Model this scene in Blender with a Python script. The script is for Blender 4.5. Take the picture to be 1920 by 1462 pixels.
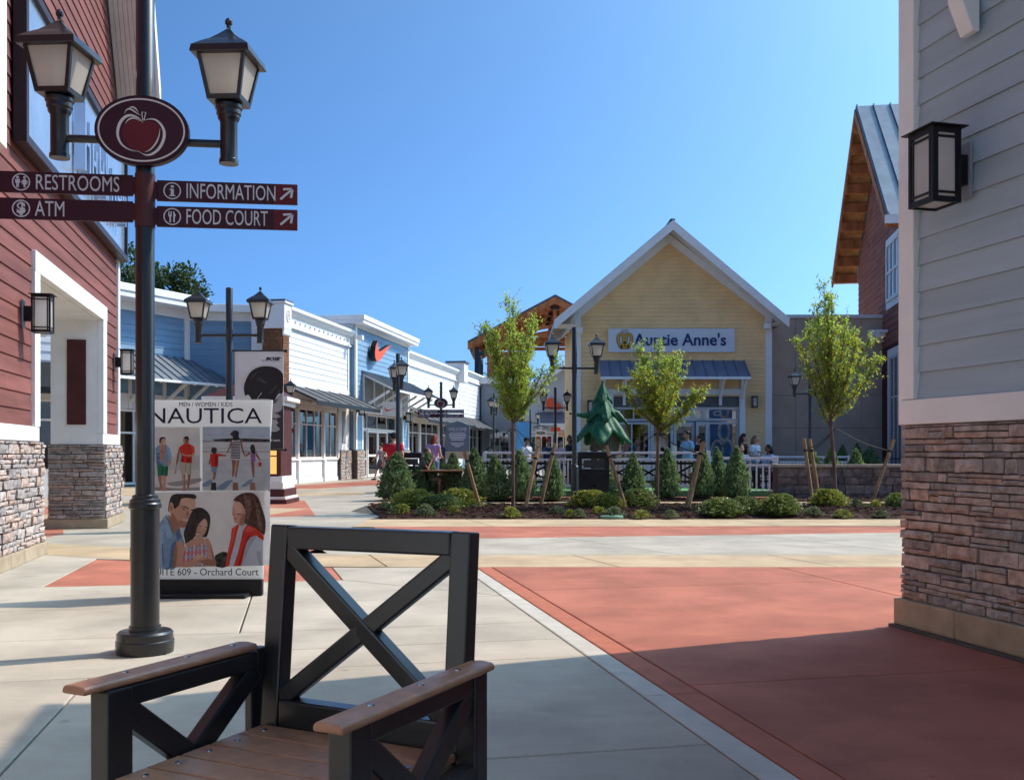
import bpy, bmesh, math, random
from mathutils import Vector, Matrix, noise
for o in list(bpy.data.objects): bpy.data.objects.remove(o)
S = bpy.context.scene
COL = S.collection
R = math.radians
# ------------------------------------------------------------------ camera, sky, sun, exposure
EYE, F, HZ, CXP = 1.2, 1850.0, 848.0, 960.0
cam = bpy.data.cameras.new('Camera'); cam_o = bpy.data.objects.new('Camera', cam); COL.objects.link(cam_o)
cam.sensor_width = 36; cam.lens = F / 1920 * 36; cam.shift_y = (HZ - 731) / 1920
cam.clip_start = .05; cam.clip_end = 3000
cam_o.location = (0, 0, EYE); cam_o.rotation_euler = (R(90), 0, 0); S.camera = cam_o
SUN_AZ, SUN_EL = 66, 46            # degrees right of straight ahead, above the horizon
W = bpy.data.worlds.new('World'); S.world = W; W.use_nodes = True
wn = W.node_tree.nodes; wl = W.node_tree.links
bg = wn['Background']; sky = wn.new('ShaderNodeTexSky'); sky.sky_type = 'NISHITA'; sky.sun_disc = False
sky.sun_elevation = R(SUN_EL); sky.sun_rotation = R(SUN_AZ); sky.altitude = 0; sky.air_density = .32; sky.dust_density = 3.2; sky.ozone_density = 9
tint = wn.new('ShaderNodeMix'); tint.data_type = 'RGBA'; tint.blend_type = 'MULTIPLY'; tint.inputs[0].default_value = 1; tint.inputs[7].default_value = (.55, .89, .98, 1)   # one even colour balance for the whole sky
wl.new(sky.outputs[0], tint.inputs[6]); wl.new(tint.outputs[2], bg.inputs[0]); bg.inputs[1].default_value = .15
sl = bpy.data.lights.new('Sun', 'SUN'); sl.energy = 2.05; sl.angle = R(.53); sl.color = (1, .86, .70)
sun = bpy.data.objects.new('Sun', sl); COL.objects.link(sun)
sd = Vector((math.sin(R(SUN_AZ)) * math.cos(R(SUN_EL)), math.cos(R(SUN_AZ)) * math.cos(R(SUN_EL)), math.sin(R(SUN_EL))))
sun.rotation_euler = sd.to_track_quat('Z', 'Y').to_euler(); sun.location = sd * 60
S.view_settings.view_transform = 'Standard'; S.view_settings.look = 'None'; S.view_settings.gamma = 1
S.view_settings.use_curve_mapping = False; S.view_settings.exposure = 1.28
S.render.engine = 'CYCLES'

# ------------------------------------------------------------------ helpers
def G(px, py, z=0):                                 # picture point on the ground -> metres
    s = (py - HZ) / (EYE - z); return Vector(((px - CXP) / s, F / s, z))
def P(px, py, Y): return Vector(((px - CXP) * Y / F, Y, EYE - (py - HZ) * Y / F))
def tag(o, label=None, cat=None, group=None, kind=None):
    if label: o['label'] = label
    if cat: o['category'] = cat
    if group: o['group'] = group
    if kind: o['kind'] = kind
    return o
def empty(name, loc=(0, 0, 0), rz=0, label=None, cat=None, group=None):
    o = bpy.data.objects.new(name, None); COL.objects.link(o); o.location = loc; o.rotation_euler = (0, 0, rz)
    o.empty_display_size = .1
    return tag(o, label, cat, group)
def copy_tree(o, parent=None):
    c = o.copy(); COL.objects.link(c); c.parent = parent
    for ch in list(o.children): copy_tree(ch, c)
    return c
MATS = {}
def mat(name, col, rough=.6, var=.12, scale=3.0, bump=0, bscale=60, metal=0, spec=.22, rnd=0, col2=None, stretch=(1, 1, 1), coat=0, mixlo=.35, mixhi=.65, fine=0):
    """plain procedural surface: base colour broken by noise, optional second colour, per-object variation and relief"""
    if name in MATS: return MATS[name]
    m = bpy.data.materials.new(name); m.use_nodes = True; MATS[name] = m
    n = m.node_tree.nodes; l = m.node_tree.links; b = n['Principled BSDF']
    b.inputs['Roughness'].default_value = rough; b.inputs['Metallic'].default_value = metal
    b.inputs['Specular IOR Level'].default_value = spec; b.inputs['Coat Weight'].default_value = coat
    b.inputs['Coat Roughness'].default_value = .12
    geo = n.new('ShaderNodeNewGeometry'); mp = n.new('ShaderNodeMapping'); mp.inputs['Scale'].default_value = stretch
    l.new(geo.outputs['Position'], mp.inputs[0])
    tx = n.new('ShaderNodeTexNoise'); tx.inputs['Scale'].default_value = scale; tx.inputs['Detail'].default_value = 6; tx.inputs['Roughness'].default_value = .6
    l.new(mp.outputs[0], tx.inputs[0])
    rp = n.new('ShaderNodeMapRange'); rp.inputs[1].default_value = mixlo; rp.inputs[2].default_value = mixhi
    l.new(tx.outputs[0], rp.inputs[0])
    mx = n.new('ShaderNodeMix'); mx.data_type = 'RGBA'
    c2 = col2 or tuple(c * (1 - var * 2) for c in col)
    mx.inputs[6].default_value = (*c2, 1); mx.inputs[7].default_value = (*[c * (1 + (0 if col2 else var * .6)) for c in col], 1)
    l.new(rp.outputs[0], mx.inputs[0]); out = mx.outputs[2]
    if fine:
        t3 = n.new('ShaderNodeTexNoise'); t3.inputs['Scale'].default_value = 220; t3.inputs['Detail'].default_value = 3
        l.new(mp.outputs[0], t3.inputs[0])
        r3 = n.new('ShaderNodeMapRange'); r3.inputs[1].default_value = .3; r3.inputs[2].default_value = .7; r3.inputs[3].default_value = 1 - fine; r3.inputs[4].default_value = 1 + fine
        l.new(t3.outputs[0], r3.inputs[0])
        h3 = n.new('ShaderNodeHueSaturation'); l.new(r3.outputs[0], h3.inputs['Value']); l.new(out, h3.inputs['Color']); out = h3.outputs[0]
    if rnd:
        oi = n.new('ShaderNodeObjectInfo'); rr = n.new('ShaderNodeMapRange'); rr.inputs[3].default_value = 1 - rnd; rr.inputs[4].default_value = 1 + rnd
        l.new(oi.outputs['Random'], rr.inputs[0]); hs = n.new('ShaderNodeHueSaturation')
        l.new(rr.outputs[0], hs.inputs['Value']); l.new(out, hs.inputs['Color']); out = hs.outputs[0]
    l.new(out, b.inputs['Base Color'])
    if bump:
        t2 = n.new('ShaderNodeTexNoise'); t2.inputs['Scale'].default_value = bscale; t2.inputs['Detail'].default_value = 4
        l.new(mp.outputs[0], t2.inputs[0])
        bp = n.new('ShaderNodeBump'); bp.inputs['Strength'].default_value = bump; bp.inputs['Distance'].default_value = .01
        l.new(t2.outputs[0], bp.inputs['Height']); l.new(bp.outputs[0], b.inputs['Normal'])
    return m
def glass(name, tint=(.6, .65, .66), refl=.12):
    if name in MATS: return MATS[name]
    m = bpy.data.materials.new(name); m.use_nodes = True; MATS[name] = m
    n = m.node_tree.nodes; l = m.node_tree.links; n.remove(n['Principled BSDF'])
    tr = n.new('ShaderNodeBsdfTransparent'); tr.inputs[0].default_value = (*tint, 1)
    gl = n.new('ShaderNodeBsdfGlossy'); gl.inputs['Roughness'].default_value = .02
    fr = n.new('ShaderNodeFresnel'); fr.inputs[0].default_value = 1.5
    ad = n.new('ShaderNodeMath'); ad.operation = 'ADD'; ad.inputs[1].default_value = refl; ad.use_clamp = True
    l.new(fr.outputs[0], ad.inputs[0]); mx = n.new('ShaderNodeMixShader')
    l.new(ad.outputs[0], mx.inputs[0]); l.new(tr.outputs[0], mx.inputs[1]); l.new(gl.outputs[0], mx.inputs[2])
    l.new(mx.outputs[0], n['Material Output'].inputs[0])
    return m
def frosted(name, col):
    if name in MATS: return MATS[name]
    m = mat(name, col, .35, .04, 4); b = m.node_tree.nodes['Principled BSDF']
    n = m.node_tree.nodes; l = m.node_tree.links
    tl = n.new('ShaderNodeBsdfTranslucent'); tl.inputs[0].default_value = (*col, 1); mx = n.new('ShaderNodeMixShader'); mx.inputs[0].default_value = .65
    l.new(b.outputs[0], mx.inputs[1]); l.new(tl.outputs[0], mx.inputs[2]); l.new(mx.outputs[0], n['Material Output'].inputs[0])
    return m
def leafmat(name, c1, c2, trans=.35, rough=.45, scale=9):
    if name in MATS: return MATS[name]
    m = mat(name, c1, rough, 0, scale, col2=c2, spec=.4, rnd=.18); b = m.node_tree.nodes['Principled BSDF']
    n = m.node_tree.nodes; l = m.node_tree.links
    tl = n.new('ShaderNodeBsdfTranslucent'); mx = n.new('ShaderNodeMixShader'); mx.inputs[0].default_value = trans
    src = b.inputs['Base Color'].links[0].from_socket
    hs = n.new('ShaderNodeHueSaturation'); hs.inputs['Hue'].default_value = .475; hs.inputs['Saturation'].default_value = 1.15; hs.inputs['Value'].default_value = 1.9; l.new(src, hs.inputs['Color'])
    l.new(hs.outputs[0], tl.inputs[0]); l.new(b.outputs[0], mx.inputs[1]); l.new(tl.outputs[0], mx.inputs[2]); l.new(mx.outputs[0], n['Material Output'].inputs[0])
    return m
def printed(name, col, var=.05, scale=8):             # thin printed sheet: some light comes through
    if name in MATS: return MATS[name]
    m = mat(name, col, .5, var, scale); n = m.node_tree.nodes; l = m.node_tree.links; b = n['Principled BSDF']
    tl = n.new('ShaderNodeBsdfTranslucent'); mx = n.new('ShaderNodeMixShader'); mx.inputs[0].default_value = .5
    l.new(b.inputs['Base Color'].links[0].from_socket, tl.inputs[0]); l.new(b.outputs[0], mx.inputs[1]); l.new(tl.outputs[0], mx.inputs[2]); l.new(mx.outputs[0], n['Material Output'].inputs[0])
    return m
class MB:
    def __init__(s): s.v = []; s.f = []
    def add(s, vs, fs):
        k = len(s.v); s.v += [tuple(v) for v in vs]; s.f += [tuple(i + k for i in f) for f in fs]; return s
    def box(s, x0, x1, y0, y1, z0, z1, M=None):
        vs = [Vector((x, y, z)) for z in (z0, z1) for x, y in ((x0, y0), (x1, y0), (x1, y1), (x0, y1))]
        if M: vs = [M @ v for v in vs]
        return s.add(vs, [(3, 2, 1, 0), (4, 5, 6, 7), (0, 1, 5, 4), (1, 2, 6, 5), (2, 3, 7, 6), (3, 0, 4, 7)])
    def bar(s, a, b, w, h, up=(0, 0, 1)):            # rectangular beam from a to b, w across, h along 'up'
        a, b = Vector(a), Vector(b); d = (b - a).normalized(); u = Vector(up); sd_ = d.cross(u)
        if sd_.length < 1e-4: sd_ = d.cross(Vector((1, 0, 0)))
        sd_.normalize(); u = sd_.cross(d).normalized(); vs = []
        for p in (a, b):
            for i, j in ((-1, -1), (1, -1), (1, 1), (-1, 1)): vs.append(p + sd_ * (i * w / 2) + u * (j * h / 2))
        return s.add(vs, [(3, 2, 1, 0), (4, 5, 6, 7), (0, 1, 5, 4), (1, 2, 6, 5), (2, 3, 7, 6), (3, 0, 4, 7)])
    def tube(s, pts, rs, n=10, caps=True):
        pts = [Vector(p) for p in pts]
        if not hasattr(rs, '__len__'): rs = [rs] * len(pts)
        k = len(s.v); ref = None
        for i, p in enumerate(pts):
            d = (pts[min(i + 1, len(pts) - 1)] - pts[max(i - 1, 0)]).normalized()
            if ref is None: ref = d.orthogonal().normalized()
            a = (ref - d * ref.dot(d)).normalized(); b = d.cross(a); ref = a
            for j in range(n):
                t = 2 * math.pi * j / n; s.v.append(tuple(p + (a * math.cos(t) + b * math.sin(t)) * rs[i]))
        for i in range(len(pts) - 1):
            for j in range(n):
                s.f.append((k + i * n + j, k + i * n + (j + 1) % n, k + (i + 1) * n + (j + 1) % n, k + (i + 1) * n + j))
        if caps:
            s.f.append(tuple(k + j for j in range(n))[::-1]); e = k + (len(pts) - 1) * n; s.f.append(tuple(e + j for j in range(n)))
        return s
    def lathe(s, prof, n=20, c=(0, 0, 0), rot=0, sx=1, sy=1):
        k = len(s.v)
        for r, z in prof:
            for j in range(n):
                t = 2 * math.pi * j / n + rot; s.v.append((c[0] + r * math.cos(t) * sx, c[1] + r * math.sin(t) * sy, c[2] + z))
        for i in range(len(prof) - 1):
            for j in range(n):
                s.f.append((k + i * n + j, k + i * n + (j + 1) % n, k + (i + 1) * n + (j + 1) % n, k + (i + 1) * n + j))
        s.f.append(tuple(k + j for j in range(n))[::-1]); e = k + (len(prof) - 1) * n; s.f.append(tuple(e + j for j in range(n)))
        return s
    def prism(s, poly, z0, z1, plane='xy'):          # polygon extruded; 'xy' along z, 'xz' along y (z0..z1 are y), 'yz' along x
        f = {'xy': lambda a, b, c: (a, b, c), 'xz': lambda a, b, c: (a, c, b), 'yz': lambda a, b, c: (c, a, b)}[plane]
        n = len(poly); vs = [f(a, b, z0) for a, b in poly] + [f(a, b, z1) for a, b in poly]
        return s.add(vs, [tuple(range(n))[::-1], tuple(range(n, 2 * n))] + [(i, (i + 1) % n, n + (i + 1) % n, n + i) for i in range(n)])
    def mesh(s, name, m=None, smooth=None):
        me = bpy.data.meshes.new(name); me.from_pydata(s.v, [], s.f)
        bm = bmesh.new(); bm.from_mesh(me); bmesh.ops.recalc_face_normals(bm, faces=bm.faces); bm.to_mesh(me); bm.free()
        if m: me.materials.append(m)
        if smooth:
            me.polygons.foreach_set('use_smooth', [True] * len(me.polygons)); me.set_sharp_from_angle(angle=R(smooth))
        return me
    def build(s, name, m, parent=None, loc=(0, 0, 0), rz=0, smooth=None, bevel=0, seg=2):
        o = bpy.data.objects.new(name, s.mesh(name, m, smooth)); COL.objects.link(o); o.parent = parent
        o.location = loc; o.rotation_euler = (0, 0, rz)
        if bevel:
            b = o.modifiers.new('Bevel', 'BEVEL'); b.width = bevel; b.segments = seg; b.limit_method = 'ANGLE'; b.angle_limit = R(40)
        return o
def obj(name, me, parent=None, loc=(0, 0, 0), rot=(0, 0, 0), scale=(1, 1, 1)):
    o = bpy.data.objects.new(name, me); COL.objects.link(o); o.parent = parent; o.location = loc; o.rotation_euler = rot; o.scale = scale
    return o
def boxo(name, m, parent, x0, x1, y0, y1, z0, z1, bevel=0): return MB().box(x0, x1, y0, y1, z0, z1).build(name, m, parent, bevel=bevel)
class Face:
    """a facade plane: origin o (ground), x axis at angle a, outward normal to the viewer; at() turns a picture point into local x, z"""
    def __init__(s, o, a): s.o = Vector((o[0], o[1], 0)); s.a = a; s.x = Vector((math.cos(a), math.sin(a), 0)); s.n = Vector((s.x.y, -s.x.x, 0))
    def at(s, px, py, off=0):
        d = Vector(((px - CXP) / F, 1, -(py - HZ) / F)); c = Vector((0, 0, EYE)); o = s.o + s.n * off
        t = (o - c).dot(s.n) / d.dot(s.n); p = c + d * t; return (p - s.o).dot(s.x), p.z
    def xs(s, *pxs, off=0): return [s.at(p, HZ, off)[0] for p in pxs]
    def z(s, px, py, off=0): return s.at(px, py, off)[1]
_txt = {}
SCR = bpy.data.scenes.new('scratch')                 # evaluates single objects without touching the big scene
def bake(o):
    SCR.collection.objects.link(o); vl = SCR.view_layers[0]; vl.update(); me = bpy.data.meshes.new_from_object(o.evaluated_get(vl.depsgraph)); bpy.data.objects.remove(o); return me
def text_mesh(t, size=1, ext=.004, sx=1, bold=0, shear=0, align='CENTER', space=1):
    key = (t, size, ext, sx, bold, shear, align, space)
    if key in _txt: return _txt[key]
    cu = bpy.data.curves.new('lettering', 'FONT'); cu.body = t; cu.size = size; cu.extrude = ext; cu.offset = bold; cu.shear = shear
    cu.align_x = align; cu.align_y = 'CENTER'; cu.resolution_u = 3; cu.space_character = space
    me = bake(bpy.data.objects.new('lettering', cu))
    for v in me.vertices: v.co = (v.co.x * sx, -v.co.z, v.co.y)      # stand it up: x right, z up, faces -y
    _txt[key] = me; return me
def text(t, m, parent, x, y, z, size, sx=1, bold=0, ext=.004, shear=0, align='CENTER', name='lettering', rz=0, fit=None, space=1):
    me = text_mesh(t, size, ext, sx, bold, shear, align, space).copy(); me.materials.clear(); me.materials.append(m)
    if fit:
        xs = [v.co.x for v in me.vertices]; k = fit / (max(xs) - min(xs)); mid = (max(xs) + min(xs)) / 2
        for v in me.vertices: v.co.x = (v.co.x - (mid if align == 'CENTER' else 0)) * k
    return obj(name, me, parent, (x, y, z), (0, 0, rz))
def flat(name, m, parent, pts, y, t=.003):           # flat shape (x, z points) standing on a facade, front at y - t
    return MB().prism(pts, y - t, y, 'xz').build(name, m, parent)
def ell(cx, cz, rx, rz, n=28, a0=0, a1=360): return [(cx + rx * math.cos(R(a0 + (a1 - a0) * i / n)), cz + rz * math.sin(R(a0 + (a1 - a0) * i / n))) for i in range(n + (0 if a1 - a0 == 360 else 1))]
def ring(name, m, parent, cx, cz, rx, rz, w, y, t=.003, n=32):
    a = ell(cx, cz, rx, rz, n); b = ell(cx, cz, rx - w, rz - w, n); mb = MB()
    for i in range(n):
        j = (i + 1) % n; mb.prism([a[i], a[j], b[j], b[i]], y - t, y, 'xz')
    return mb.build(name, m, parent)
def stroke(name, m, parent, pts, ws, y, t=.003, close=False):   # brush stroke of varying width in the x-z plane
    mb = MB(); n = len(pts); L = []
    if not hasattr(ws, '__len__'): ws = [ws] * n
    for i in range(n):
        a = Vector(pts[(i - 1) % n if close else max(i - 1, 0)]); b = Vector(pts[(i + 1) % n if close else min(i + 1, n - 1)]); d = (b - a).normalized(); q = Vector((-d.y, d.x)) * ws[i] / 2
        L.append((Vector(pts[i]) + q, Vector(pts[i]) - q))
    for i in range(n if close else n - 1):
        j = (i + 1) % n; mb.prism([tuple(L[i][0]), tuple(L[j][0]), tuple(L[j][1]), tuple(L[i][1])], y - t, y, 'xz')
    return mb.build(name, m, parent)
def smooth_pts(p, k=4):                              # Catmull-Rom through points
    o = []
    for i in range(len(p) - 1):
        a, b, c, d = p[max(i - 1, 0)], p[i], p[i + 1], p[min(i + 2, len(p) - 1)]
        for j in range(k):
            t = j / k; o.append(tuple(.5 * (2 * b[q] + (c[q] - a[q]) * t + (2 * a[q] - 5 * b[q] + 4 * c[q] - d[q]) * t * t + (3 * b[q] - a[q] - 3 * c[q] + d[q]) * t ** 3) for q in range(len(b))))
    return o + [tuple(p[-1])]
# ------------------------------------------------------------------ shared pieces: lap boards, stones, bricks
_lap = MB().add([(0, 0, 0), (1, 0, 0), (1, -1, 0), (0, -1, 0), (0, 0, 1), (1, 0, 1), (1, -.3, 1), (0, -.3, 1)],
                [(3, 2, 1, 0), (4, 5, 6, 7), (0, 1, 5, 4), (1, 2, 6, 5), (2, 3, 7, 6), (3, 0, 4, 7)])
_lapm = {}
def lap(m):
    if m.name not in _lapm: _lapm[m.name] = _lap.mesh('board_' + m.name, m)
    return _lapm[m.name]
def siding(parent, m, z0, z1, ex, span, y=0, d=.016, joints=0, seed=1, org=(0, 0, 0), rz=0):
    """one board object per course; span(zc) gives the list of (x0, x1) runs at that height"""
    rg = random.Random(seed); z = z0
    while z < z1 - .01:
        h = min(ex, z1 - z)
        for a, b in span(z + h / 2):
            cuts = [a]
            if joints and b - a > joints * 1.3:
                x = a + rg.uniform(.3, 1) * joints
                while x < b - .4: cuts.append(x); x += joints
            cuts.append(b)
            for i in range(len(cuts) - 1):
                obj('siding_board', lap(m), parent, Vector(org) + Matrix.Rotation(rz, 3, 'Z') @ Vector((cuts[i] + (.002 if i else 0), y, z + .001)), (0, 0, rz), (cuts[i + 1] - cuts[i] - .002, d, h - .003 + .006))
        z += ex
def siding_sheet(parent, m, z0, z1, ex, span, y=0, d=.014, name='siding'):   # far walls: courses joined in one part
    mb = MB(); z = z0
    while z < z1 - .01:
        h = min(ex, z1 - z)
        for a, b in span(z + h / 2):
            if b > a: mb.add([(a + (b - a) * v[0], y + d * v[1], z + h * v[2]) for v in _lap.v], _lap.f)
        z += ex
    o = mb.build(name, m, parent); o['kind'] = 'stuff'; return o
def _stone(seed, rough=.12):
    rg = random.Random(seed); mb = MB(); nx = 3; g = []
    for j in range(3):
        for i in range(nx + 1):
            ex_ = i in (0, nx); ez = j in (0, 2)
            yy = -1 + (rg.uniform(.1, .35) if (ex_ or ez) else rg.uniform(-.1, .12))
            g.append((i / nx + (0 if ex_ else rg.uniform(-.08, .08)) + (rg.uniform(0, .035) * (1 if i == 0 else -1) if ex_ else 0), yy, j / 2 + (rg.uniform(0, rough) * (1 if j == 0 else -1) if ez else rg.uniform(-.15, .15))))
    k = nx + 1
    back = [(x, 0, z) for x, y_, z in g]
    fs = [(j * k + i, j * k + i + 1, (j + 1) * k + i + 1, (j + 1) * k + i) for j in range(2) for i in range(nx)]
    per = [i for i in range(k)] + [k + nx, 2 * k + nx] + [2 * k + i for i in range(nx - 1, -1, -1)] + [k]
    n = len(g); mb.v = g + back
    mb.f = fs + [(per[i], n + per[i], n + per[(i + 1) % len(per)], per[(i + 1) % len(per)]) for i in range(len(per))]
    return mb
_stm = {}
def stones(parent, ms, x0, x1, z0, z1, hs, ws, y=0, d=.05, seed=1, name='stone', gap=.003, limit=300, blocks=.25, org=(0, 0, 0), rz=0):
    """coursed ledge stone: one object per stone, sharing eight shapes"""
    rg = random.Random(seed)
    key = tuple(m.name for m in ms)
    if key not in _stm: _stm[key] = [_stone(50 + i).mesh('stone_shape', ms[i % len(ms)]) for i in range(4 * len(ms))]
    shapes = _stm[key]; z = z0; recs = []
    while z < z1 - .012:
        h = min(rg.choice(hs), z1 - z)
        if z1 - z - h < .015: h = z1 - z
        x = x0
        while x < x1 - .005:
            w = rg.uniform(*ws)
            if x1 - x - w < ws[0] * .6: w = x1 - x
            if rg.random() < blocks and h > .05:      # a course split in two thin stones
                k = rg.uniform(.35, .65); recs.append((x, z, w, h * k)); 
                recs.append((x, z + h * k, w, h * (1 - k)))
            else: recs.append((x, z, w, h))
            x += w
        z += h
    for (x, z, w, h) in recs:
        dd = d * rg.uniform(.55, 1.15)
        o = obj(name, shapes[rg.randrange(len(shapes))], parent, Vector(org) + Matrix.Rotation(rz, 3, 'Z') @ Vector((x, y, z)), (0, 0, rz), (max(w - gap, .01), dd, max(h - gap, .008)))
    return len(recs)

def stones_joined(parent, m, x0, x1, z0, z1, y, d, seed):  # the stretch out of the picture: same stones, one part
    rg = random.Random(seed); mb = MB(); sh = [_stone(50 + i) for i in range(4)]; z = z0
    while z < z1 - .012:
        h = min(rg.choice([.05, .07, .09, .11]), z1 - z); x = x0
        while x < x1 - .005:
            w = min(rg.uniform(.12, .36), x1 - x); q = sh[rg.randrange(4)]; dd = d * rg.uniform(.6, 1.1)
            mb.add([(x + v[0] * (w - .003), y + v[1] * dd, z + v[2] * (h - .003)) for v in q.v], q.f); x += w
        z += h
    o = mb.build('stone_facing', m, parent); o['kind'] = 'stuff'; return o
# ------------------------------------------------------------------ palette
CONC = mat('concrete', (.45, .385, .305), .85, .10, 1.3, bump=.12, bscale=180, rnd=.06, fine=.17)
CONC_L = mat('concrete_edge', (.53, .475, .40), .8, .06, 6, bump=.05, bscale=200, rnd=.04, fine=.06)
RED = mat('red_concrete', (.43, .147, .092), .85, .11, 1.7, bump=.15, bscale=160, rnd=.07, fine=.26)
RED_L = mat('red_concrete_edge', (.44, .14, .08), .8, .08, 5, bump=.06, bscale=200, fine=.08)
TAN = mat('tan_concrete', (.50, .36, .22), .85, .10, 1.5, bump=.12, bscale=160, rnd=.06, fine=.10)
def weathered(m, blotch=.16, spots=.5, stain=(.09, .08, .07)):
    n = m.node_tree.nodes; l = m.node_tree.links; b = n['Principled BSDF']; src = b.inputs['Base Color'].links[0].from_socket
    geo = n.new('ShaderNodeNewGeometry'); t = n.new('ShaderNodeTexNoise'); t.inputs['Scale'].default_value = .55; t.inputs['Detail'].default_value = 9; t.inputs['Roughness'].default_value = .68; t.inputs['Distortion'].default_value = .6
    l.new(geo.outputs['Position'], t.inputs[0]); r = n.new('ShaderNodeMapRange'); r.inputs[1].default_value = .33; r.inputs[2].default_value = .67; r.inputs[3].default_value = 1 - blotch; r.inputs[4].default_value = 1 + blotch * .6
    l.new(t.outputs[0], r.inputs[0])
    mp = n.new('ShaderNodeMapping'); mp.inputs['Rotation'].default_value = (0, 0, .22); mp.inputs['Scale'].default_value = (2, 90, 1); l.new(geo.outputs['Position'], mp.inputs[0])
    br = n.new('ShaderNodeTexNoise'); br.inputs['Scale'].default_value = 1; br.inputs['Detail'].default_value = 3; l.new(mp.outputs[0], br.inputs[0])
    r2 = n.new('ShaderNodeMapRange'); r2.inputs[1].default_value = .3; r2.inputs[2].default_value = .7; r2.inputs[3].default_value = .95; r2.inputs[4].default_value = 1.05; l.new(br.outputs[0], r2.inputs[0])
    mu = n.new('ShaderNodeMath'); mu.operation = 'MULTIPLY'; l.new(r.outputs[0], mu.inputs[0]); l.new(r2.outputs[0], mu.inputs[1])
    hs = n.new('ShaderNodeHueSaturation'); l.new(mu.outputs[0], hs.inputs['Value']); l.new(src, hs.inputs['Color'])
    vo = n.new('ShaderNodeTexVoronoi'); vo.inputs['Scale'].default_value = 1.7; l.new(geo.outputs['Position'], vo.inputs[0])       # gum and drip spots
    sp = n.new('ShaderNodeMapRange'); sp.inputs[1].default_value = .02; sp.inputs[2].default_value = .045; sp.inputs[3].default_value = spots; sp.inputs[4].default_value = 0; l.new(vo.outputs['Distance'], sp.inputs[0])
    st = n.new('ShaderNodeTexNoise'); st.inputs['Scale'].default_value = .9; st.inputs['Detail'].default_value = 7; st.inputs['Distortion'].default_value = 1.5; l.new(geo.outputs['Position'], st.inputs[0])
    s2 = n.new('ShaderNodeMapRange'); s2.inputs[1].default_value = .60; s2.inputs[2].default_value = .78; s2.inputs[3].default_value = 0; s2.inputs[4].default_value = .38; l.new(st.outputs[0], s2.inputs[0])
    mx2 = n.new('ShaderNodeMath'); mx2.operation = 'MAXIMUM'; l.new(sp.outputs[0], mx2.inputs[0]); l.new(s2.outputs[0], mx2.inputs[1])
    mx = n.new('ShaderNodeMix'); mx.data_type = 'RGBA'; mx.inputs[7].default_value = (*stain, 1); l.new(mx2.outputs[0], mx.inputs[0]); l.new(hs.outputs[0], mx.inputs[6]); l.new(mx.outputs[2], b.inputs['Base Color'])
weathered(CONC, .13, .45, (.17, .15, .125)); weathered(RED, .16, .45, (.16, .06, .045)); weathered(TAN, .13, .35, (.22, .16, .10)); weathered(CONC_L, .10, .3, (.2, .18, .15))
JOINT = mat('joint_filler', (.10, .09, .075), .95, .15, 3)
MULCH = mat('mulch', (.075, .03, .018), .95, .3, 22, bump=1, bscale=45, col2=(.02, .009, .006))
WHITE = mat('white_trim', (.79, .78, .76), .5, .03, 2, fine=.03)
CREAM = mat('cream_trim', (.78, .78, .755), .55, .04, 2, fine=.03)
PINKW = mat('pinkish_white_panel', (.72, .66, .61), .55, .04, 2)
BLACK = mat('black_paint', (.017, .0165, .016), .34, .1, 14, bump=.05, bscale=300, spec=.5, coat=.2, col2=(.011, .011, .013), mixlo=.5, mixhi=.8)
BLACK2 = mat('black_metal', (.016, .016, .018), .45, .1, 8)
MAROON = mat('maroon_board', (.205, .072, .058), .7, .15, 1.6, bump=.2, bscale=90, rnd=.10, stretch=(.3, .3, 4), fine=.06)
MAROON_D = mat('maroon_panel', (.085, .025, .025), .6, .12, 4, bump=.2, bscale=120)
GREYB = mat('grey_blue_board', (.36, .44, .49), .6, .06, 1.6, bump=.2, bscale=90, rnd=.05, stretch=(.3, .3, 4), fine=.05)
BLUEB = mat('blue_board', (.20, .33, .47), .6, .06, 1.6, bump=.15, bscale=90, rnd=.05, stretch=(.3, .3, 4))
WHITEB = mat('white_board', (.74, .74, .75), .55, .04, 1.6, bump=.1, bscale=90, rnd=.03, stretch=(.3, .3, 4))
YELL = mat('yellow_board', (.86, .58, .28), .65, .06, 1.2, bump=.1, bscale=90)
STUCCO = mat('tan_stucco', (.56, .44, .34), .9, .07, 1.2, bump=.4, bscale=120, fine=.2)
ST = [mat('ledge_stone_a', (.45, .36, .315), .9, .2, 14, bump=.6, bscale=50, rnd=.16, fine=.12), mat('ledge_stone_b', (.40, .345, .31), .9, .2, 14, bump=.6, bscale=50, rnd=.16, fine=.12),
      mat('ledge_stone_c', (.46, .335, .27), .9, .2, 14, bump=.6, bscale=50, rnd=.16, fine=.12), mat('ledge_stone_d', (.32, .28, .26), .9, .2, 14, bump=.6, bscale=50, rnd=.16, fine=.12)]
MORTAR = mat('mortar', (.13, .10, .09), .95, .2, 20)
BASEC = mat('base_course', (.40, .31, .21), .85, .10, 5, bump=.2, bscale=90, fine=.08, rnd=.06)
METALR = mat('grey_standing_seam', (.24, .265, .30), .45, .08, 2, metal=.45)
METALB = mat('blue_standing_seam', (.20, .24, .33), .5, .08, 2, metal=.3)
TIMBER = mat('cedar_timber', (.52, .18, .06), .65, .2, 3, stretch=(1, 1, .3), bump=.1)
TIMBER_L = mat('cedar_decking', (.60, .29, .11), .65, .2, 3, rnd=.1)
FABRIC = mat('black_awning_fabric', (.022, .022, .025), .8, .15, 4)
FABRIC_G = mat('grey_awning_fabric', (.10, .10, .105), .85, .15, 4)
GLASS = glass('shop_glass'); GLASS_D = glass('shop_glass_dim', (.45, .5, .52), .2)
INT_D = mat('dark_interior', (.045, .045, .05), .8, .3, 2); INT_M = mat('mid_interior', (.22, .21, .20), .8, .4, 1.5)
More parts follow.
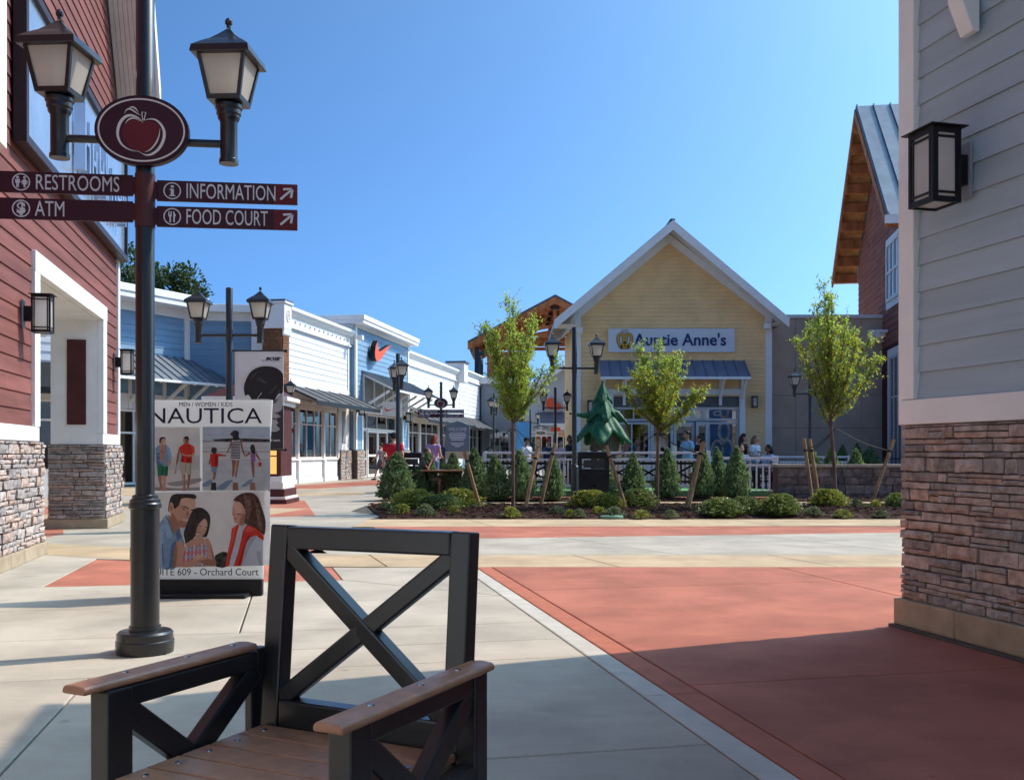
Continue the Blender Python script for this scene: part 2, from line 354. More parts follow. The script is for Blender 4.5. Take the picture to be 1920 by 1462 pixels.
FROST = frosted('lantern_glass', (.86, .80, .70)); FROSTW = frosted('wall_lantern_glass', (.86, .84, .79))
BRICK = mat('brown_brick', (.23, .105, .055), .9, .2, 20, bump=.3, bscale=80, rnd=.2)
NAVY = mat('navy_ink', (.012, .014, .05), .5, .05); INK = mat('black_ink', (.012, .012, .013), .5, .05)
SIGNM = mat('maroon_sign_face', (.055, .012, .021), .45, .06, 4); SIGNR = mat('red_sign_face', (.15, .016, .022), .45, .08, 4)
SILVER = mat('silver_lettering', (.66, .65, .66), .4, .03); CREAML = mat('cream_lettering', (.78, .72, .62), .5, .03)
# ------------------------------------------------------------------ ground and paving
def clip(poly, p, n):                                # keep the side of the line where (q - p).n >= 0
    o = []; m = len(poly)
    for i in range(m):
        a, b = poly[i], poly[(i + 1) % m]; da = (a - p).dot(n); db = (b - p).dot(n)
        if da >= 0: o.append(a)
        if (da > 0 and db < 0) or (da < 0 and db > 0): o.append(a + (b - a) * (da / (da - db)))
    return o
def inset(poly, d):
    c = sum(poly, Vector((0, 0))) / len(poly); out = poly; m = len(poly)
    ar = sum(poly[i].cross(poly[(i + 1) % m]) if hasattr(poly[i], 'cross') else 0 for i in range(m))
    for i in range(m):
        a, b = poly[i], poly[(i + 1) % m]
        if (b - a).length < 1e-5: continue
        n = Vector((-(b - a).y, (b - a).x)).normalized()
        if (c - a).dot(n) < 0: n = -n
        out = clip(out, a + n * d, n)
        if len(out) < 3: return out
    return out
ground = MB().add([(-600, -200, 0), (600, -200, 0), (600, 900, 0), (-600, 900, 0)], [(0, 1, 2, 3)]).build('ground', mat('outer_ground', (.30, .28, .24), .9, .12, .5), loc=(0, 0, -.024)); tag(ground, kind='structure')
subbase = MB().add([(-30, -3, 0), (20, -3, 0), (20, 62, 0), (-30, 62, 0)], [(0, 1, 2, 3)]).build('pavement_bed', JOINT, loc=(0, 0, -.016)); tag(subbase, kind='structure')
paving = empty('pavement'); tag(paving, kind='structure')
def V2(v): return Vector((v[0], v[1]))
def slab(poly, m, top=0, gap=.006, th=.014):
    poly = [V2(q) for q in poly]; q = inset(poly, gap)
    if len(q) < 3: return
    q = [a for i, a in enumerate(q) if (a - q[i - 1]).length > 1e-3]
    if len(q) < 3: return
    r = inset(q, .006)
    if len(r) != len(q): r = q
    mb = MB(); n = len(q)
    mb.add([(a.x, a.y, top - th) for a in q] + [(a.x, a.y, top - .004) for a in q] + [(a.x, a.y, top) for a in r],
           [(i, (i + 1) % n, n + (i + 1) % n, n + i) for i in range(n)] + [(n + i, n + (i + 1) % n, 2 * n + (i + 1) % n, 2 * n + i) for i in range(n)] + [tuple(range(2 * n, 3 * n))])
    return mb.build('slab', m, paving)
def cut(poly, lines):                                # cut a convex polygon by a list of (point, normal) into pieces
    ps = [[V2(q) for q in poly]]
    for p, n in lines:
        nx = []
        for q in ps:
            for s in (1, -1):
                c = clip(q, V2(p), V2(n) * s)
                if len(c) > 2: nx.append(c)
        ps = nx
    return ps
dL = Vector((-.215, 1)).normalized(); eL = Vector((dL.y, -dL.x))   # the two walks run parallel to the side buildings
g = lambda px, py: V2(G(px, py))
far_e = Vector((.0, 1))
tl = [g(-200, 1003), g(69, 1018), g(244, 1026), g(560, 1038.5), g(893, 1040), g(2600, 1039)]     # tan band, far and near edges
tb = [g(-200, 1021), g(69, 1038), g(244, 1049), g(560, 1061), g(893, 1062.5), g(2600, 1062.5)]
A0 = g(893, 1063); edge = lambda Y: Vector((A0.x - .215 * (Y - A0.y), Y))
# big red walk on the right, in courses
def redx(Y0, Y1): return [edge(Y0), Vector((14, Y0)), Vector((14, Y1)), edge(Y1)]
pieces = cut([edge(-3) + eL * .16, Vector((14, -3)), Vector((14, A0.y)), edge(A0.y) + eL * .16], [(Vector((0, y)), dL) for y in (8.55, 4.9, 2.2)] + [(edge(5) + eL * 3.1, eL)])
for p in pieces: slab(p, RED)
for i, (a, b) in enumerate(((-3, 2.2), (2.2, 4.9), (4.9, 8.55), (8.55, A0.y))):   # trowelled margins either side of the joint
    slab([edge(a), edge(a) + eL * .16, edge(b) + eL * .16, edge(b)], RED_L, gap=.004)
    slab([edge(a) - eL * .15, edge(a), edge(b), edge(b) - eL * .15], CONC_L, gap=.005)
for x0 in range(-24, 24, 4):                         # unseen plaza behind the viewer, extended to bounce sunlight
    for y0 in (-24, -18.5, -13, -8): slab([Vector((x0, y0)), Vector((x0 + 4, y0)), Vector((x0 + 4, min(y0 + 5.5, -3))), Vector((x0, min(y0 + 5.5, -3)))], CONC)
# tan band
for i in range(5):
    q = [tl[i], tl[i + 1], tb[i + 1], tb[i]]
    L = [] if i < 4 else [(Vector((x, 11)), Vector((1, .35))) for x in (.9, 3.2, 6, 9)]
    if i == 3: L = [(Vector((-1.5, 11)), Vector((1, .3)))]
    for p in cut(q, L): slab(p, TAN)
# grey walk on the left, in courses; the red lozenge lies in the far course
wl_ = Vector((-9.5, 0))
def lane(y0, y1, m=CONC, lines=()):                  # y0..y1 measured at the red edge
    a, b = edge(y0) - eL * .15, edge(y1) - eL * .15
    q = [a, b, b - eL * 14, a - eL * 14]
    for p in cut(q, list(lines)): slab(p, m)
lane(-3, 2.4); lane(2.4, 4.1, lines=[(edge(3) - eL * 2.3, eL)]); lane(4.1, 5.86, lines=[(edge(5) - eL * 2.9, eL)]); lane(5.86, 6.4, lines=[(edge(6) - eL * 2.0, eL)])
lane(6.4, 7.03, lines=[(edge(6) - eL * 2.0, eL)]); lane(7.03, 8.3, lines=[(edge(8) - eL * 2.2, eL)])
# course with the lozenge: from the 8.3 joint out to the tan band
b0 = edge(8.3) - eL * .15; b1_ = b0 - eL * 14
lozL0, lozL1, lozR0, lozR1 = g(80, 1100), g(182, 1047), g(642, 1087), g(622, 1063)
for p in cut([b0, lozR0 + (lozR0 - lozL0).normalized() * .001, lozL0, b1_], [(edge(8.6) - eL * 2.2, eL)]): slab(p, CONC)
slab([b0, edge(A0.y) - eL * .15, lozR1, lozR0], CONC); slab([edge(A0.y) - eL * .15, tb[4], lozR1], CONC)
slab([lozL0, lozR0, lozR1, tb[3], tb[2], lozL1], RED)
slab([lozL0, lozL1, tb[1], tb[0], g(-900, 1000), b1_], CONC); slab([lozL1, tb[2], tb[1]], CONC)
# right of centre, beyond the tan band: grey, red strip, tan kerb walk
gr = [tl[4], tl[5], g(2600, 985), g(893, 1009), g(640, 1017), g(600, 1027), tl[3]]
for p in cut(gr, [(Vector((x, 13)), Vector((1, .55))) for x in (-1.6, 1.2, 4.2, 7.5)] + [(g(893, 1022), V2((g(1690, 1012) - g(893, 1022)).yx) * Vector((-1, 1)))]): slab(p, CONC)
rs = [g(700, 1012), g(893, 1009), g(2600, 985), g(2600, 984.5), g(700, 987)]
for p in cut(rs, [(Vector((x, 15)), Vector((1, .8))) for x in (.6, 3.9, 7)]): slab(p, RED)
TY0, TY1, BY1 = G(0, 987)[1], G(0, 973)[1], G(0, 948)[1]
for p in cut([Vector((-2.6, TY0)), Vector((16, TY0)), Vector((16, TY1)), Vector((-2.6, TY1))], [(Vector((x, 17)), Vector((1, .3))) for x in (-.6, 1.9, 4.1, 6.6, 9)]): slab(p, TAN)
# left of the bed: general concrete with overlays 4 mm above
base_q = [tl[3], g(600, 1027), g(640, 1017), g(700, 1012), Vector((-2.6, TY0)), Vector((-2.6, TY1)), Vector((-2.4, 18.6)), Vector((-3.3, 20.2)), Vector((-3.4, 60)), Vector((-30, 60)), Vector((-30, 16)), tl[0], tl[1], tl[2]]
def big(poly, m, top): return MB().add([(q[0], q[1], 0) for q in poly], [tuple(range(len(poly)))]).build('slab', m, paving, loc=(0, 0, top))
big(base_q, CONC, -.004)
def ov(pix, m, top=0): return slab([g(*q) for q in pix], m, top, gap=.004, th=.005)
ov([(500, 936), (572, 938), (592, 966), (500, 969)], RED); ov([(575, 1026), (598, 1026), (616, 1037.5), (578, 1037)], RED)
ov([(40, 950), (115, 949), (120, 1000), (60, 1012), (30, 1012)], RED); ov([(60, 915), (250, 915), (250, 925), (60, 938)], TAN)
ov([(225, 940), (300, 938), (300, 951), (225, 956)], TAN)
ov([(520, 912), (720, 899), (720, 908), (540, 919)], RED)
arc0 = [G(770, 925)[:2]]; cc = Vector((-3.9, 24.5))
def arc(r0, r1, a0, a1, m, top):
    for k in range(4):
        t0, t1 = a0 + (a1 - a0) * k / 4, a0 + (a1 - a0) * (k + 1) / 4; n = 5
        q = [cc + Vector((math.cos(R(t0 + (t1 - t0) * i / n)), math.sin(R(t0 + (t1 - t0) * i / n)))) * r1 for i in range(n + 1)] + [cc + Vector((math.cos(R(t1 - (t1 - t0) * i / n)), math.sin(R(t1 - (t1 - t0) * i / n)))) * r0 for i in range(n + 1)]
        mb = MB().prism([tuple(v) for v in q], -.003, 0); mb.build('slab', m, paving, loc=(0, 0, top))
arc(3.4, 5.6, 95, 262, TAN, .001); arc(7.5, 8.6, 100, 235, TAN, .001)
# behind the bed
def strip(x0, x1, y0, y1, m, n=5):
    for i in range(n):
        a, b = x0 + (x1 - x0) * i / n, x0 + (x1 - x0) * (i + 1) / n; slab([Vector((a, y0)), Vector((b, y0)), Vector((b, y1)), Vector((a, y1))], m)
YW1, YC1 = G(0, 940.5)[1], G(0, 937)[1]
strip(-3.3, 18, BY1, YW1, TAN, 7); strip(-3.3, 18, YC1, 29, RED, 7); strip(-3.3, 30, 29.02, 60, CONC, 6)
bedm = []
def mulch_bed(name, x0, x1, y0, y1, zmax, label, skew=0, seed=1):
    rg = random.Random(seed); nx = int((x1 - x0) / .09); ny = max(int((y1 - y0) / .09), 3); mb = MB()
    for j in range(ny + 1):
        for i in range(nx + 1):
            u, v = i / nx, j / ny; x = x0 + (x1 - x0) * u + skew * v * (1 - u); y = y0 + (y1 - y0) * v
            e = min(v, 1 - v, u * 20, (1 - u) * 20) * 5; z = .01 + zmax * min(e, 1) * (.7 + .5 * noise.noise((x * .9, y * .9, 3))) + rg.uniform(-.016, .016) * min(e * 3, 1)
            mb.v.append((x, y, z))
    for j in range(ny):
        for i in range(nx): k = j * (nx + 1) + i; mb.f.append((k, k + 1, k + nx + 2, k + nx + 1))
    for _ in range(int((x1 - x0) * (y1 - y0) * 170)):                # loose bark chips
        u, v = rg.random(), rg.uniform(.02, .98); x = x0 + (x1 - x0) * u + skew * v * (1 - u); y = y0 + (y1 - y0) * v; z = .012 + zmax * min(1, min(v, 1 - v) * 5) * .9 + rg.uniform(0, .02)
        M_ = Matrix.Translation((x, y, z)) @ Matrix.Rotation(rg.uniform(0, 6.3), 4, 'Z') @ Matrix.Rotation(rg.uniform(-.6, .6), 4, 'X')
        L_, w_ = rg.uniform(.02, .05), rg.uniform(.006, .014); mb.box(-L_, L_, -w_, w_, -.003, .004, M_)
    o = mb.build(name, MULCH); tag(o, label, 'mulch', kind='stuff'); return o
mulch_bed('mulch', -2.35, 17, TY1 + .02, BY1 - .02, .09, 'dark red-brown bark mulch filling the front planting bed', skew=-.9)
mulch_bed('mulch', -3.2, 17, YW1 + .02, YC1 - .02, .05, 'thin dark mulch strip under the row of conical shrubs', seed=4)
# ------------------------------------------------------------------ left building: maroon boards, white trim, ledge stone piers, porch opening
FL = Face((-5.26, 10.14), math.atan2(.9747, -.2232))
lb = empty('store_building', FL.o, FL.a, 'maroon clapboard store with ledge stone piers and white framed porch opening', 'building')
XO0, XO1, XE = FL.xs(69, 189, 221); XN = -9.0
XO0 = FL.at(69, 1038)[0]; HT = 9.6; ZS, ZT, ZL = 1.33, 1.5, 3.3
XE = FL.at(221, 976)[0]; XO1 = FL.at(189.5, 988)[0]
boxo('wall', MORTAR, lb, XN, XO0 - .02, .02, .72, 0, HT); boxo('wall', MORTAR, lb, XO1 + .02, XE - .03, .02, .72, 0, 7.28)
MB().prism([(XO0 - .02, ZL + .03), (XO1 + .02, ZL + .03), (XO1 + .02, 7.28), (XE - .1, 7.28), (XE - 1.8, HT), (XO0 - .02, HT)], .02, .72, 'xz').build('wall', MORTAR, lb)
siding(lb, MAROON, ZT, HT, .185, lambda z: ([(XN, XO0 - .24), (XO1 + .3, XE - .14)] if z < ZL + .24 else [(XN, XE - .14 - max(0, z - 7.2) / 1.38)]), y=.02, d=.024, joints=3.6, seed=3)
tr = lambda *a: boxo('trim', WHITE, lb, *a, bevel=.006)
tr(XN, XO0 - .003, -.03, .05, ZS, ZT); tr(XO1 + .003, XE, -.03, .05, ZS, ZT)
tr(XO0 - .24, XO0, -.04, .05, ZT + .002, ZL); tr(XO1, XO1 + .3, -.04, .05, ZT + .002, ZL); tr(XO0 - .24, XO1 + .3, -.045, .06, ZL + .002, ZL + .24)
tr(XE - .14, XE, -.035, .05, ZT + .002, 7.28); boxo('trim', WHITE, lb, XE - .001, XE + .03, -.034, .16, ZS, 7.28)
# lined porch: reveal panels, ceiling, stone piers
boxo('reveal', CREAM, lb, XO1 - .012, XO1 + .018, .052, .74, ZS, ZL); boxo('reveal', CREAM, lb, XO0 - .018, XO0 + .012, .052, .74, ZS, ZL); boxo('ceiling', CREAM, lb, XO0, XO1, .062, .74, ZL - .012, ZL + .02)
boxo('panel', MAROON_D, lb, XO1 - .03, XO1 - .01, .22, .50, ZT + .14, ZL - .32)
def pier(x0, x1, y0, y1, seed, near=False, left=True):
    boxo('pier_core', MORTAR, lb, x0 + .012, x1 - .012, y0 + .012, y1 - .012, .15, ZS - .004)
    n = stones(lb, ST, x0, x1, .152, ZS - .01, [.05, .07, .09, .11], (.12, .36), y0 + .02, .06, seed)
    if left: stones(lb, ST, 0, y1 - y0, .152, ZS - .01, [.04, .055, .07, .09], (.14, .42), .02, .055, seed + 5, org=(x0, y1, 0), rz=R(-90))
    return n
pier(XO1 - .02, XE + .03, -.06, .78, 11); pier(-3.2, XO0 + .02, -.06, .74, 21, left=False)
stones(lb, ST, 0, .78, .152, ZS - .01, [.05, .07, .09], (.14, .36), .02, .05, 33, org=(XO0 + .0, -.04, 0), rz=R(90))
def course(x0, x1, y0, y1, n):
    for i in range(n): boxo('base_stone', BASEC, lb, x0 + (x1 - x0) * i / n + .003, x0 + (x1 - x0) * (i + 1) / n - .003, y0, y1, 0, .15, bevel=.008)
course(XO1 - .06, XE + .07, -.11, .84, 3); course(-3.2, XO0 + .07, -.11, .8, 9); course(XN, -3.2, -.11, .8, 10)
boxo('pier_core', MORTAR, lb, XN, -3.19, -.048, .7, .15, ZS - .004); stones_joined(lb, ST[0], XN, -3.2, .152, ZS - .01, -.04, .06, 5)
# inner passage wall, beam and soffit
boxo('passage_wall', CREAM, lb, -3, XE + 4, 4.2, 4.4, 0, 4); boxo('passage_ceiling', CREAM, lb, -3, XO1 + .0, .76, 4.2, 3.9, 4.0); boxo('beam', CREAM, lb, XO1 - .5, XO1 - .1, .78, 4.2, 3.0, 3.3); boxo('beam', MAROON_D, lb, XO1 - .5, XO1 - .1, .78, 4.2, 3.32, 3.7)
# upper projecting bay edge (white board) at the picture's edge, eave soffit
boxo('trim', WHITE, lb, FL.at(-20, 300)[0] - .55, FL.at(-20, 300)[0], -.16, .04, FL.z(2, 300), HT - .3, bevel=.006)
SOF = mat('soffit_board', (.66, .58, .52), .6, .05, 2)
ZRK, SRK = 7.3, 1.38                                 # far gable corner height and rake slope
for i in range(9):                                   # raked soffit of the overhanging gable, board by board
    y0 = -.66 + i * .0735; MB().add([(XE - .02, y0, ZRK), (XE - .02, y0 + .068, ZRK), (XE - 3.2, y0 + .068, ZRK + 3.18 * SRK), (XE - 3.2, y0, ZRK + 3.18 * SRK), (XE - .02, y0, ZRK + .05), (XE - .02, y0 + .068, ZRK + .05), (XE - 3.2, y0 + .068, ZRK + 3.18 * SRK + .05), (XE - 3.2, y0, ZRK + 3.18 * SRK + .05)], [(0, 1, 2, 3), (7, 6, 5, 4), (0, 4, 5, 1), (2, 6, 7, 3), (1, 5, 6, 2), (0, 3, 7, 4)]).build('soffit_board', SOF, lb)
MB().prism([(XE + .05, ZRK - .12), (XE + .05, ZRK + .3), (XE - 3.2, ZRK + 3.25 * SRK + .3), (XE - 3.2, ZRK + 3.25 * SRK - .12)], -.71, -.662, 'xz').build('rake_board', WHITE, lb)
MB().prism([(XE + .05, ZRK + .055), (XE + .05, ZRK + .3), (XE - 3.2, ZRK + 3.25 * SRK + .3), (XE - 3.2, ZRK + 3.25 * SRK + .055)], -.66, 3, 'xz').build('roof', METALR, lb)
# big wall sign: dark frame with glossy blue-white face
sx0, sz0 = FL.at(45, 255, .1); sx1 = XE + .03
SIGNF = mat('wall_sign_face', (.42, .50, .60), .15, .1, 1.2, metal=.55)
FRAMEB = mat('wall_sign_frame', (.035, .024, .026), .4, .1, 5)
ws = empty('wall_sign', FL.o, FL.a, 'large blue-grey framed wall sign with raised metal letters, high on maroon store', 'sign')
zb = FL.z(130, 350, .1); zb = 3.95; zt = FL.z(50, 45, .1)
zb, zt = FL.z(60, 285, .12), 6.35
xa = FL.at(43, 150, .12)[0]
boxo('sign_face', SIGNF, ws, xa + .1, XE - .02, -.11, -.03, zb + .1, zt - .1)
for q in ((xa, xa + .1, zb, zt), (XE - .02, XE + .06, zb, zt)): boxo('sign_frame', FRAMEB, ws, q[0], q[1], -.16, -.02, q[2], q[3], bevel=.006)
for q in ((zb, zb + .1), (zt - .1, zt)): boxo('sign_frame', FRAMEB, ws, xa + .101, XE - .021, -.159, -.02, q[0], q[1], bevel=.006)
LETM = mat('brushed_letters', (.55, .62, .72), .2, .05, 3, metal=.7)
for i, (w_, h_) in enumerate(((.3, .9), (.26, .6), (.28, .62), (.12, .85), (.26, .6), (.3, .6), (.26, .62))):   # raised letter boxes seen edge-on
    xx = xa + 2.6 + i * .52
    mb = MB(); zc = zb + .42
    mb.bar((xx, -.2, zc), (xx, -.2, zc + h_), .08, .14, (0, 1, 0)); mb.bar((xx + w_, -.2, zc), (xx + w_, -.2, zc + h_ * .8), .08, .14, (0, 1, 0)); mb.bar((xx, -.2, zc + h_ * .45), (xx + w_, -.2, zc + h_ * .45), .14, .07)
    mb.build('letter', LETM, ws)
# storefront seen through the porch and the storefront beyond: see p40
# ------------------------------------------------------------------ wall lanterns
def wall_lantern(loc, rz, w, h, label, d=None, gl=FROSTW):
    d = d or w; o = empty('wall_lantern', loc, rz, label, 'lantern', 'black box wall lanterns'); st = w * .55; y1 = -st; y0 = -st - d; z0, z1 = -h / 2, h / 2; t = w * .09
    boxo('back_plate', mat('lantern_plate', (.30, .30, .32), .5, .05), o, -w * .25, w * .25, -.02, 0, z0 * .75, z1 * .75, bevel=.004); boxo('arm', BLACK2, o, -w * .16, w * .16, y1 - .005, -.02, -h * .2, h * .2)
    mb = MB()
    for x in (-w / 2, w / 2 - t):
        for y in (y0, y1 - t): mb.box(x, x + t, y, y + t, z0, z1)
    for z in (z0, z1 - t * 1.6):
        for a in ((-w / 2 + t, w / 2 - t, y0 + .001, y0 + t - .001), (-w / 2 + t, w / 2 - t, y1 - t + .001, y1 - .001), (-w / 2 + .001, -w / 2 + t - .001, y0 + t, y1 - t), (w / 2 - t + .001, w / 2 - .001, y0 + t, y1 - t)): mb.box(*a, z, z + t * 1.6)
    b = t * .35                                    # inner muntins
    for q in (.16, .84):
        x = -w / 2 + w * q; mb.box(x - b, x + b, y0 + .003, y0 + .010, z0 + t, z1 - t)
        y = y0 + d * q; mb.box(w / 2 - .010, w / 2 - .003, y - b, y + b, z0 + t, z1 - t); mb.box(-w / 2 + .003, -w / 2 + .010, y - b, y + b, z0 + t, z1 - t)
    for q in (.13, .87):
        z = z0 + h * q; mb.box(-w / 2 + t, w / 2 - t, y0 + .0035, y0 + .0095, z - b, z + b); mb.box(w / 2 - .0095, w / 2 - .0035, y0 + t, y1 - t, z - b, z + b); mb.box(-w / 2 + .0035, -w / 2 + .0095, y0 + t, y1 - t, z - b, z + b)
    mb.build('frame', BLACK2, o)
    boxo('glass_box', gl, o, -w / 2 + .014, w / 2 - .014, y0 + .014, y1 - .014, z0 + .012, z1 - .02)
    e = w * .13; me = MB().lathe([(1, 0), (1, .06), (.55, .2), (.05, .3)], 4, (0, (y0 + y1) / 2, z1 + .001), R(45), (w / 2 + e) * 1.414, (d / 2 + e) * 1.414).build('cap', BLACK2, o).data
    for v in me.vertices: v.co.z = z1 + .001 + (v.co.z - z1 - .001) * w * .42
    return o
def on(face, px, py, off=0):
    x, z = face.at(px, py, off); p = face.o + face.x * x + face.n * off; return (p.x, p.y, z)
wall_lantern(on(FL, 42, 588), FL.a, .2, .42, 'black box lantern on maroon wall left of the white porch frame')
wall_lantern(on(FL, 214, 679), FL.a, .2, .42, 'black box lantern on maroon store near its far white corner board')
wall_lantern(Vector(FL.o) + FL.x * (XO1 + .2) - FL.n * 1.9 + Vector((0, 0, 2.45)), FL.a, .2, .42, 'black box lantern inside the maroon porch beside the shop window')
# ------------------------------------------------------------------ right building: grey-blue boards over ledge stone
FR = Face((2.70, 6.81), math.atan2(-.9701, .2425))
rb = empty('store_building', FR.o, FR.a, 'grey-blue clapboard store corner on a tall ledge stone base, in shade', 'building')
RH = 5.0; RL = 9.0
boxo('wall', MORTAR, rb, .03, RL, .03, 5, 0, RH)
siding(rb, GREYB, 1.56, RH, .18, lambda z: [(.15, RL)], y=.03, d=.026, joints=4.3, seed=8)
boxo('trim', CREAM, rb, 0, .15, -.03, .06, 1.56, RH, bevel=.008); boxo('trim', CREAM, rb, -.0, RL, -.032, .06, 1.388, 1.557, bevel=.008); boxo('trim', CREAM, rb, -.012, .03, -.028, .3, 1.39, RH)
boxo('pier_core', MORTAR, rb, .02, RL, .0, .4, .17, 1.385)
stones(rb, ST, 0, 3.4, .2, 1.385, [.035, .05, .065, .08, .1], (.08, .34), .01, .045, 77, blocks=.4)
stones(rb, ST, 0, .9, .2, 1.385, [.05, .065, .08, .1], (.1, .3), .01, .04, 78, org=(.015, .9, 0), rz=R(-90))
for i in range(5): boxo('base_stone', BASEC, rb, i * .62 - .03 + .003, (i + 1) * .62 - .03 - .003, -.06, .4, .02, .2, bevel=.012)
stones_joined(rb, ST[0], 3.4, RL, .2, 1.385, .015, .06, 6)
for i in range(5, 14): boxo('base_stone', BASEC, rb, i * .62 - .03 + .003, (i + 1) * .62 - .03 - .003, -.06, .4, .02, .2, bevel=.012)
boxo('base_joint', JOINT, rb, -.05, 8.6, -.085, .3, -.02, .021, bevel=.006)
# far side of this corner: plain boards, and the roof that throws the foreground shade
siding(rb, GREYB, 1.56, RH, .18, lambda z: [(0, 4.8)], d=.02, org=(.0, 5.0, 0), rz=R(-90))
# bracket under the eave
bx_, bz_ = FR.at(1830, 45)
MB().prism([(-.52, RH), (-.02, RH), (-.02, 3.78), (-.07, 3.78), (-.16, 3.98), (-.16, 4.6), (-.52, 4.9)], bx_ - .06, bx_ + .06, 'yz').build('bracket', CREAM, rb, bevel=.008)
roof = MB().prism([(-.55, RH), (3, RH + 2.2), (6, RH + .3), (6, RH + .15), (3, RH + 2.0), (-.55, RH - .16 + .16)], -.0, RL + .5, 'yz').build('roof', METALR, rb)
wall_lantern(on(FR, 1812, 322), FR.a, .24, .46, 'large black box lantern on the shaded grey-blue wall', d=.2)
# ------------------------------------------------------------------ lamp posts
def lantern(parent, x, y, z, rz=0, k=1):
    """four-sided tapered lantern standing on a fluted stem; z is the arm height"""
    o = MB()
    o.lathe([(.05, -.12), (.058, -.12), (.058, -.095), (.052, -.09), (.052, .13), (.056, .14), (.066, .155), (.066, .17), (.074, .18), (.074, .205), (.082, .215), (.082, .235), (.07, .245)], 18, (x, y, z))
    body = o.build('lantern', BLACK, parent, smooth=35)
    c = Vector((x, y, z)); zb, zt, wb, wt = .245, .545, .092, .142
    M_ = Matrix.Translation(c) @ Matrix.Rotation(rz, 4, 'Z')
    f = MB()
    def T(*p): return M_ @ Vector(p)
    def ringbox(z0, z1, w0, w1):
        vs = [T(i * w, j * w, zz) for zz, w in ((z0, w0), (z1, w1)) for i, j in ((-1, -1), (1, -1), (1, 1), (-1, 1))]
        f.add(vs, [(3, 2, 1, 0), (4, 5, 6, 7), (0, 1, 5, 4), (1, 2, 6, 5), (2, 3, 7, 6), (3, 0, 4, 7)])
    ringbox(zb, zb + .028, wb + .008, wb + .012)
    for i, j in ((-1, -1), (1, -1), (1, 1), (-1, 1)): f.bar(T(i * wb, j * wb, zb + .02), T(i * wt, j * wt, zt), .022, .022, T(0, 1, 0) - T(0, 0, 0))
    ringbox(zt - .028, zt, wt + .004, wt + .008)
    f.build('frame', BLACK, body)
    gm = MB(); w0, w1 = wb - .002, wt - .004
    gm.add([T(i * w, j * w, zz) for zz, w in ((zb + .03, w0), (zt - .03, w1)) for i, j in ((-1, -1), (1, -1), (1, 1), (-1, 1))], [(0, 1, 5, 4), (1, 2, 6, 5), (2, 3, 7, 6), (3, 0, 4, 7)])
    gm.build('glass', FROST, body)
    rf = MB(); pr = [(.172, zt - .045), (.178, zt - .04), (.170, zt + .0), (.13, zt + .035), (.085, zt + .07), (.042, zt + .115), (.012, zt + .15)]
    vs = []
    for r_, zz in pr: vs += [T(i * r_, j * r_, zz) for i, j in ((-1, -1), (1, -1), (1, 1), (-1, 1))]
    rf.add(vs, [(a * 4 + b, a * 4 + (b + 1) % 4, a * 4 + 4 + (b + 1) % 4, a * 4 + 4 + b) for a in range(len(pr) - 1) for b in range(4)] + [tuple(range(len(pr) * 4 - 4, len(pr) * 4)), (3, 2, 1, 0)])
    rf.lathe([(.014, zt + .16), (.014, zt + .175), (.022, zt + .185), (.024, zt + .2), (.016, zt + .215), (.003, zt + .222)], 10, c)
    rf.build('roof', BLACK, body)
    bl = MB()
    for i in (-1, 1): bl.lathe([(.009, 0), (.009, .014), (.004, .016)], 8, tuple(T(i * .1, -wt - .012, zt - .022)))
    bl.build('screw', mat('steel', (.5, .5, .5), .3, .05, metal=1), body)
    return body
APPLE_ICON = None
def post(name, loc, rz, label, top=3.85, arm=.49, za=3.05, group='black twin-lantern lamp posts', lrot=0):
    o = empty(name, loc, rz, label, 'lamp post', group)
    MB().lathe([(.165, 0), (.168, .05), (.168, .075), (.162, .08), (.162, .118), (.15, .13), (.092, .135), (.092, .16)], 28).build('base', BLACK, o, smooth=35)
    MB().lathe([(.083, .13), (.083, .86), (.094, .868), (.094, .892), (.088, .9), (.088, .915), (.074, .925), (.074, .94), (.058, .95)], 24).build('shaft', BLACK, o, smooth=35)
    MB().lathe([(.055, .945), (.055, top - .012), (.05, top)], 20).build('pole', BLACK, o, smooth=35)
    MB().lathe([(.06, za - .09), (.06, za + .09)], 20).build('collar', BLACK, o, smooth=35)
    for s in (-1, 1):
        MB().tube([(s * .05, 0, za), (s * arm, 0, za)], .024, 14).build('arm', BLACK, o, smooth=35)
        lantern(o, s * arm, 0, za, lrot)
    return o
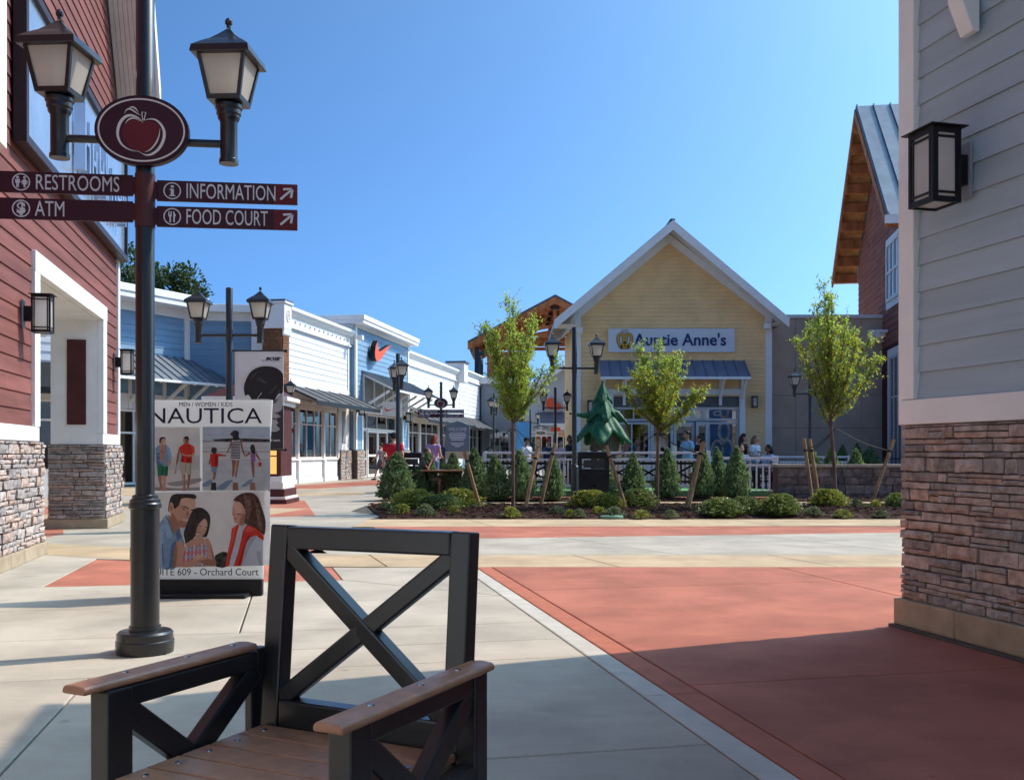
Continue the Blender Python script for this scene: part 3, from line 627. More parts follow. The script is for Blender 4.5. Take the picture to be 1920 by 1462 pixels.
def apple_sign(o, z, k=1, y=-.075):
    w, h = .262 * k, .2 * k
    s = MB().prism(ell(0, z, w + .008, h + .008, 48), y - .006, y + .045, 'xz').build('oval_sign', mat('sign_edge', (.02, .01, .012), .4, .05), o, smooth=40)
    flat('sign_face', SIGNM, s, ell(0, z, w, h, 48), y - .0065)
    ring('sign_rim', CREAML, s, 0, z, w - .012, h - .012, .009, y - .0095, .002, 48)
    # apple: fill, left and right cream outlines, highlight strokes, stem and leaf (drawn in a 1920 x 1440 view, centred near 800, 780)
    q = lambda pts: [((x - 790) / 1920 * .512 * k, z + (730 - v) / 1920 * .512 * k) for x, v in pts]
    flat('apple_fill', SIGNR, s, q(smooth_pts([(830, 570), (730, 510), (600, 505), (470, 580), (390, 720), (380, 860), (430, 1000), (530, 1110), (640, 1180), (760, 1210), (860, 1215), (960, 1190), (1060, 1110), (1140, 980), (1180, 830), (1180, 690), (1130, 590), (1040, 535), (930, 530), (830, 570)], 3)[:-1]), y - .0095, .002)
    L = smooth_pts([(825, 575), (740, 480), (620, 425), (520, 420), (420, 475), (330, 600), (285, 760), (290, 900), (350, 1040), (460, 1140), (600, 1195), (750, 1210)], 4)
    n = len(L); stroke('apple_outline', CREAML, s, q(L), [.0165 * k * max(.12, math.sin(math.pi * (i / (n - 1)) ** .85)) for i in range(n)], y - .0115, .002)
    L = smooth_pts([(830, 522), (950, 485), (1080, 490), (1190, 570), (1265, 700), (1280, 840), (1240, 1000), (1150, 1150), (1030, 1250), (920, 1285), (840, 1270), (735, 1215)], 4)
    n = len(L); stroke('apple_outline', CREAML, s, q(L), [.0165 * k * max(.12, math.sin(math.pi * (i / (n - 1)))) for i in range(n)], y - .0115, .002)
    for L in ([(445, 605), (500, 525), (580, 480), (660, 480), (755, 530)], [(1188, 690), (1165, 860), (1090, 1030), (980, 1160), (865, 1220)], [(430, 380), (470, 300), (540, 275), (620, 310), (700, 370), (775, 405)], [(525, 250), (600, 230), (670, 265), (725, 350)]):
        L = smooth_pts(L, 4); n = len(L); stroke('apple_highlight', CREAML, s, q(L), [.0085 * k * max(.2, math.sin(math.pi * i / (n - 1))) for i in range(n)], y - .0118, .002)
    stroke('apple_stem', CREAML, s, q([(820, 515), (798, 335), (885, 340), (845, 510)]), .005 * k, y - .0118, .002)
def icon(s, kind, x, y, z, r):
    ring('icon_ring', SILVER, s, x, z, r, r, r * .13, y, .002, 28)
    t = lambda pts: flat('icon', SILVER, s, [(x + a * r, z + b * r) for a, b in pts], y, .002)
    man = lambda dx: (t([(dx + .16 * math.cos(i * .7), .52 + .16 * math.sin(i * .7)) for i in range(9)]), t([(dx - .26, .32), (dx + .26, .32), (dx + .26, -.1), (dx + .14, -.1), (dx + .14, -.62), (dx + .02, -.62), (dx + .02, -.15), (dx - .02, -.15), (dx - .02, -.62), (dx - .14, -.62), (dx - .14, -.1), (dx - .26, -.1)]))
    if kind == 'wc':
        man(-.38); dx = .38; t([(dx + .15 * math.cos(i * .7), .52 + .15 * math.sin(i * .7)) for i in range(9)])
        t([(dx - .1, .32), (dx + .1, .32), (dx + .42, -.05), (dx + .34, -.12), (dx + .12, .1), (dx + .3, -.28), (dx + .1, -.28), (dx + .1, -.62), (dx - .1, -.62), (dx - .1, -.28), (dx - .3, -.28), (dx - .12, .1), (dx - .34, -.12), (dx - .42, -.05)])
    if kind == 'info': t(ell(0, .5, .2, .15, 12)); t([(-.3, .22), (.18, .22), (.18, -.5), (.36, -.5), (.36, -.62), (-.36, -.62), (-.36, -.5), (-.16, -.5), (-.16, .1), (-.3, .1)])
    if kind == 'food':
        t([(-.44, .6), (-.37, .6), (-.36, .2), (-.3, .2), (-.29, .6), (-.21, .6), (-.2, .2), (-.14, .2), (-.13, .6), (-.06, .6), (-.06, .08), (-.16, -.08), (-.14, -.68), (-.32, -.68), (-.32, -.08), (-.44, .08)])
        t([(.12, .62), (.2, .6), (.42, .12), (.3, .0), (.28, -.66), (.12, -.66)])
    if kind == 'atm': text('$', SILVER, s, x, y - .001, z, r * 1.75, bold=.004, ext=.001, name='icon')
def arrow(s, x, y, z, r, ang):
    mb = MB(); c, sn = math.cos(R(ang)), math.sin(R(ang)); T = lambda a, b: (x + (a * c - b * sn) * r, z + (a * sn + b * c) * r)
    for a, b in (((-1, 0), (.95, 0)), ((1, .06), (.12, .75)), ((1, -.06), (.12, -.75))):
        d = (Vector(b) - Vector(a)).normalized(); q = Vector((-d.y, d.x)) * .14; mb.prism([T(*(Vector(a) + q)), T(*(Vector(b) + q)), T(*(Vector(b) - q)), T(*(Vector(a) - q))], y - .002, y, 'xz')
    mb.build('arrow', SILVER, s)
def blade(o, side, z, h, L, word, kind, arrow_ang, x0=.07, y=0.0, fit=None):
    xa, xb = (x0, x0 + L) if side > 0 else (-x0 - L, -x0)
    s = boxo('direction_sign', SIGNM, o, xa, xb, y - .008, y + .008, z - h / 2, z + h / 2, bevel=.001)
    ya = y - .0085
    if side > 0 and arrow_ang is not None: flat('arrow_panel', SIGNR, s, [(xb - .14, z - h / 2 + .001), (xb - .001, z - h / 2 + .001), (xb - .001, z + h / 2 - .001), (xb - .14, z + h / 2 - .001)], ya, .0015); arrow(s, xb - .066, ya - .002, z, .047, arrow_ang)
    if side < 0 and arrow_ang is not None: flat('arrow_panel', SIGNR, s, [(xa + .001, z - h / 2 + .001), (xa + .14, z - h / 2 + .001), (xa + .14, z + h / 2 - .001), (xa + .001, z + h / 2 - .001)], ya, .0015); arrow(s, xa + .066, ya - .002, z, .047, arrow_ang)
    ix = xa + .09 if side > 0 else xb - .635
    icon(s, kind, ix, ya, z, h * .41); text(word, SILVER, s, ix + h * .62, ya - .001, z - .002, h * 1.04, sx=.6, bold=0, ext=.001, align='LEFT', fit={'RESTROOMS': .475, 'ATM': .167, 'INFORMATION': .525, 'FOOD COURT': .48}[word])
    MB().bar((0, y, z), (x0 * side * 1.05, y, z), .03, h * .8).build('clamp', SIGNM, o)
    return s
pm = G(272, 1222)
L1 = post('lamp_post', pm, R(7), 'nearest black lamp post with oval apple sign and four wayfinding blades', top=4.2, za=3.07, lrot=R(-10))
apple_sign(L1, 3.11)
b1 = .125
blade(L1, -1, 2.80, b1, .93, 'RESTROOMS', 'wc', 135); blade(L1, -1, 2.643, b1, .93, 'ATM', 'atm', 135)
blade(L1, 1, 2.775, b1, .83, 'INFORMATION', 'info', 42); blade(L1, 1, 2.62, b1, .83, 'FOOD COURT', 'food', 42)
MB().lathe([(.059, 2.55), (.059, 2.87)], 20).build('sign_band', mat('sign_band', (.09, .03, .03), .5, .1), L1, smooth=35)
L2 = post('lamp_post', P(430, HZ, 15.6).xy.to_3d(), R(0), 'black twin-lantern post carrying the headphone banner, behind the clothing poster', top=3.8)
post('lamp_post', P(746, HZ, 27.5).xy.to_3d(), R(-72), 'black lamp post seen end-on rising out of the big shrub at the bed corner', top=3.95)
L4 = post('lamp_post', P(827, HZ, 38.5).xy.to_3d(), R(0), 'distant lamp post with small oval apple sign and direction blades', top=3.95)
apple_sign(L4, 3.12)
blade(L4, -1, 2.80, b1 * 1.15, .84, 'RESTROOMS', 'wc', 90); blade(L4, -1, 2.63, b1 * 1.15, .84, 'ATM', 'atm', 0); blade(L4, 1, 2.80, b1 * 1.15, .83, 'INFORMATION', 'info', 0); blade(L4, 1, 2.63, b1 * 1.15, .83, 'FOOD COURT', 'food', 0)
post('lamp_post', P(1077, HZ, 21.7).xy.to_3d(), R(4), 'tall black lamp post in front of the yellow gabled shop, by the trash bin', top=3.95)
post('lamp_post', P(1041, HZ, 41).xy.to_3d(), R(0), 'black lamp post left of the yellow shop, partly behind the first young tree', top=3.9)
post('lamp_post', P(994, HZ, 62).xy.to_3d(), R(0), 'farthest lamp post, beside the blue banner down the arcade', top=3.9)
post('lamp_post', P(926, HZ, 46).xy.to_3d(), R(78), 'black lamp post at the end of the white storefront row behind tree foliage', top=3.95)
post('lamp_post', P(1519, HZ, 31).xy.to_3d(), R(0), 'black lamp post against the tan stucco wall, behind the right young tree', top=3.9)
post('lamp_post', P(519, HZ, 35).xy.to_3d(), R(0), 'lamp post mostly hidden behind the headphone banner, one lantern showing', top=3.6)
# banner on the second post: woman's head with headphones, grey to black
bn = empty('banner', L2.location + Vector((0, -.01, 0)), 0, 'headphone advertising banner hanging from the second lamp post', 'banner')
bx0, bx1, bz0, bz1 = .09, .86, P(0, 842, 15.6).z, P(0, 659, 15.6).z
GB = printed('banner_grey', (.66, .63, .64), .05, 2); HAIR = mat('print_hair', (.03, .026, .028), .6, .25, 30, stretch=(3, 3, .6)); DK = mat('print_dark', (.045, .04, .042), .6, .1, 5)
FACEG = mat('print_face', (.36, .34, .34), .6, .1, 8); FACED = mat('print_face_dark', (.12, .11, .11), .6, .1, 8)
boxo('banner_cloth', GB, bn, bx0, bx1, -.006, .006, bz0, bz1)
for z in (bz1 + .01, bz0 - .01): MB().tube([(.03, 0, z), (bx1 + .03, 0, z)], .012, 8).lathe([(.001, -.03), (.025, -.015), (.025, .015), (.001, .03)], 10, (bx1 + .035, 0, z)).build('banner_rod', BLACK2, bn, smooth=40)
bw, bh = bx1 - bx0, bz1 - bz0
B = lambda pts: [(bx0 + bw * min(max((x - 15) / 640, 0.002), .998), bz1 - bh * (y - 75) / 1245) for x, y in pts]   # points read in the 835 x 1462 view
flat('print', DK, bn, B([(15, 900), (655, 760), (655, 1318), (15, 1318)]), -.0065, .0015)
flat('print', FACEG, bn, B(smooth_pts([(200, 640), (330, 640), (500, 690), (560, 680), (600, 640), (640, 600), (640, 780), (620, 830), (560, 850), (600, 890), (620, 910), (560, 940), (590, 985), (560, 1010), (610, 1060), (560, 1095), (470, 1090), (380, 1040), (260, 900), (200, 760)], 2)), -.0085, .0015)
flat('print', HAIR, bn, B(smooth_pts([(150, 640), (135, 540), (165, 430), (230, 330), (330, 275), (440, 262), (560, 285), (640, 350), (652, 420), (645, 600), (600, 610), (560, 660), (520, 740), (500, 690), (420, 680), (320, 680), (230, 680), (190, 630)], 3)), -.0105, .0015)
flat('print', FACED, bn, B([(500, 700), (560, 690), (600, 640), (560, 730), (510, 740)]), -.012, .001); flat('print', FACED, bn, B(smooth_pts([(515, 915), (560, 925), (615, 905), (560, 945), (515, 940)], 2)), -.0105, .001); flat('print', FACED, bn, B([(520, 840), (570, 855), (620, 835), (560, 880)]), -.0105, .001)
HP = mat('print_headphone', (.62, .60, .60), .5, .04); stroke('print', HP, bn, B(smooth_pts([(130, 660), (115, 560), (130, 450), (190, 350), (290, 270), (420, 245), (540, 265), (600, 295)], 4)), .022, -.0115, .001)
flat('print', HP, bn, B(smooth_pts([(150, 660), (190, 625), (235, 690), (180, 720), (150, 700)], 2)), -.012, .001)
for a, b in (((300, 420), (400, 470)), ((330, 400), (430, 480)), ((220, 430), (300, 350)), ((470, 620), (560, 520)), ((310, 680), (370, 600)), ((560, 650), (605, 575))): stroke('print', FACED if a[0] != 310 else HP, bn, B([a, b]), [.004, .010], -.0125, .001)
text('BOSE', INK, bn, bx0 + bw * .77, -.0075, bz1 - bh * .077, .068, sx=1.35, bold=.004, shear=.35, ext=.001)
MB().box(bx0 + bw * .54, bx0 + bw * .62, -.008, -.006, bz1 - bh * .092, bz1 - bh * .088).box(bx0 + bw * .91, bx0 + bw * .97, -.008, -.006, bz1 - bh * .066, bz1 - bh * .062).build('print', INK, bn)
text('Better sound through research', INK, bn, bx0 + bw * .75, -.0075, bz1 - bh * .102, .024, sx=.95, shear=.3, ext=.0005)
text('food court', WHITE, bn, bx0 + bw * .79, -.0085, bz1 - bh * .908, .055, sx=.9, ext=.001)
# ------------------------------------------------------------------ directory kiosk behind the poster
kp = P(458, HZ, 22.9); ko = empty('directory_kiosk', (kp.x, 23.6, 0), 0, 'maroon directory kiosk with white stepped plinth and amber glowing panels', 'kiosk')
for i, (w, z0, z1, m) in enumerate(((.98, 0, .1, MAROON_D), (.95, .1, .17, PINKW), (.92, .17, .34, MAROON_D), (.88, .34, .5, PINKW), (.86, .5, .64, WHITE), (.82, .64, 2.3, MAROON_D), (.9, 2.3, 2.4, WHITE), (1.0, 2.4, 2.5, PINKW))): boxo(('plinth', 'plinth_band')[i % 2] if z0 < .6 else ('body' if i == 5 else 'cornice'), m, ko, -w, w, -w * .7, w * .7, z0, z1, bevel=.012)
MB().lathe([(1.35, 0), (.9, .18), (.12, .42), (.1, .5)], 4, (0, 0, 2.501), R(45), 1, .72).build('roof', MAROON_D, ko)
AMB = mat('amber_panel', (.75, .42, .13), .4, .1, 3); e_ = AMB.node_tree.nodes['Principled BSDF']; e_.inputs['Emission Color'].default_value = (1, .55, .15, 1); e_.inputs['Emission Strength'].default_value = .35
for x in (-.65, .0, .65):
    for z0, z1 in ((.7, 1.1), (1.13, 1.5), (1.53, 2.2)): boxo('panel', AMB, ko, x - .07, x + .07, -.60, -.565, z0, z1)
# ------------------------------------------------------------------ clothing poster on a black foot
pp = G(386, 1116); po = empty('poster_stand', (pp.x, pp.y, 0), R(0), 'tall white clothing poster with family beach photos on a black foot', 'poster')
SY = pp.y; Zp = lambda py: P(0, py, SY).z; Xp = lambda px: P(px, 0, SY).x - pp.x
PW = printed('poster_white', (.80, .80, .78), .02, 2)
zt_, zb_ = Zp(750), Zp(1085)
MB().prism([(Xp(261), zt_), (Xp(511), zt_), (Xp(493), zb_), (Xp(279), zb_)], -.012, .012, 'xz').build('panel', PW, po, bevel=.002)
boxo('foot', BLACK2, po, Xp(279), Xp(493), -.03, .03, .001, zb_ - .003, bevel=.01); boxo('foot', BLACK2, po, Xp(300), Xp(472), -.2, .35, .0, .03, bevel=.01)
N = lambda pts: [(Xp(280 + x * .26), Zp(740 + y * .26)) for x, y in pts]   # points read in the 1000 x 1462 view
_pl = [0]
def pr(pts, m, lvl=1, sm=0): return flat('print', m, po, N(smooth_pts(pts, sm) if sm else pts), -.0125 - .0012 * lvl, .001)
pc = lambda n, c, v=.05, sc=8: printed('print_' + n, tuple(min(.8, q * 1.25) for q in c), v, sc)
SAND, SEA, SKYP = pc('sand', (.62, .59, .57)), pc('sea', (.50, .53, .56)), pc('sky', (.45, .52, .58)); SK, SKD = pc('skin', (.56, .31, .21)), pc('skin_dark', (.33, .15, .095)); HB = pc('hair', (.028, .017, .014), .2, 40)
RD, GN, BLS, WHP, KH, PU, PKP = pc('red', (.60, .045, .03)), pc('green', (.04, .22, .13)), pc('blue_shirt', (.24, .36, .52), .12, 60), pc('white', (.62, .61, .60)), pc('khaki', (.50, .44, .36)), pc('purple', (.32, .16, .34)), pc('pink', (.62, .22, .24), .2, 70)
STR = pc('stripe', (.02, .02, .06)); SHB = pc('shade_blue', (.22, .30, .40)); SHG = pc('shade_grey', (.33, .31, .30))
xl = (Xp(279) * .3 + Xp(261) * .7)
_lv = [0]
def view(k, ox, oy):
    def f(pts, m, sm=2, n=1):
        _lv[0] += .14; return flat('print', m, po, [(Xp(ox + x * k), Zp(oy + y * k)) for x, y in (smooth_pts(pts + [pts[0]], sm)[:-1] if sm else pts)], -.0126 - .0006 * _lv[0], .0005)
    return f
A_, B_ = view(.18, 285, 795), view(.176, 290, 920)
SKL, SKM, SKS = pc('skin_lit', (.64, .43, .33)), pc('skin_mid', (.58, .34, .245)), pc('skin_shade', (.38, .20, .14)); HB2 = pc('hair_sheen', (.07, .042, .034), .25, 40); BRH, BRL = pc('brown_hair', (.12, .062, .048), .25, 40), pc('brown_hair_lit', (.23, .13, .10), .25, 40)
BLL, BLD, GND, RDD, RDL, KHD, CLD = pc('blue_lit', (.36, .50, .68), .12, 60), pc('blue_fold', (.13, .20, .32), .12, 60), pc('green_fold', (.02, .12, .07)), pc('red_fold', (.36, .02, .018)), pc('red_lit', (.70, .10, .08)), pc('khaki_fold', (.36, .31, .25)), pc('cloud', (.52, .57, .62))
# upper left: two men walking on the beach
A_([(-110, 30), (504, 30), (504, 692), (-95, 692)], pc('pale', (.60, .59, .575), .06, 5), 0); A_([(-100, 330), (504, 330), (504, 480), (-100, 470)], pc('surf', (.54, .53, .52), .08, 6), 0); A_([(-98, 470), (504, 480), (504, 692), (-95, 692)], SAND, 0); A_([(160, 610), (300, 590), (504, 560), (504, 600), (330, 640), (200, 640)], SHG); A_([(-90, 660), (60, 655), (300, 668), (504, 655), (504, 692), (-95, 692)], SHG, 0)
A_([(28, 300), (60, 290), (50, 430), (30, 470)], WHP)
A_([(95, 540), (118, 540), (112, 610), (120, 680), (95, 690), (85, 600)], SKM); A_([(118, 540), (160, 535), (148, 610), (152, 690), (118, 690), (120, 610)], SKM); A_([(66, 540), (100, 540), (100, 600), (115, 670), (98, 670), (80, 600)], SKS)
A_([(56, 400), (90, 385), (140, 385), (176, 420), (168, 540), (116, 535), (66, 540)], GN, 1); A_([(112, 440), (124, 440), (120, 535), (104, 536)], GND, 1); A_([(150, 430), (172, 430), (166, 535), (152, 535)], GND, 1)
A_([(40, 250), (85, 215), (150, 210), (192, 250), (214, 360), (180, 378), (176, 440), (130, 440), (84, 400), (58, 440)], BLS, 1); A_([(150, 215), (190, 250), (212, 355), (190, 370), (165, 280)], BLL, 1); A_([(50, 300), (84, 300), (84, 430), (58, 440)], BLD, 1)
for q in ((44, 270), (44, 320), (50, 370), (150, 300), (152, 350)): A_([q, (q[0] + 36, q[1] + 4), (q[0] + 36, q[1] + 9), (q[0], q[1] + 5)], BLL, 0)
A_([(92, 215), (145, 212), (138, 300), (130, 385), (96, 385), (86, 290)], SK, 1); A_([(116, 230), (121, 230), (117, 370), (112, 370)], SKS, 0); A_([(90, 280), (138, 288), (136, 300), (90, 292)], SKS, 0); A_([(176, 380), (206, 372), (200, 410), (178, 440), (168, 420)], SKM)
A_([(98, 165), (108, 148), (140, 150), (150, 178), (140, 212), (112, 212), (98, 190)], SKL); A_([(98, 185), (112, 190), (120, 212), (106, 208)], SKS); A_([(116, 192), (138, 190), (128, 200)], WHP, 0); A_([(110, 168), (124, 170), (124, 174), (110, 172)], HB, 0); A_([(130, 170), (144, 168), (144, 172), (130, 174)], HB, 0); A_([(84, 196), (84, 155), (105, 135), (140, 138), (152, 165), (140, 152), (110, 155), (100, 180), (96, 200)], HB)
A_([(320, 520), (352, 520), (348, 600), (356, 680), (332, 690), (328, 600)], SKD); A_([(378, 525), (410, 520), (400, 590), (392, 660), (374, 662), (380, 590)], SKD); A_([(330, 520), (342, 520), (340, 620), (346, 680), (336, 684)], SKM)
A_([(300, 390), (360, 400), (414, 408), (412, 520), (376, 524), (362, 450), (354, 512), (306, 514)], KH, 1); A_([(352, 420), (364, 420), (362, 500), (354, 510)], KHD, 1); A_([(398, 420), (414, 420), (412, 518), (398, 520)], KHD, 1)
A_([(290, 240), (340, 205), (392, 202), (446, 235), (452, 300), (424, 330), (420, 405), (360, 405), (304, 388), (306, 310)], RD, 1); A_([(400, 210), (444, 236), (448, 290), (428, 290), (415, 240)], RDL, 1); A_([(306, 310), (330, 330), (340, 398), (304, 388)], RDD, 1); A_([(360, 350), (416, 350), (418, 404), (370, 404)], RDD, 1)
A_([(290, 245), (306, 262), (290, 320), (268, 420), (256, 420), (268, 320)], SKD, 1); A_([(312, 300), (360, 318), (420, 318), (450, 285), (444, 330), (400, 338), (330, 326)], SKM, 1)
A_([(300, 320), (318, 320), (290, 440), (250, 516), (240, 510), (262, 430)], KHD); A_([(304, 330), (314, 330), (286, 440), (256, 500), (268, 440)], WHP)
A_([(334, 150), (346, 136), (382, 140), (390, 170), (376, 205), (346, 205), (332, 180)], SKD); A_([(334, 152), (346, 150), (350, 196), (338, 192)], SKM); A_([(336, 158), (348, 130), (380, 128), (392, 155), (386, 178), (376, 160), (352, 152)], HB)
# upper right: mother and children seen from behind at the sea
A_([(534, 28), (1240, 28), (1236, 690), (534, 690)], SKYP, 0); A_([(534, 60), (900, 50), (1240, 64), (1240, 110), (900, 96), (534, 108)], CLD, 1); A_([(534, 120), (1240, 130), (1240, 152), (534, 148)], CLD, 1); A_([(534, 186), (1238, 190), (1236, 690), (534, 690)], WHP, 0)
A_([(640, 160), (760, 150), (1000, 148), (1234, 158), (1234, 188), (1000, 186), (760, 184), (660, 180)], pc('breaker', (.12, .10, .10), .5, 50), 1); A_([(534, 172), (640, 176), (700, 184), (534, 188)], SHG, 1)
for y, c in ((246, SEA), (286, SHG)): A_([(534, y - 6), (700, y), (900, y - 5), (1236, y - 4), (1236, y + 4), (900, y + 6), (700, y + 9), (534, y + 5)], c, 1)
A_([(534, 380), (1237, 360), (1236, 690), (534, 690)], pc('wet_sand', (.52, .55, .58), .08, 8), 0)
for i in range(7): A_([(534, 395 + i * 34), (900, 385 + i * 36), (1236, 392 + i * 34), (1236, 396 + i * 34), (900, 391 + i * 36), (534, 401 + i * 34)], SEA if i % 2 else WHP, 1)
A_([(534, 620), (600, 580), (640, 580), (600, 640), (534, 650)], SHB); A_([(690, 650), (780, 590), (850, 580), (820, 620), (760, 680), (690, 680)], SHB); A_([(930, 650), (1000, 590), (1060, 570), (1040, 610), (980, 650)], SHB)
for x, c in ((650, HB), (876, SKD), (1056, SKS)): A_([(x - 26, 606), (x + 22, 606), (x + 30, 688), (x - 30, 688)], c, 1)
A_([(638, 470), (680, 470), (668, 540), (664, 570), (640, 575), (648, 530)], SKD); A_([(628, 440), (690, 440), (676, 500), (630, 494)], SHB, 1); A_([(612, 310), (660, 300), (730, 312), (772, 322), (770, 334), (700, 334), (694, 440), (624, 446), (612, 380)], RD, 1); A_([(660, 310), (694, 330), (690, 440), (662, 444)], RDD, 1); A_([(612, 330), (620, 380), (606, 420), (596, 416)], SKD); A_([(724, 318), (780, 318), (780, 336), (724, 332)], SKD, 1)
A_([(622, 270), (640, 246), (672, 246), (684, 270), (672, 300), (640, 304), (628, 290)], HB); A_([(622, 255), (640, 240), (660, 246), (650, 262)], HB2)
A_([(836, 370), (876, 380), (868, 470), (856, 545), (840, 535), (844, 450)], SKD); A_([(876, 376), (916, 366), (900, 470), (886, 552), (872, 540), (878, 450)], SKD); A_([(884, 380), (896, 378), (886, 470), (880, 540), (876, 470)], SKM)
A_([(838, 170), (920, 152), (926, 240), (928, 330), (908, 376), (824, 360), (830, 290), (842, 230)], WHP, 1)
for i in range(11): A_([(838 - (i % 3) - i * .8, 186 + i * 16), (924, 178 + i * 17), (925, 187 + i * 17), (836 - i * .8, 195 + i * 16)], STR, 0)
A_([(824, 190), (840, 176), (832, 230), (800, 290), (782, 310), (784, 296), (812, 240)], SKD, 1); A_([(922, 156), (940, 160), (950, 240), (980, 330), (966, 330), (936, 250)], SKD, 1); A_([(834, 110), (850, 72), (880, 66), (912, 84), (908, 130), (924, 160), (880, 172), (846, 164), (850, 130)], HB); A_([(820, 100), (850, 84), (852, 130), (836, 120)], HB2)
A_([(1034, 310), (1084, 312), (1080, 350), (1086, 380), (1068, 402), (1036, 380)], PU, 1); A_([(1036, 384), (1068, 400), (1072, 450), (1070, 550), (1058, 550), (1044, 450)], SKD); A_([(1034, 312), (1020, 288), (978, 330), (984, 342), (1018, 316)], SKD, 1); A_([(1084, 290), (1096, 300), (1136, 372), (1128, 378), (1090, 330)], SKD, 1); A_([(1030, 250), (1040, 215), (1068, 215), (1080, 250), (1082, 310), (1046, 304), (1036, 280)], HB); A_([(1112, 396), (1150, 398), (1142, 440), (1118, 438)], RD, 0)
# lower picture: man, girl, woman with red cardigan
B_([(-130, 22), (440, 10), (1236, 2), (1236, 790), (500, 806), (-110, 822)], pc('backdrop', (.62, .60, .59), .05, 3), 0)
B_([(650, 690), (700, 655), (780, 652), (790, 800), (660, 802)], pc('far_bush', (.09, .085, .075), .4, 40))
B_([(52, 360), (130, 250), (150, 300), (220, 450), (300, 470), (330, 560), (230, 820), (52, 822)], BLS, 1); B_([(52, 400), (110, 330), (100, 600), (110, 820), (52, 822)], BLL, 1); B_([(190, 560), (240, 520), (220, 700), (190, 820), (160, 820)], BLD, 1); B_([(86, 560), (96, 560), (110, 780), (96, 800)], BLD, 1)
B_([(150, 250), (200, 280), (280, 370), (270, 420), (220, 450), (170, 390)], SKS, 1); B_([(108, 300), (134, 250), (210, 460), (150, 520), (120, 420)], BLL, 0); B_([(128, 262), (142, 262), (214, 460), (204, 470)], BLD, 0); B_([(230, 440), (276, 390), (300, 480), (250, 530)], BLD, 1); B_([(276, 386), (330, 390), (322, 490), (290, 460)], pc('collar_light', (.5, .55, .6)), 1)
B_([(170, 160), (230, 70), (330, 50), (430, 80), (442, 160), (430, 240), (390, 300), (340, 380), (290, 384), (230, 330), (180, 240)], SKM, 3); B_([(280, 90), (360, 70), (430, 100), (438, 170), (420, 230), (360, 200), (300, 160)], SKL, 3); B_([(200, 230), (260, 320), (330, 382), (290, 388), (220, 340), (180, 250)], SKS, 2); B_([(270, 300), (340, 340), (372, 320), (340, 382), (290, 378)], SKS, 2)
B_([(156, 170), (180, 120), (210, 140), (214, 200), (190, 240), (166, 220)], SKM); B_([(172, 160), (190, 150), (200, 190), (184, 215)], SKS)
B_([(152, 200), (166, 110), (200, 40), (300, 30), (430, 34), (454, 62), (440, 84), (360, 72), (292, 84), (270, 150), (218, 190), (208, 140), (182, 118), (166, 160), (160, 232)], HB); B_([(220, 60), (300, 44), (400, 46), (330, 60), (250, 90)], HB2)
B_([(290, 168), (330, 160), (374, 184), (370, 192), (330, 174)], HB); B_([(396, 196), (432, 194), (430, 206), (398, 210)], HB); B_([(306, 186), (340, 190), (332, 198), (310, 196)], HB, 1); B_([(356, 200), (376, 240), (360, 268), (344, 268)], SKS); B_([(300, 292), (350, 296), (368, 290), (350, 318), (318, 310)], WHP); B_([(296, 290), (350, 292), (372, 286), (360, 296), (320, 298)], SKS); B_([(312, 314), (350, 322), (340, 330)], SKS)
B_([(330, 520), (320, 440), (360, 330), (400, 230), (450, 180), (520, 182), (580, 230), (602, 290), (590, 400), (566, 480), (540, 490), (440, 480), (400, 560), (350, 580)], HB, 3); B_([(440, 200), (500, 190), (470, 300), (420, 420), (380, 520), (400, 380)], HB2)
B_([(460, 400), (480, 350), (540, 290), (570, 330), (566, 400), (530, 470), (470, 500), (440, 490)], SKM, 2); B_([(490, 350), (540, 300), (564, 340), (550, 400), (500, 400)], SKL, 2); B_([(484, 366), (510, 372), (508, 380), (486, 376)], HB, 1); B_([(548, 376), (566, 380), (562, 388), (548, 384)], HB, 1); B_([(454, 436), (490, 452), (480, 464), (460, 456)], WHP, 1); B_([(450, 430), (494, 448), (490, 454), (456, 442)], RDD, 0)
B_([(340, 560), (400, 520), (470, 490), (530, 500), (540, 560), (350, 600)], SKM, 1); B_([(220, 620), (250, 540), (300, 520), (330, 600), (310, 700), (300, 800), (200, 812), (210, 700)], SKM, 1); B_([(220, 620), (250, 560), (250, 700), (230, 808), (200, 812)], SKS, 1); B_([(536, 510), (580, 500), (610, 560), (640, 680), (668, 770), (640, 800), (560, 790), (590, 730), (570, 620)], SKM, 1); B_([(600, 560), (640, 680), (668, 770), (650, 796), (620, 700)], SKS, 1)
B_([(336, 590), (440, 580), (530, 545), (566, 620), (584, 710), (560, 800), (304, 800), (310, 690)], PKP, 1)
for i in range(6): B_([(345 + i * 40, 592 - i * 8), (362 + i * 40, 590 - i * 8), (350 + i * 44, 800), (330 + i * 44, 800)], pc('plaid', (.34, .48, .60)) if i % 2 else WHP, 0)
for i in range(5): B_([(320, 618 + i * 40), (575, 590 + i * 42), (577, 602 + i * 42), (320, 632 + i * 40)], pc('plaid_pink', (.62, .20, .26)) if i % 2 else pc('plaid', (.34, .48, .60)), 0)
B_([(300, 770), (400, 740), (470, 670), (530, 690), (580, 720), (560, 760), (480, 770), (400, 806), (300, 808)], SKM, 2); B_([(420, 720), (470, 670), (520, 690), (480, 720)], SKL, 2); B_([(480, 740), (580, 720), (640, 740), (666, 790), (560, 790)], SKS, 2); B_([(460, 742), (530, 726), (530, 734), (464, 752)], SKS, 0)
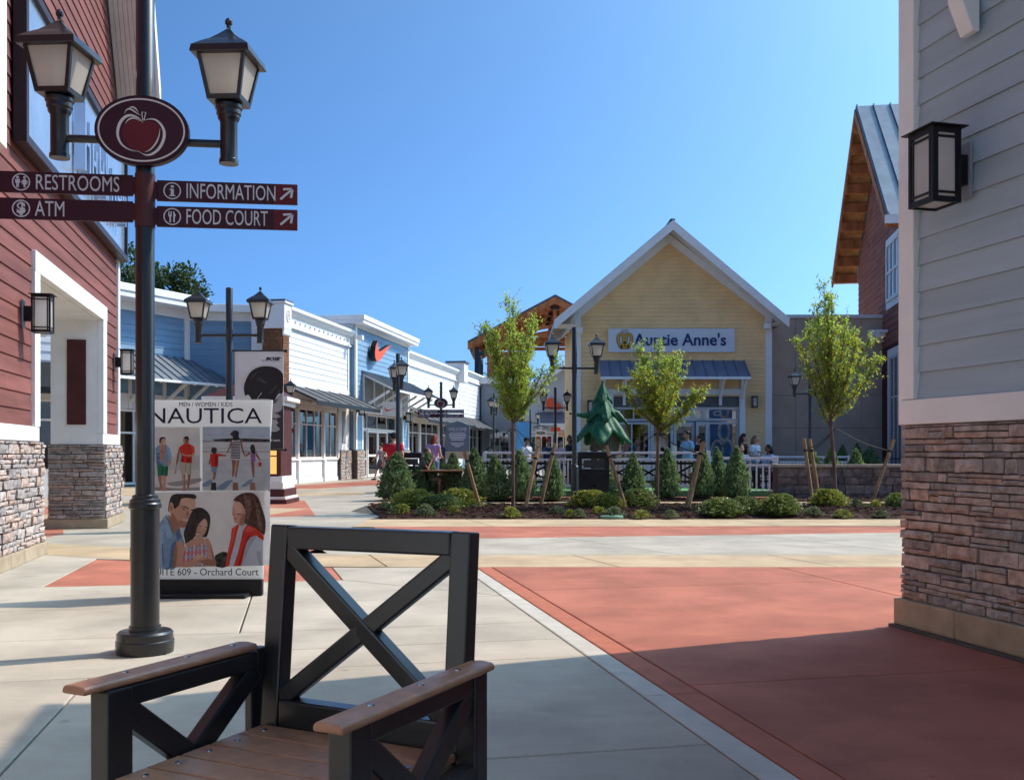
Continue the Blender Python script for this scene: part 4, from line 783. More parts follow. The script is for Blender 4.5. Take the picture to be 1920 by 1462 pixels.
B_([(940, 360), (1000, 350), (1160, 470), (1164, 790), (800, 800), (860, 560)], pc('pale_shirt', (.50, .52, .58), .06, 6), 1); B_([(1000, 480), (1100, 470), (1000, 640), (940, 796), (930, 700)], pc('shirt_fold', (.38, .40, .47)), 1); B_([(1090, 640), (1140, 640), (1150, 790), (1120, 790)], pc('shirt_fold', (.38, .40, .47)), 1)
B_([(830, 400), (870, 370), (916, 346), (890, 430), (860, 560), (820, 700), (800, 800), (760, 800), (790, 640), (820, 500)], RD, 1); B_([(840, 410), (880, 372), (850, 520), (806, 660), (780, 790), (766, 790), (800, 620)], RDL, 1)
B_([(950, 420), (1000, 350), (1100, 400), (1172, 480), (1168, 530), (1090, 470), (1000, 500), (970, 620), (930, 796), (850, 798), (900, 640), (930, 520)], RD, 1); B_([(1000, 480), (1040, 470), (980, 560), (936, 720), (920, 790), (900, 790), (940, 640)], RDD, 1); B_([(960, 430), (1010, 370), (1090, 410), (1000, 440)], RDL, 1)
B_([(836, 200), (860, 120), (920, 100), (980, 160), (990, 280), (960, 360), (900, 352), (860, 330), (846, 260)], SKM, 2); B_([(850, 150), (900, 110), (940, 160), (930, 230), (880, 240)], SKL, 2); B_([(940, 240), (985, 250), (960, 360), (910, 352)], SKS, 2); B_([(838, 220), (852, 256), (846, 270), (836, 240)], SKS, 1); B_([(884, 236), (930, 244), (926, 252), (888, 246)], HB, 1); B_([(850, 286), (886, 290), (870, 300)], RDD, 1)
B_([(846, 100), (880, 60), (950, 24), (1050, 22), (1110, 70), (1150, 180), (1190, 320), (1180, 460), (1150, 450), (1080, 390), (1000, 360), (964, 330), (980, 250), (960, 170), (920, 120), (870, 108)], BRH, 3); B_([(950, 40), (1020, 60), (1040, 180), (1000, 300), (980, 220), (970, 120)], BRL); B_([(1060, 60), (1110, 160), (1150, 300), (1150, 420), (1110, 360), (1090, 200)], BRL)
text('MEN / WOMEN / KIDS', NAVY, po, Xp(387), -.0135, Zp(758.5), .052, sx=1.25, ext=.0008, fit=.445)
text('NAUTICA', NAVY, po, Xp(386), -.014, Zp(781), .185, ext=.0008, fit=.95)
text('SUITE 609 - Orchard Court', NAVY, po, Xp(385), -.014, Zp(1072), .085, ext=.0008, fit=.90)
# ------------------------------------------------------------------ armchair in the foreground
BROWN = mat('recycled_plank', (.40, .175, .092), .42, .11, 22, bump=.12, bscale=140, stretch=(1, 1, 1), spec=.5, fine=.05, rnd=.05)
ZINC = mat('zinc_screw', (.45, .47, .5), .25, .05, metal=1)
def armchair(loc, rz, label, k=1, group=None):
    c = empty('armchair', loc, rz, label, 'chair', group)
    yb, lean = .27, .05
    zt, zs = .995, .40
    up = lambda x, z: (x, yb + lean * max(0, (z - .42) / .58), z)
    H = .325
    for s in (-1, 1):
        MB().bar(up(s * (H - .033), .0), up(s * (H - .033), .42), .060, .054, (0, 1, 0)).bar(up(s * (H - .033), .42), up(s * (H - .033), zt), .060, .054, (0, 1, 0)).build('back_post', BLACK, c, bevel=.006)
    MB().bar(up(-H + .062, zt - .034), up(H - .062, zt - .031), .054, .062).build('top_rail', BLACK, c, bevel=.006)
    MB().bar(up(-H + .067, .475), up(H - .067, .475), .056, .085).build('lower_rail', BLACK, c, bevel=.006)
    a, b, d, e = up(-H + .06, .93), up(H - .06, .515), up(H - .06, .93), up(-H + .06, .515)
    MB().bar(a, b, .046, .05).build('diagonal', BLACK, c, bevel=.006); MB().bar(d, e, .042, .05).build('diagonal', BLACK, c, bevel=.006)
    for s in (-1, 1):
        x = s * .338
        MB().box(x - .03, x + .03, -.29, -.215, 0, .65).build('front_leg', BLACK, c, bevel=.006)
        MB().box(x - .024, x + .024, -.216, .235, .60, .65).build('arm_rail', BLACK, c, bevel=.005)
        MB().box(x - .025, x + .025, -.216, .24, .365, .425).build('side_rail', BLACK, c, bevel=.006)
        MB().bar((x, -.23, .60), (x, -.02, .43), .044, .06, (0, 0, 1)).build('side_brace', BLACK, c, bevel=.006); MB().bar((x, .235, .60), (x, .01, .43), .044, .06).build('side_brace', BLACK, c, bevel=.006)
        if s > 0: MB().box(x - .03, x + .03, .236, .30, 0, .651).build('rear_leg', BLACK, c, bevel=.006)
        else: MB().box(x - .03, x - .0, .236, .30, 0, .651).build('rear_leg', BLACK, c, bevel=.006)
        ar = MB(); w = .037; prof = [(-w, .652), (w, .652), (w, .665), (w * .8, .671), (0, .674), (-w * .8, .671), (-w, .665)]
        xc = s * .352; ar.prism([(xc + a_, z_) for a_, z_ in prof], -.35, .30 if s > 0 else .235, 'xz'); arm = ar.build('armrest', BROWN, c, bevel=.006, seg=3)
        for y in (-.2, .0, .17): MB().lathe([(.0085, 0), (.008, .003), (.003, .004)], 10, (xc, y, .6735)).build('screw', ZINC, arm, smooth=40)
    for i in range(5):
        y0 = -.275 + i * .1045; p = MB().box(-.308, .308, y0, y0 + .099, .425, .447).build('seat_slat', BROWN, c, bevel=.005)
        for x in (-.26, .26): MB().lathe([(.0085, 0), (.008, .003), (.003, .004)], 10, (x, y0 + .05, .447)).build('screw', ZINC, p, smooth=40)
    MB().box(-.31, .31, -.285, -.255, .36, .424).build('front_rail', BLACK, c, bevel=.005)
    return c
armchair((-.523, 2.39, 0), R(-26), 'black X-back armchair with brown plank arms and seat, close in front')
# black benches of the same make seen from behind, beyond the hedge
def xbench(loc, rz, w, n, label):
    c = empty('bench', loc, rz, label, 'bench', 'black X-back benches')
    for i in range(n + 1):
        x = -w / 2 + w * i / n; MB().box(x - .035, x + .035, -.03, .03, 0, .95).build('post', BLACK2, c, bevel=.006)
    for z0, z1 in ((.88, .95), (.40, .46)): MB().box(-w / 2 + .036, w / 2 - .036, -.026, .026, z0, z1).build('rail', BLACK2, c)
    for i in range(n):
        x0, x1 = -w / 2 + w * i / n + .03, -w / 2 + w * (i + 1) / n - .03
        MB().bar((x0, 0, .47), (x1, 0, .87), .04, .05).build('diagonal', BLACK2, c); MB().bar((x0, 0, .87), (x1, 0, .47), .036, .05).build('diagonal', BLACK2, c)
    for i in range(4): MB().box(-w / 2, w / 2, .05 + i * .11, .05 + i * .11 + .1, .42, .445).build('seat_slat', BROWN, c)
    for x in (-w / 2, w / 2):
        MB().box(x - .03, x + .03, .43, .49, 0, .64).build('front_leg', BLACK2, c); MB().box(x - .045, x + .045, .04, .52, .641, .67).build('armrest', BROWN, c)
    return c
xbench((P(968, 0, 26).x, 26, 0), 0, 1.75, 2, 'black X-back bench behind the first young tree, by the hedge'); xbench((P(1216, 0, 26).x, 26, 0), 0, 2.4, 3, 'long black X-back bench in front of the green sculpted tree')
# ------------------------------------------------------------------ trash bins
def bin_(loc, rz, label, w=.3, h=1.15):
    b = empty('trash_bin', loc, rz, label, 'trash bin', 'black square trash bins'); boxo('body', BLACK2, b, -w, w, -w, w, .05, h * .66, bevel=.02); boxo('base', BLACK2, b, -w * .9, w * .9, -w * .9, w * .9, 0, .05)
    for x in (-w + .04, w - .04):
        for y in (-w + .04, w - .04): boxo('post', BLACK2, b, x - .03, x + .03, y - .03, y + .03, h * .66, h * .86)
    boxo('hood', BLACK2, b, -w * 1.05, w * 1.05, -w * 1.05, w * 1.05, h * .86, h, bevel=.04)
    for s in (-1, 1): MB().bar((-w + .03, -w - .006, h * (.1 if s > 0 else .6)), (w - .03, -w - .006, h * (.6 if s > 0 else .1)), .012, .05, (0, 0, 1)).build('cross_strap', BLACK2, b)
    boxo('flap', mat('bin_flap', (.05, .05, .055), .5), b, -w * .7, w * .7, -w - .008, -w + .01, h * .69, h * .84)
    return b
bin_(P(1112, 0, 23.5).xy.to_3d(), 0, 'large black trash bin right of the lamp post, before the sculpted tree', .36, 1.22); bin_(P(772, 0, 30).xy.to_3d(), 0, 'black trash bin with round sticker behind the seated man', .32, 1.2)
# ------------------------------------------------------------------ far storefront row on the left
FN = Face((-8.42, 37.6), math.atan2(.9876, .157))
def window(parent, x0, x1, z0, z1, nx, zt, y=0, fm=PINKW, fw=.07, gm=GLASS, zmid=None):
    """frame, mullions and separate panes; zt is the height of the transom"""
    w = MB(); w.box(x0, x1, y - .03, y + .06, z0, z0 + fw).box(x0, x1, y - .03, y + .06, z1 - fw, z1)
    xs = [x0 + fw / 2 + (x1 - x0 - fw) * i / nx for i in range(nx + 1)]
    for x in xs: w.box(x - fw / 2 * (1 if x in (xs[0], xs[-1]) else .6), x + fw / 2 * (1 if x in (xs[0], xs[-1]) else .6), y - .031, y + .059, z0 + fw, z1 - fw)
    rows = [z0 + fw] + ([zt] if zt else []) + [z1 - fw]
    if zt: w.box(x0 + fw, x1 - fw, y - .029, y + .058, zt - fw * .4, zt + fw * .4)
    f = w.build('window', fm, parent)
    for i in range(nx):
        for j in range(len(rows) - 1): boxo('pane', gm, f, xs[i] + .01, xs[i + 1] - .01, y + .01, y + .018, rows[j] + .005, rows[j + 1] - .005)
    return f
def interior(parent, x0, x1, z0, z1, y0=.08, d=1.6, seed=1):
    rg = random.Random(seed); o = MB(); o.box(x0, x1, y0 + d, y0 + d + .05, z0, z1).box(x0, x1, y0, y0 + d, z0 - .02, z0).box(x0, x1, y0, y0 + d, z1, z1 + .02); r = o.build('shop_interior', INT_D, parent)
    cols = [(.4, .08, .06), (.5, .48, .45), (.08, .12, .25), (.55, .5, .4), (.1, .1, .1), (.25, .28, .3), (.35, .2, .1)]
    x = x0 + .2
    while x < x1 - .3:
        w = rg.uniform(.2, .6); m = mat('goods_%d' % rg.randrange(7), cols[rg.randrange(7)], .8, .2, 6)
        h = rg.uniform(.5, 1.5); yy = y0 + rg.uniform(.3, d - .3); MB().lathe([(w * .3, 0), (w * .45, h * .3), (w * .5, h * .8), (w * .2, h), (.05, h + .1)], 8, (x + w / 2, yy, z0)).build('display', m, parent)
        x += w + rg.uniform(.1, .7)
def awning(parent, x0, x1, z0, z1, d, m=FABRIC, n=5, y=0, name='awning'):
    a = MB().add([(x0, y, z1), (x1, y, z1), (x1, y - d, z0), (x0, y - d, z0), (x0, y, z1 - .05), (x1, y, z1 - .05), (x1, y - d, z0 - .05), (x0, y - d, z0 - .05)], [(0, 1, 2, 3), (7, 6, 5, 4), (0, 3, 7, 4), (1, 5, 6, 2), (3, 2, 6, 7), (0, 4, 5, 1)]).build(name, m, parent)
    boxo('valance', BLACK2, a, x0, x1, y - d - .02, y - d - .0005, z0 - .17, z0 - .01)
    for i in range(n + 1):
        x = x0 + (x1 - x0) * i / n; MB().bar((x, y - .01, z1 + .012), (x, y - d, z0 + .012), .03, .03).build('seam', BLACK2, a)
    return a
def metal_awning(parent, x0, x1, z0, z1, d, nseam, y=0, m=METALR, brk=(), bm=WHITE, ends=True):
    a = MB().prism([(y - .0, z1), (y - d, z0), (y - d, z0 - .05), (y, z1 - .06)], x0, x1, 'yz').build('metal_awning', m, parent)
    for i in range(nseam + 1):
        x = x0 + .01 + (x1 - x0 - .02) * i / nseam; MB().bar((x, y - .01, z1 + .02), (x, y - d, z0 + .02), .025, .05).build('seam', m, a)
    boxo('fascia', bm, a, x0 - .02, x1 + .02, y - d - .03, y - d, z0 - .09, z0 + .0)
    for x in brk:
        b = MB(); t = .05; b.box(x - t, x + t, y - .1, y - .001, z0 - 1.0, z1 - .1); b.bar((x, y - .06, z0 - .75), (x, y - d * .72, z0 - .02), .09, .1); b.bar((x, y - .05, z1 - .16), (x, y - d + .02, z0 - .09), .085, .09); b.build('bracket', bm, parent)
    return a
def cornice(parent, x0, x1, z, y=0, m=WHITE, s=1):
    mb = MB(); mb.prism([(y, z), (y - .32 * s, z), (y - .32 * s, z - .12), (y - .26 * s, z - .16), (y - .2 * s, z - .26), (y - .1 * s, z - .3), (y - .08 * s, z - .62), (y - .13 * s, z - .66), (y - .13 * s, z - .74), (y, z - .76)], x0, x1, 'yz'); return mb.build('cornice', m, parent)
def shop_front(parent, x0, x1, bays, seed, zsill=.95, ztop=2.95, zhead=3.25, y=0):
    """panelled white base, pilasters and tall paned windows"""
    boxo('bulkhead', WHITE, parent, x0, x1, y - .02, y + .3, 0, zsill - .06); boxo('sill', WHITE, parent, x0, x1, y - .09, y + .06, zsill - .06, zsill, bevel=.01); boxo('head', PINKW, parent, x0, x1, y - .02, y + .3, ztop, zhead)
    boxo('skirting', WHITE, parent, x0, x1, y - .06, y - .0205, 0, .16)
    interior(parent, x0 + .1, x1 - .1, .9, ztop, y + .1, 1.6, seed)
    n = len(bays); xs = [x0]
    tot = sum(b[0] for b in bays)
    for b in bays: xs.append(xs[-1] + (x1 - x0) * b[0] / tot)
    for i, (w_, np) in enumerate(bays):
        a, b = xs[i], xs[i + 1]; p = .2
        boxo('pilaster', PINKW, parent, a, a + p, y - .07, y + .2, zsill + .001, ztop - .001, bevel=.01); boxo('pilaster_base', WHITE, parent, a - .02, a + p + .02, y - .12, y - .021, 0, zsill - .07, bevel=.01)
        window(parent, a + p, b - .001, zsill + .001, ztop - .001, np, zsill + (ztop - zsill) * .68, y + .02)
        pn = max(1, np)
        boxo('base_panel', WHITE, parent, a + p + .14, b - .14, y - .035, y - .0205, .26, zsill - .17, bevel=.01)
        boxo('downlight', mat('downlight', (.75, .75, .72), .4, .02), parent, (a + b) / 2 - .07, (a + b) / 2 + .07, y - .3, y - .14, zhead - .12, zhead - .02)
    boxo('pilaster', PINKW, parent, x1 - .001, x1 + .2, y - .07, y + .2, zsill + .001, ztop - .001, bevel=.01)
zn = 6.66
x = lambda px: FN.xs(px)[0]
# --- white section A (brick pier at its near end)
xa0, xa1 = x(533), x(655)
wa = empty('store_building', FN.o, FN.a, 'white clapboard storefront with black awning and cornice, left of blue swoosh tower', 'building')
boxo('wall', WHITEB, wa, xa0, xa1, .02, 1.3, 3.25, zn - .05); siding(wa, WHITEB, 3.95, zn - .74, .235, lambda z: [(xa0, xa1 - .3)], y=.02, d=.03)
cornice(wa, xa0, xa1, zn, .02); boxo('corner_board', WHITE, wa, xa1 - .3, xa1, -.04, .05, 3.6, zn - .77)
for i in range(14): xx = xa0 + .4 + i * (xa1 - xa0 - .8) / 13; MB().lathe([(.07, 0), (.05, .05), (.01, .06)], 8, (0, 0, 0)).build('cornice_boss', WHITE, wa, loc=(xx, -.07, zn - .46)).rotation_euler = (R(90), 0, 0)
boxo('trim', WHITE, wa, xa0, xa1, -.05, .04, 3.72, 3.94)
awning(wa, xa0 - .6, xa1 - .2, 3.12, 3.78, 1.5, FABRIC_G, 6)
shop_front(wa, xa0, xa1 - 1.7, [(1, 1), (2.4, 3), (1.5, 2)], 5)
# panelled bay and stone pier beside the door tower
boxo('panel_wall', PINKW, wa, xa1 - 1.5, xa1 - .02, -.02, .3, 1.3, 3.25); boxo('panel', mat('grey_panel', (.25, .26, .28), .6), wa, xa1 - 1.05, xa1 - .6, -.04, -.019, 1.6, 3.0); 
boxo('pier_core', MORTAR, wa, xa1 - 1.48, xa1 - .0, -.1, .3, 0, 1.28); stones(wa, ST, xa1 - 1.5, xa1, .0, 1.3, [.09, .12, .15], (.25, .6), -.1, .05, 61)
# brick pier with white cap
bp_ = empty('brick_pier', FN.o, FN.a, 'brick pier with white scrolled cap between the blue and white storefronts', 'pier')
xp0, xp1 = xa0 - .62, xa0 - .02
boxo('pier_core', MORTAR, bp_, xp0 + .01, xp1 - .01, -.18, .6, 0, zn - .9)
def bricks(parent, x0, x1, z0, z1, bw, bh, y, org=(0, 0, 0), rz=0, seed=2):
    rg = random.Random(seed); me = _brick; r_ = 0; z = z0
    while z < z1 - bh * .5:
        xx = x0 - (bw / 2 if r_ % 2 else 0)
        while xx < x1 - .02:
            a, b = max(xx, x0), min(xx + bw, x1)
            if b - a > .03: obj('brick', me, parent, Vector(org) + Matrix.Rotation(rz, 3, 'Z') @ Vector((a, y, z)), (0, 0, rz), (b - a - .012, .05 + rg.uniform(-.004, .004), bh - .012))
            xx += bw
        z += bh; r_ += 1
_brick = MB().box(0, 1, -1, 0, 0, 1).mesh('brick_shape', BRICK)
bricks(bp_, xp0, xp1, 3.4, zn - .9, .3, .115, -.16); bricks(bp_, 0, .75, 3.4, zn - .9, .3, .115, 0, org=(xp0, .58, 0), rz=R(-90), seed=5)
boxo('cap', WHITE, bp_, xp0 - .06, xp1 + .06, -.28, .7, zn - .9, zn + .02, bevel=.03); boxo('cap', WHITE, bp_, xp0 - .12, xp1 + .12, -.34, .78, zn + .021, zn + .1, bevel=.02); boxo('coping', mat('slate_cap', (.12, .13, .15), .5), bp_, xp0 - .1, xp1 + .1, -.32, .74, zn + .1, zn + .17)
MB().prism([(-.28, zn - .9), (-.24, zn - 1.1), (-.2, zn - 1.15), (-.2, zn - .9)], xp0 - .05, xp1 + .05, 'yz').build('corbel', WHITE, bp_)
ring('medallion', PINKW, bp_, (xp0 + xp1) / 2, zn - .4, .16, .24, .05, -.28, .03); ring('medallion', PINKW, bp_, (xp0 + xp1) / 2, zn - .4, .08, .12, .04, -.28, .03)
# --- blue swoosh tower
xn0, xn1 = xa1 + .02, x(757)
nk = empty('store_building', FN.o, FN.a, 'pale blue clapboard tower storefront with bracketed metal awning and glass doors', 'building')
znk = 7.02; yn = -.25
boxo('wall', BLUEB, nk, xn0, xn1, yn + .02, 1.5, 3.3, znk - .06); boxo('wall', WHITEB, nk, xn0 - .02, xn0 + .05, yn + .06, 1.52, zn - .6, znk - .06)
siding(nk, BLUEB, 3.3, znk - .2, .235, lambda z: [(xn0 + .22, xn1 - .22)], y=yn + .02, d=.03)
for a in (xn0, xn1 - .22): boxo('corner_board', WHITE, nk, a, a + .22, yn - .05, yn + .05, 1.32, znk - .1)
boxo('roof_edge', WHITE, nk, xn0 - .3, xn1 + .3, yn - .5, 1.7, znk - .05, znk + .12, bevel=.02); boxo('roof_edge', WHITE, nk, xn0 - .34, xn1 + .34, yn - .55, 1.75, znk + .121, znk + .34, bevel=.02); boxo('frieze', WHITE, nk, xn0, xn1, yn - .06, yn + .05, znk - .16, znk - .051)
metal_awning(nk, xn0 + 1.0, xn1 + .2, 4.05, 4.95, 1.8, 22, yn, METALR, [xn0 + 1.1 + i * (xn1 - xn0 - 1.1) / 5 for i in range(6)])
boxo('back_panel', mat('awning_back', (.28, .31, .35), .6), nk, xn0 + 1.0, xn1 - .3, yn - .03, yn, 3.4, 4.85)
boxo('head', PINKW, nk, xn0, xn1, yn - .08, yn + .2, 3.05, 3.35)
for a, b in ((xn0, xn0 + 1.1), (xn1 - 1.3, xn1)):
    boxo('pier_core', MORTAR, nk, a + .01, b - .01, yn - .1, yn + .3, 0, 1.28); stones(nk, ST, a, b, 0, 1.3, [.09, .12, .15], (.2, .5), yn - .1, .05, int(a * 10)); siding(nk, BLUEB, 1.32, 3.05, .235, lambda z: [(a + .22, b - .22)], y=yn - .02, d=.03)
    boxo('wall', BLUEB, nk, a + .05, b - .05, yn - .02, yn + .3, 1.3, 3.05); boxo('corner_board', WHITE, nk, a, a + .22, yn - .06, yn - .0, 1.32, 3.04); boxo('corner_board', WHITE, nk, b - .22, b, yn - .06, yn - .0, 1.32, 3.04)
dx0, dx1 = xn0 + 1.1, xn1 - 1.3
interior(nk, dx0, dx1, .02, 3.0, .2, 2.2, 9)
window(nk, dx0, dx1, 2.3, 3.04, 4, None, .1); dw = (dx1 - dx0) / 4
window(nk, dx0, dx0 + dw, .02, 2.29, 1, .9, .1)
for i in (0, 1): d_ = window(nk, dx0 + dw * (1 + i) + .02, dx0 + dw * (2 + i) - .02, .02, 2.29, 1, 1.05, .06, PINKW, .13); d_.name = 'door'; MB().tube([(dx0 + dw * 2 + (-.2 if i == 0 else .2), -.02, .9), (dx0 + dw * 2 + (-.2 if i == 0 else .2), -.02, 1.35)], .018, 8).build('handle', ZINC, d_)
window(nk, dx0 + dw * 3, dx1, .02, 2.29, 1, .9, .1)
# swoosh sign, projecting box shape
SWO = mat('orange_red_sign', (.72, .10, .035), .45, .04); sw = empty('shop_sign', FN.o, FN.a, 'orange-red swoosh sign standing off the blue tower wall', 'sign')
def sw_pts(pts): return [FN.at(640 + a * .2257, 590 + b * .2257, .25 + .35) for a, b in pts]
S1 = [(303, 215), (298, 240), (300, 275), (308, 300), (322, 305), (345, 292), (375, 270), (412, 250), (385, 285), (350, 335), (325, 370), (305, 388), (290, 382), (280, 352), (278, 310), (284, 262)]
MB().prism(sw_pts(S1), yn - .35, yn - .1, 'xz').build('swoosh_body', BLACK2, sw); MB().prism(sw_pts(S1), yn - .362, yn - .351, 'xz').build('swoosh_face', SWO, sw)
MB().bar((sw_pts([(300, 350)])[0][0], yn - .1, sw_pts([(300, 350)])[0][1]), (sw_pts([(300, 350)])[0][0], yn, sw_pts([(300, 350)])[0][1]), .06, .06).build('standoff', BLACK2, sw)
# hanging panel with small swoosh
hp = empty('hanging_sign', FN.o, FN.a, 'cream panel with small red swoosh hanging under the metal awning', 'sign')
hx = FN.at(740, 770, 1.6)[0]; q = P(736, 776, 43); 
hs = empty('x'); bpy.data.objects.remove(hs)
hp.location = (P(735, 0, 44.5).x, 44.5, 0); hp.rotation_euler = (0, 0, R(12)); hz = [P(0, py, 44.5).z for py in (754, 780)]
boxo('panel', PINKW, hp, -.43, .43, -.03, .03, hz[1], hz[0], bevel=.01); hc = (hz[0] + hz[1]) / 2
flat('print', SWO, hp, smooth_pts([(-.32, hc + .1), (-.33, hc - .02), (-.24, hc - .1), (-.1, hc - .07), (.36, hc + .12), (.0, hc - .0), (-.18, hc - .03), (-.27, hc - .01), (-.3, hc + .08)], 2), -.031); MB().tube([(-.3, 0, hz[0]), (-.3, 0, hz[0] + .5)], .01, 6).tube([(.3, 0, hz[0]), (.3, 0, hz[0] + .5)], .01, 6).build('hanger', BLACK2, hp)
# security floods on tower corners
def flood(loc, rz, label):
    f = empty('flood_light', loc, rz, label, 'light', 'small white flood lights'); boxo('housing', WHITE, f, -.12, .12, -.42, -.16, -.1, .12, bevel=.02); boxo('bracket', WHITE, f, -.04, .04, -.18, 0, -.04, .06); return f
flood(on(FN, 664, 634, .3), FN.a, 'white flood light at the near corner of the blue tower'); flood(on(FN, 752, 664, .3), FN.a, 'white flood light at the far corner of the blue tower')
# --- white section B with pier, further on
xb0, xb1 = xn1 + .02, x(855)
wb_ = empty('store_building', FN.o, FN.a, 'white clapboard storefront with black awning, right of blue swoosh tower', 'building')
zb2 = 6.75
boxo('wall', WHITEB, wb_, xb0, xb1, .02, 6, 3.25, zb2 - .05); siding(wb_, WHITEB, 3.95, zb2 - .74, .27, lambda z: [(xb0, xb1)], y=.02, d=.03); cornice(wb_, xb0, xb1, zb2, .02); boxo('trim', WHITE, wb_, xb0, xb1, -.05, .04, 3.72, 3.94)
awning(wb_, xb0, xb1 - .3, 3.0, 3.75, 1.4, FABRIC_G, 8); shop_front(wb_, xb0 + .3, xb1 - 2.2, [(1.4, 2), (2.2, 3), (1.4, 2)], 15); boxo('pier_core', MORTAR, wb_, xb1 - 2.0, xb1, -.02, .3, 0, 3.3); bricks(wb_, xb1 - 2.0, xb1 - .2, 0, 3.2, .4, .16, -.01)
boxo('cap', WHITE, wb_, xb1 - .1, xb1 + 1.1, -.6, .6, zb2 - .8, zb2 + .5, bevel=.03); boxo('coping', mat('slate_cap', (.12, .13, .15), .5), wb_, xb1 - .2, xb1 + 1.2, -.7, .7, zb2 + .5, zb2 + .62)
xc1 = x(985)
wc = empty('store_building', FN.o, FN.a, 'last white storefront of the row, running in behind the young tree', 'building')
zc2 = 7.0
boxo('wall', WHITEB, wc, xb1 + .02, xc1, .02, 6, 3.25, zc2 - .05); siding(wc, WHITEB, 3.95, zc2 - .74, .30, lambda z: [(xb1 + 1.1, xc1)], y=.02, d=.03); cornice(wc, xb1 + 1.1, xc1, zc2, .02); awning(wc, xb1 + .1, xb1 + 16, 2.9, 3.7, 1.4, FABRIC_G, 8); shop_front(wc, xb1 + .3, xb1 + 14, [(1.4, 2), (2.2, 3), (1.4, 2), (2, 2)], 16)
boxo('wall', PINKW, wc, xb1 + 14.3, xc1, -.02, .3, 0, 3.3)
wall_lantern(on(FN, 668, 768, .3), FN.a, .3, .5, 'wall lantern beside the swoosh store door, near side'); wall_lantern(on(FN, 756, 783, .3), FN.a, .3, .5, 'wall lantern beside the swoosh store door, far side')
# --- blue corner store on the far left (two walls meeting in an inner corner)
bl0 = P(225, 0, 33).x
FB = Face((P(352, 0, 37.5).x, 37.5), math.atan2(.55, 1.0) * -1 + R(0))
# left wall turns toward the viewer's left; right wall is nearly frontal
aL = R(63); oL = P(352, 0, 37.5)
FBL = Face((oL.x, oL.y), aL); FBR = Face((oL.x, oL.y), R(8))
zbl = EYE + (HZ - 562) * 37.5 / F - .36
bs = empty('store_building', (oL.x, oL.y, 0), aL, 'light blue clapboard corner storefront with white eave and metal awning', 'building')
LB_ = -9.5
boxo('wall', BLUEB, bs, LB_, -.02, .02, 3, 3.3, zbl); siding(bs, BLUEB, 3.4, zbl - .35, .235, lambda z: [(LB_, -.2)], y=.02, d=.03)
boxo('eave', WHITE, bs, LB_, .1, -.9, 4, zbl - .1, zbl + .1, bevel=.02); boxo('eave', WHITE, bs, LB_, .15, -.95, 4, zbl + .101, zbl + .36, bevel=.02); boxo('frieze', WHITE, bs, LB_, 0, -.06, .04, zbl - .4, zbl - .101); boxo('corner_board', WHITE, bs, -.2, .06, -.06, .06, 3.3, zbl - .41)
metal_awning(bs, LB_, .9, 3.75, 4.75, 1.6, 26, 0, METALR, [-8.2, -6.4, -4.6, -2.8, -1.2, -.1])
boxo('head', PINKW, bs, LB_, .0, -.04, .2, 2.75, 3.3); window(bs, LB_, -.2, .05, 2.74, 8, 1.9, .05, WHITE, .09, GLASS_D); interior(bs, LB_, -.2, .02, 2.7, .2, 1.8, 31)
Rz8 = R(8) - aL
rw = MB().box(.02, 3.1, .02, 3, 3.0, zbl - .15); o_ = rw.build('wall', BLUEB, bs); o_.rotation_euler = (0, 0, Rz8)
siding(bs, BLUEB, 3.0, zbl - .42, .235, lambda z: [(.12, 3.1)], y=.02, d=.03, rz=Rz8)
o_ = MB().box(-.05, 3.5, -.5, 3, zbl - .14, zbl + .16).build('eave', WHITE, bs, bevel=.02); o_.rotation_euler = (0, 0, Rz8); o_ = MB().box(0, 3.1, -.05, .04, zbl - .42, zbl - .141).build('frieze', WHITE, bs); o_.rotation_euler = (0, 0, Rz8)
o_ = MB().box(.1, 3.1, -.0, .3, 0, 2.99).build('wall', PINKW, bs); o_.rotation_euler = (0, 0, Rz8)
# --- storefront seen through the porch opening of the maroon store
pw = empty('store_building', (P(60, 0, 25.5).x, 25.5, 0), R(35), 'white storefront with black awning seen through the maroon porch', 'building')
boxo('wall', WHITEB, pw, -3, 1.6, .02, 1, 2.95, 5.2); siding(pw, WHITEB, 3.6, 5.2, .235, lambda z: [(-3, 1.6)], y=.02, d=.03); awning(pw, -3, 1.6, 2.85, 3.55, 1.0, FABRIC, 5)
boxo('bulkhead', WHITE, pw, -3, 1.6, -.02, .3, 0, .7); boxo('head', PINKW, pw, -3, 1.6, -.03, .3, 2.6, 2.95); 
for i in range(2): boxo('pilaster', PINKW, pw, -3 + i * 1.9, -2.75 + i * 1.9, -.08, .2, .701, 2.6); window(pw, -2.75 + i * 1.9, -1.1 + i * 1.9, .701, 2.59, 2, 2.05, .03, PINKW, .07, GLASS_D)
interior(pw, -3, 1.6, .6, 2.6, .2, 1.5, 41)
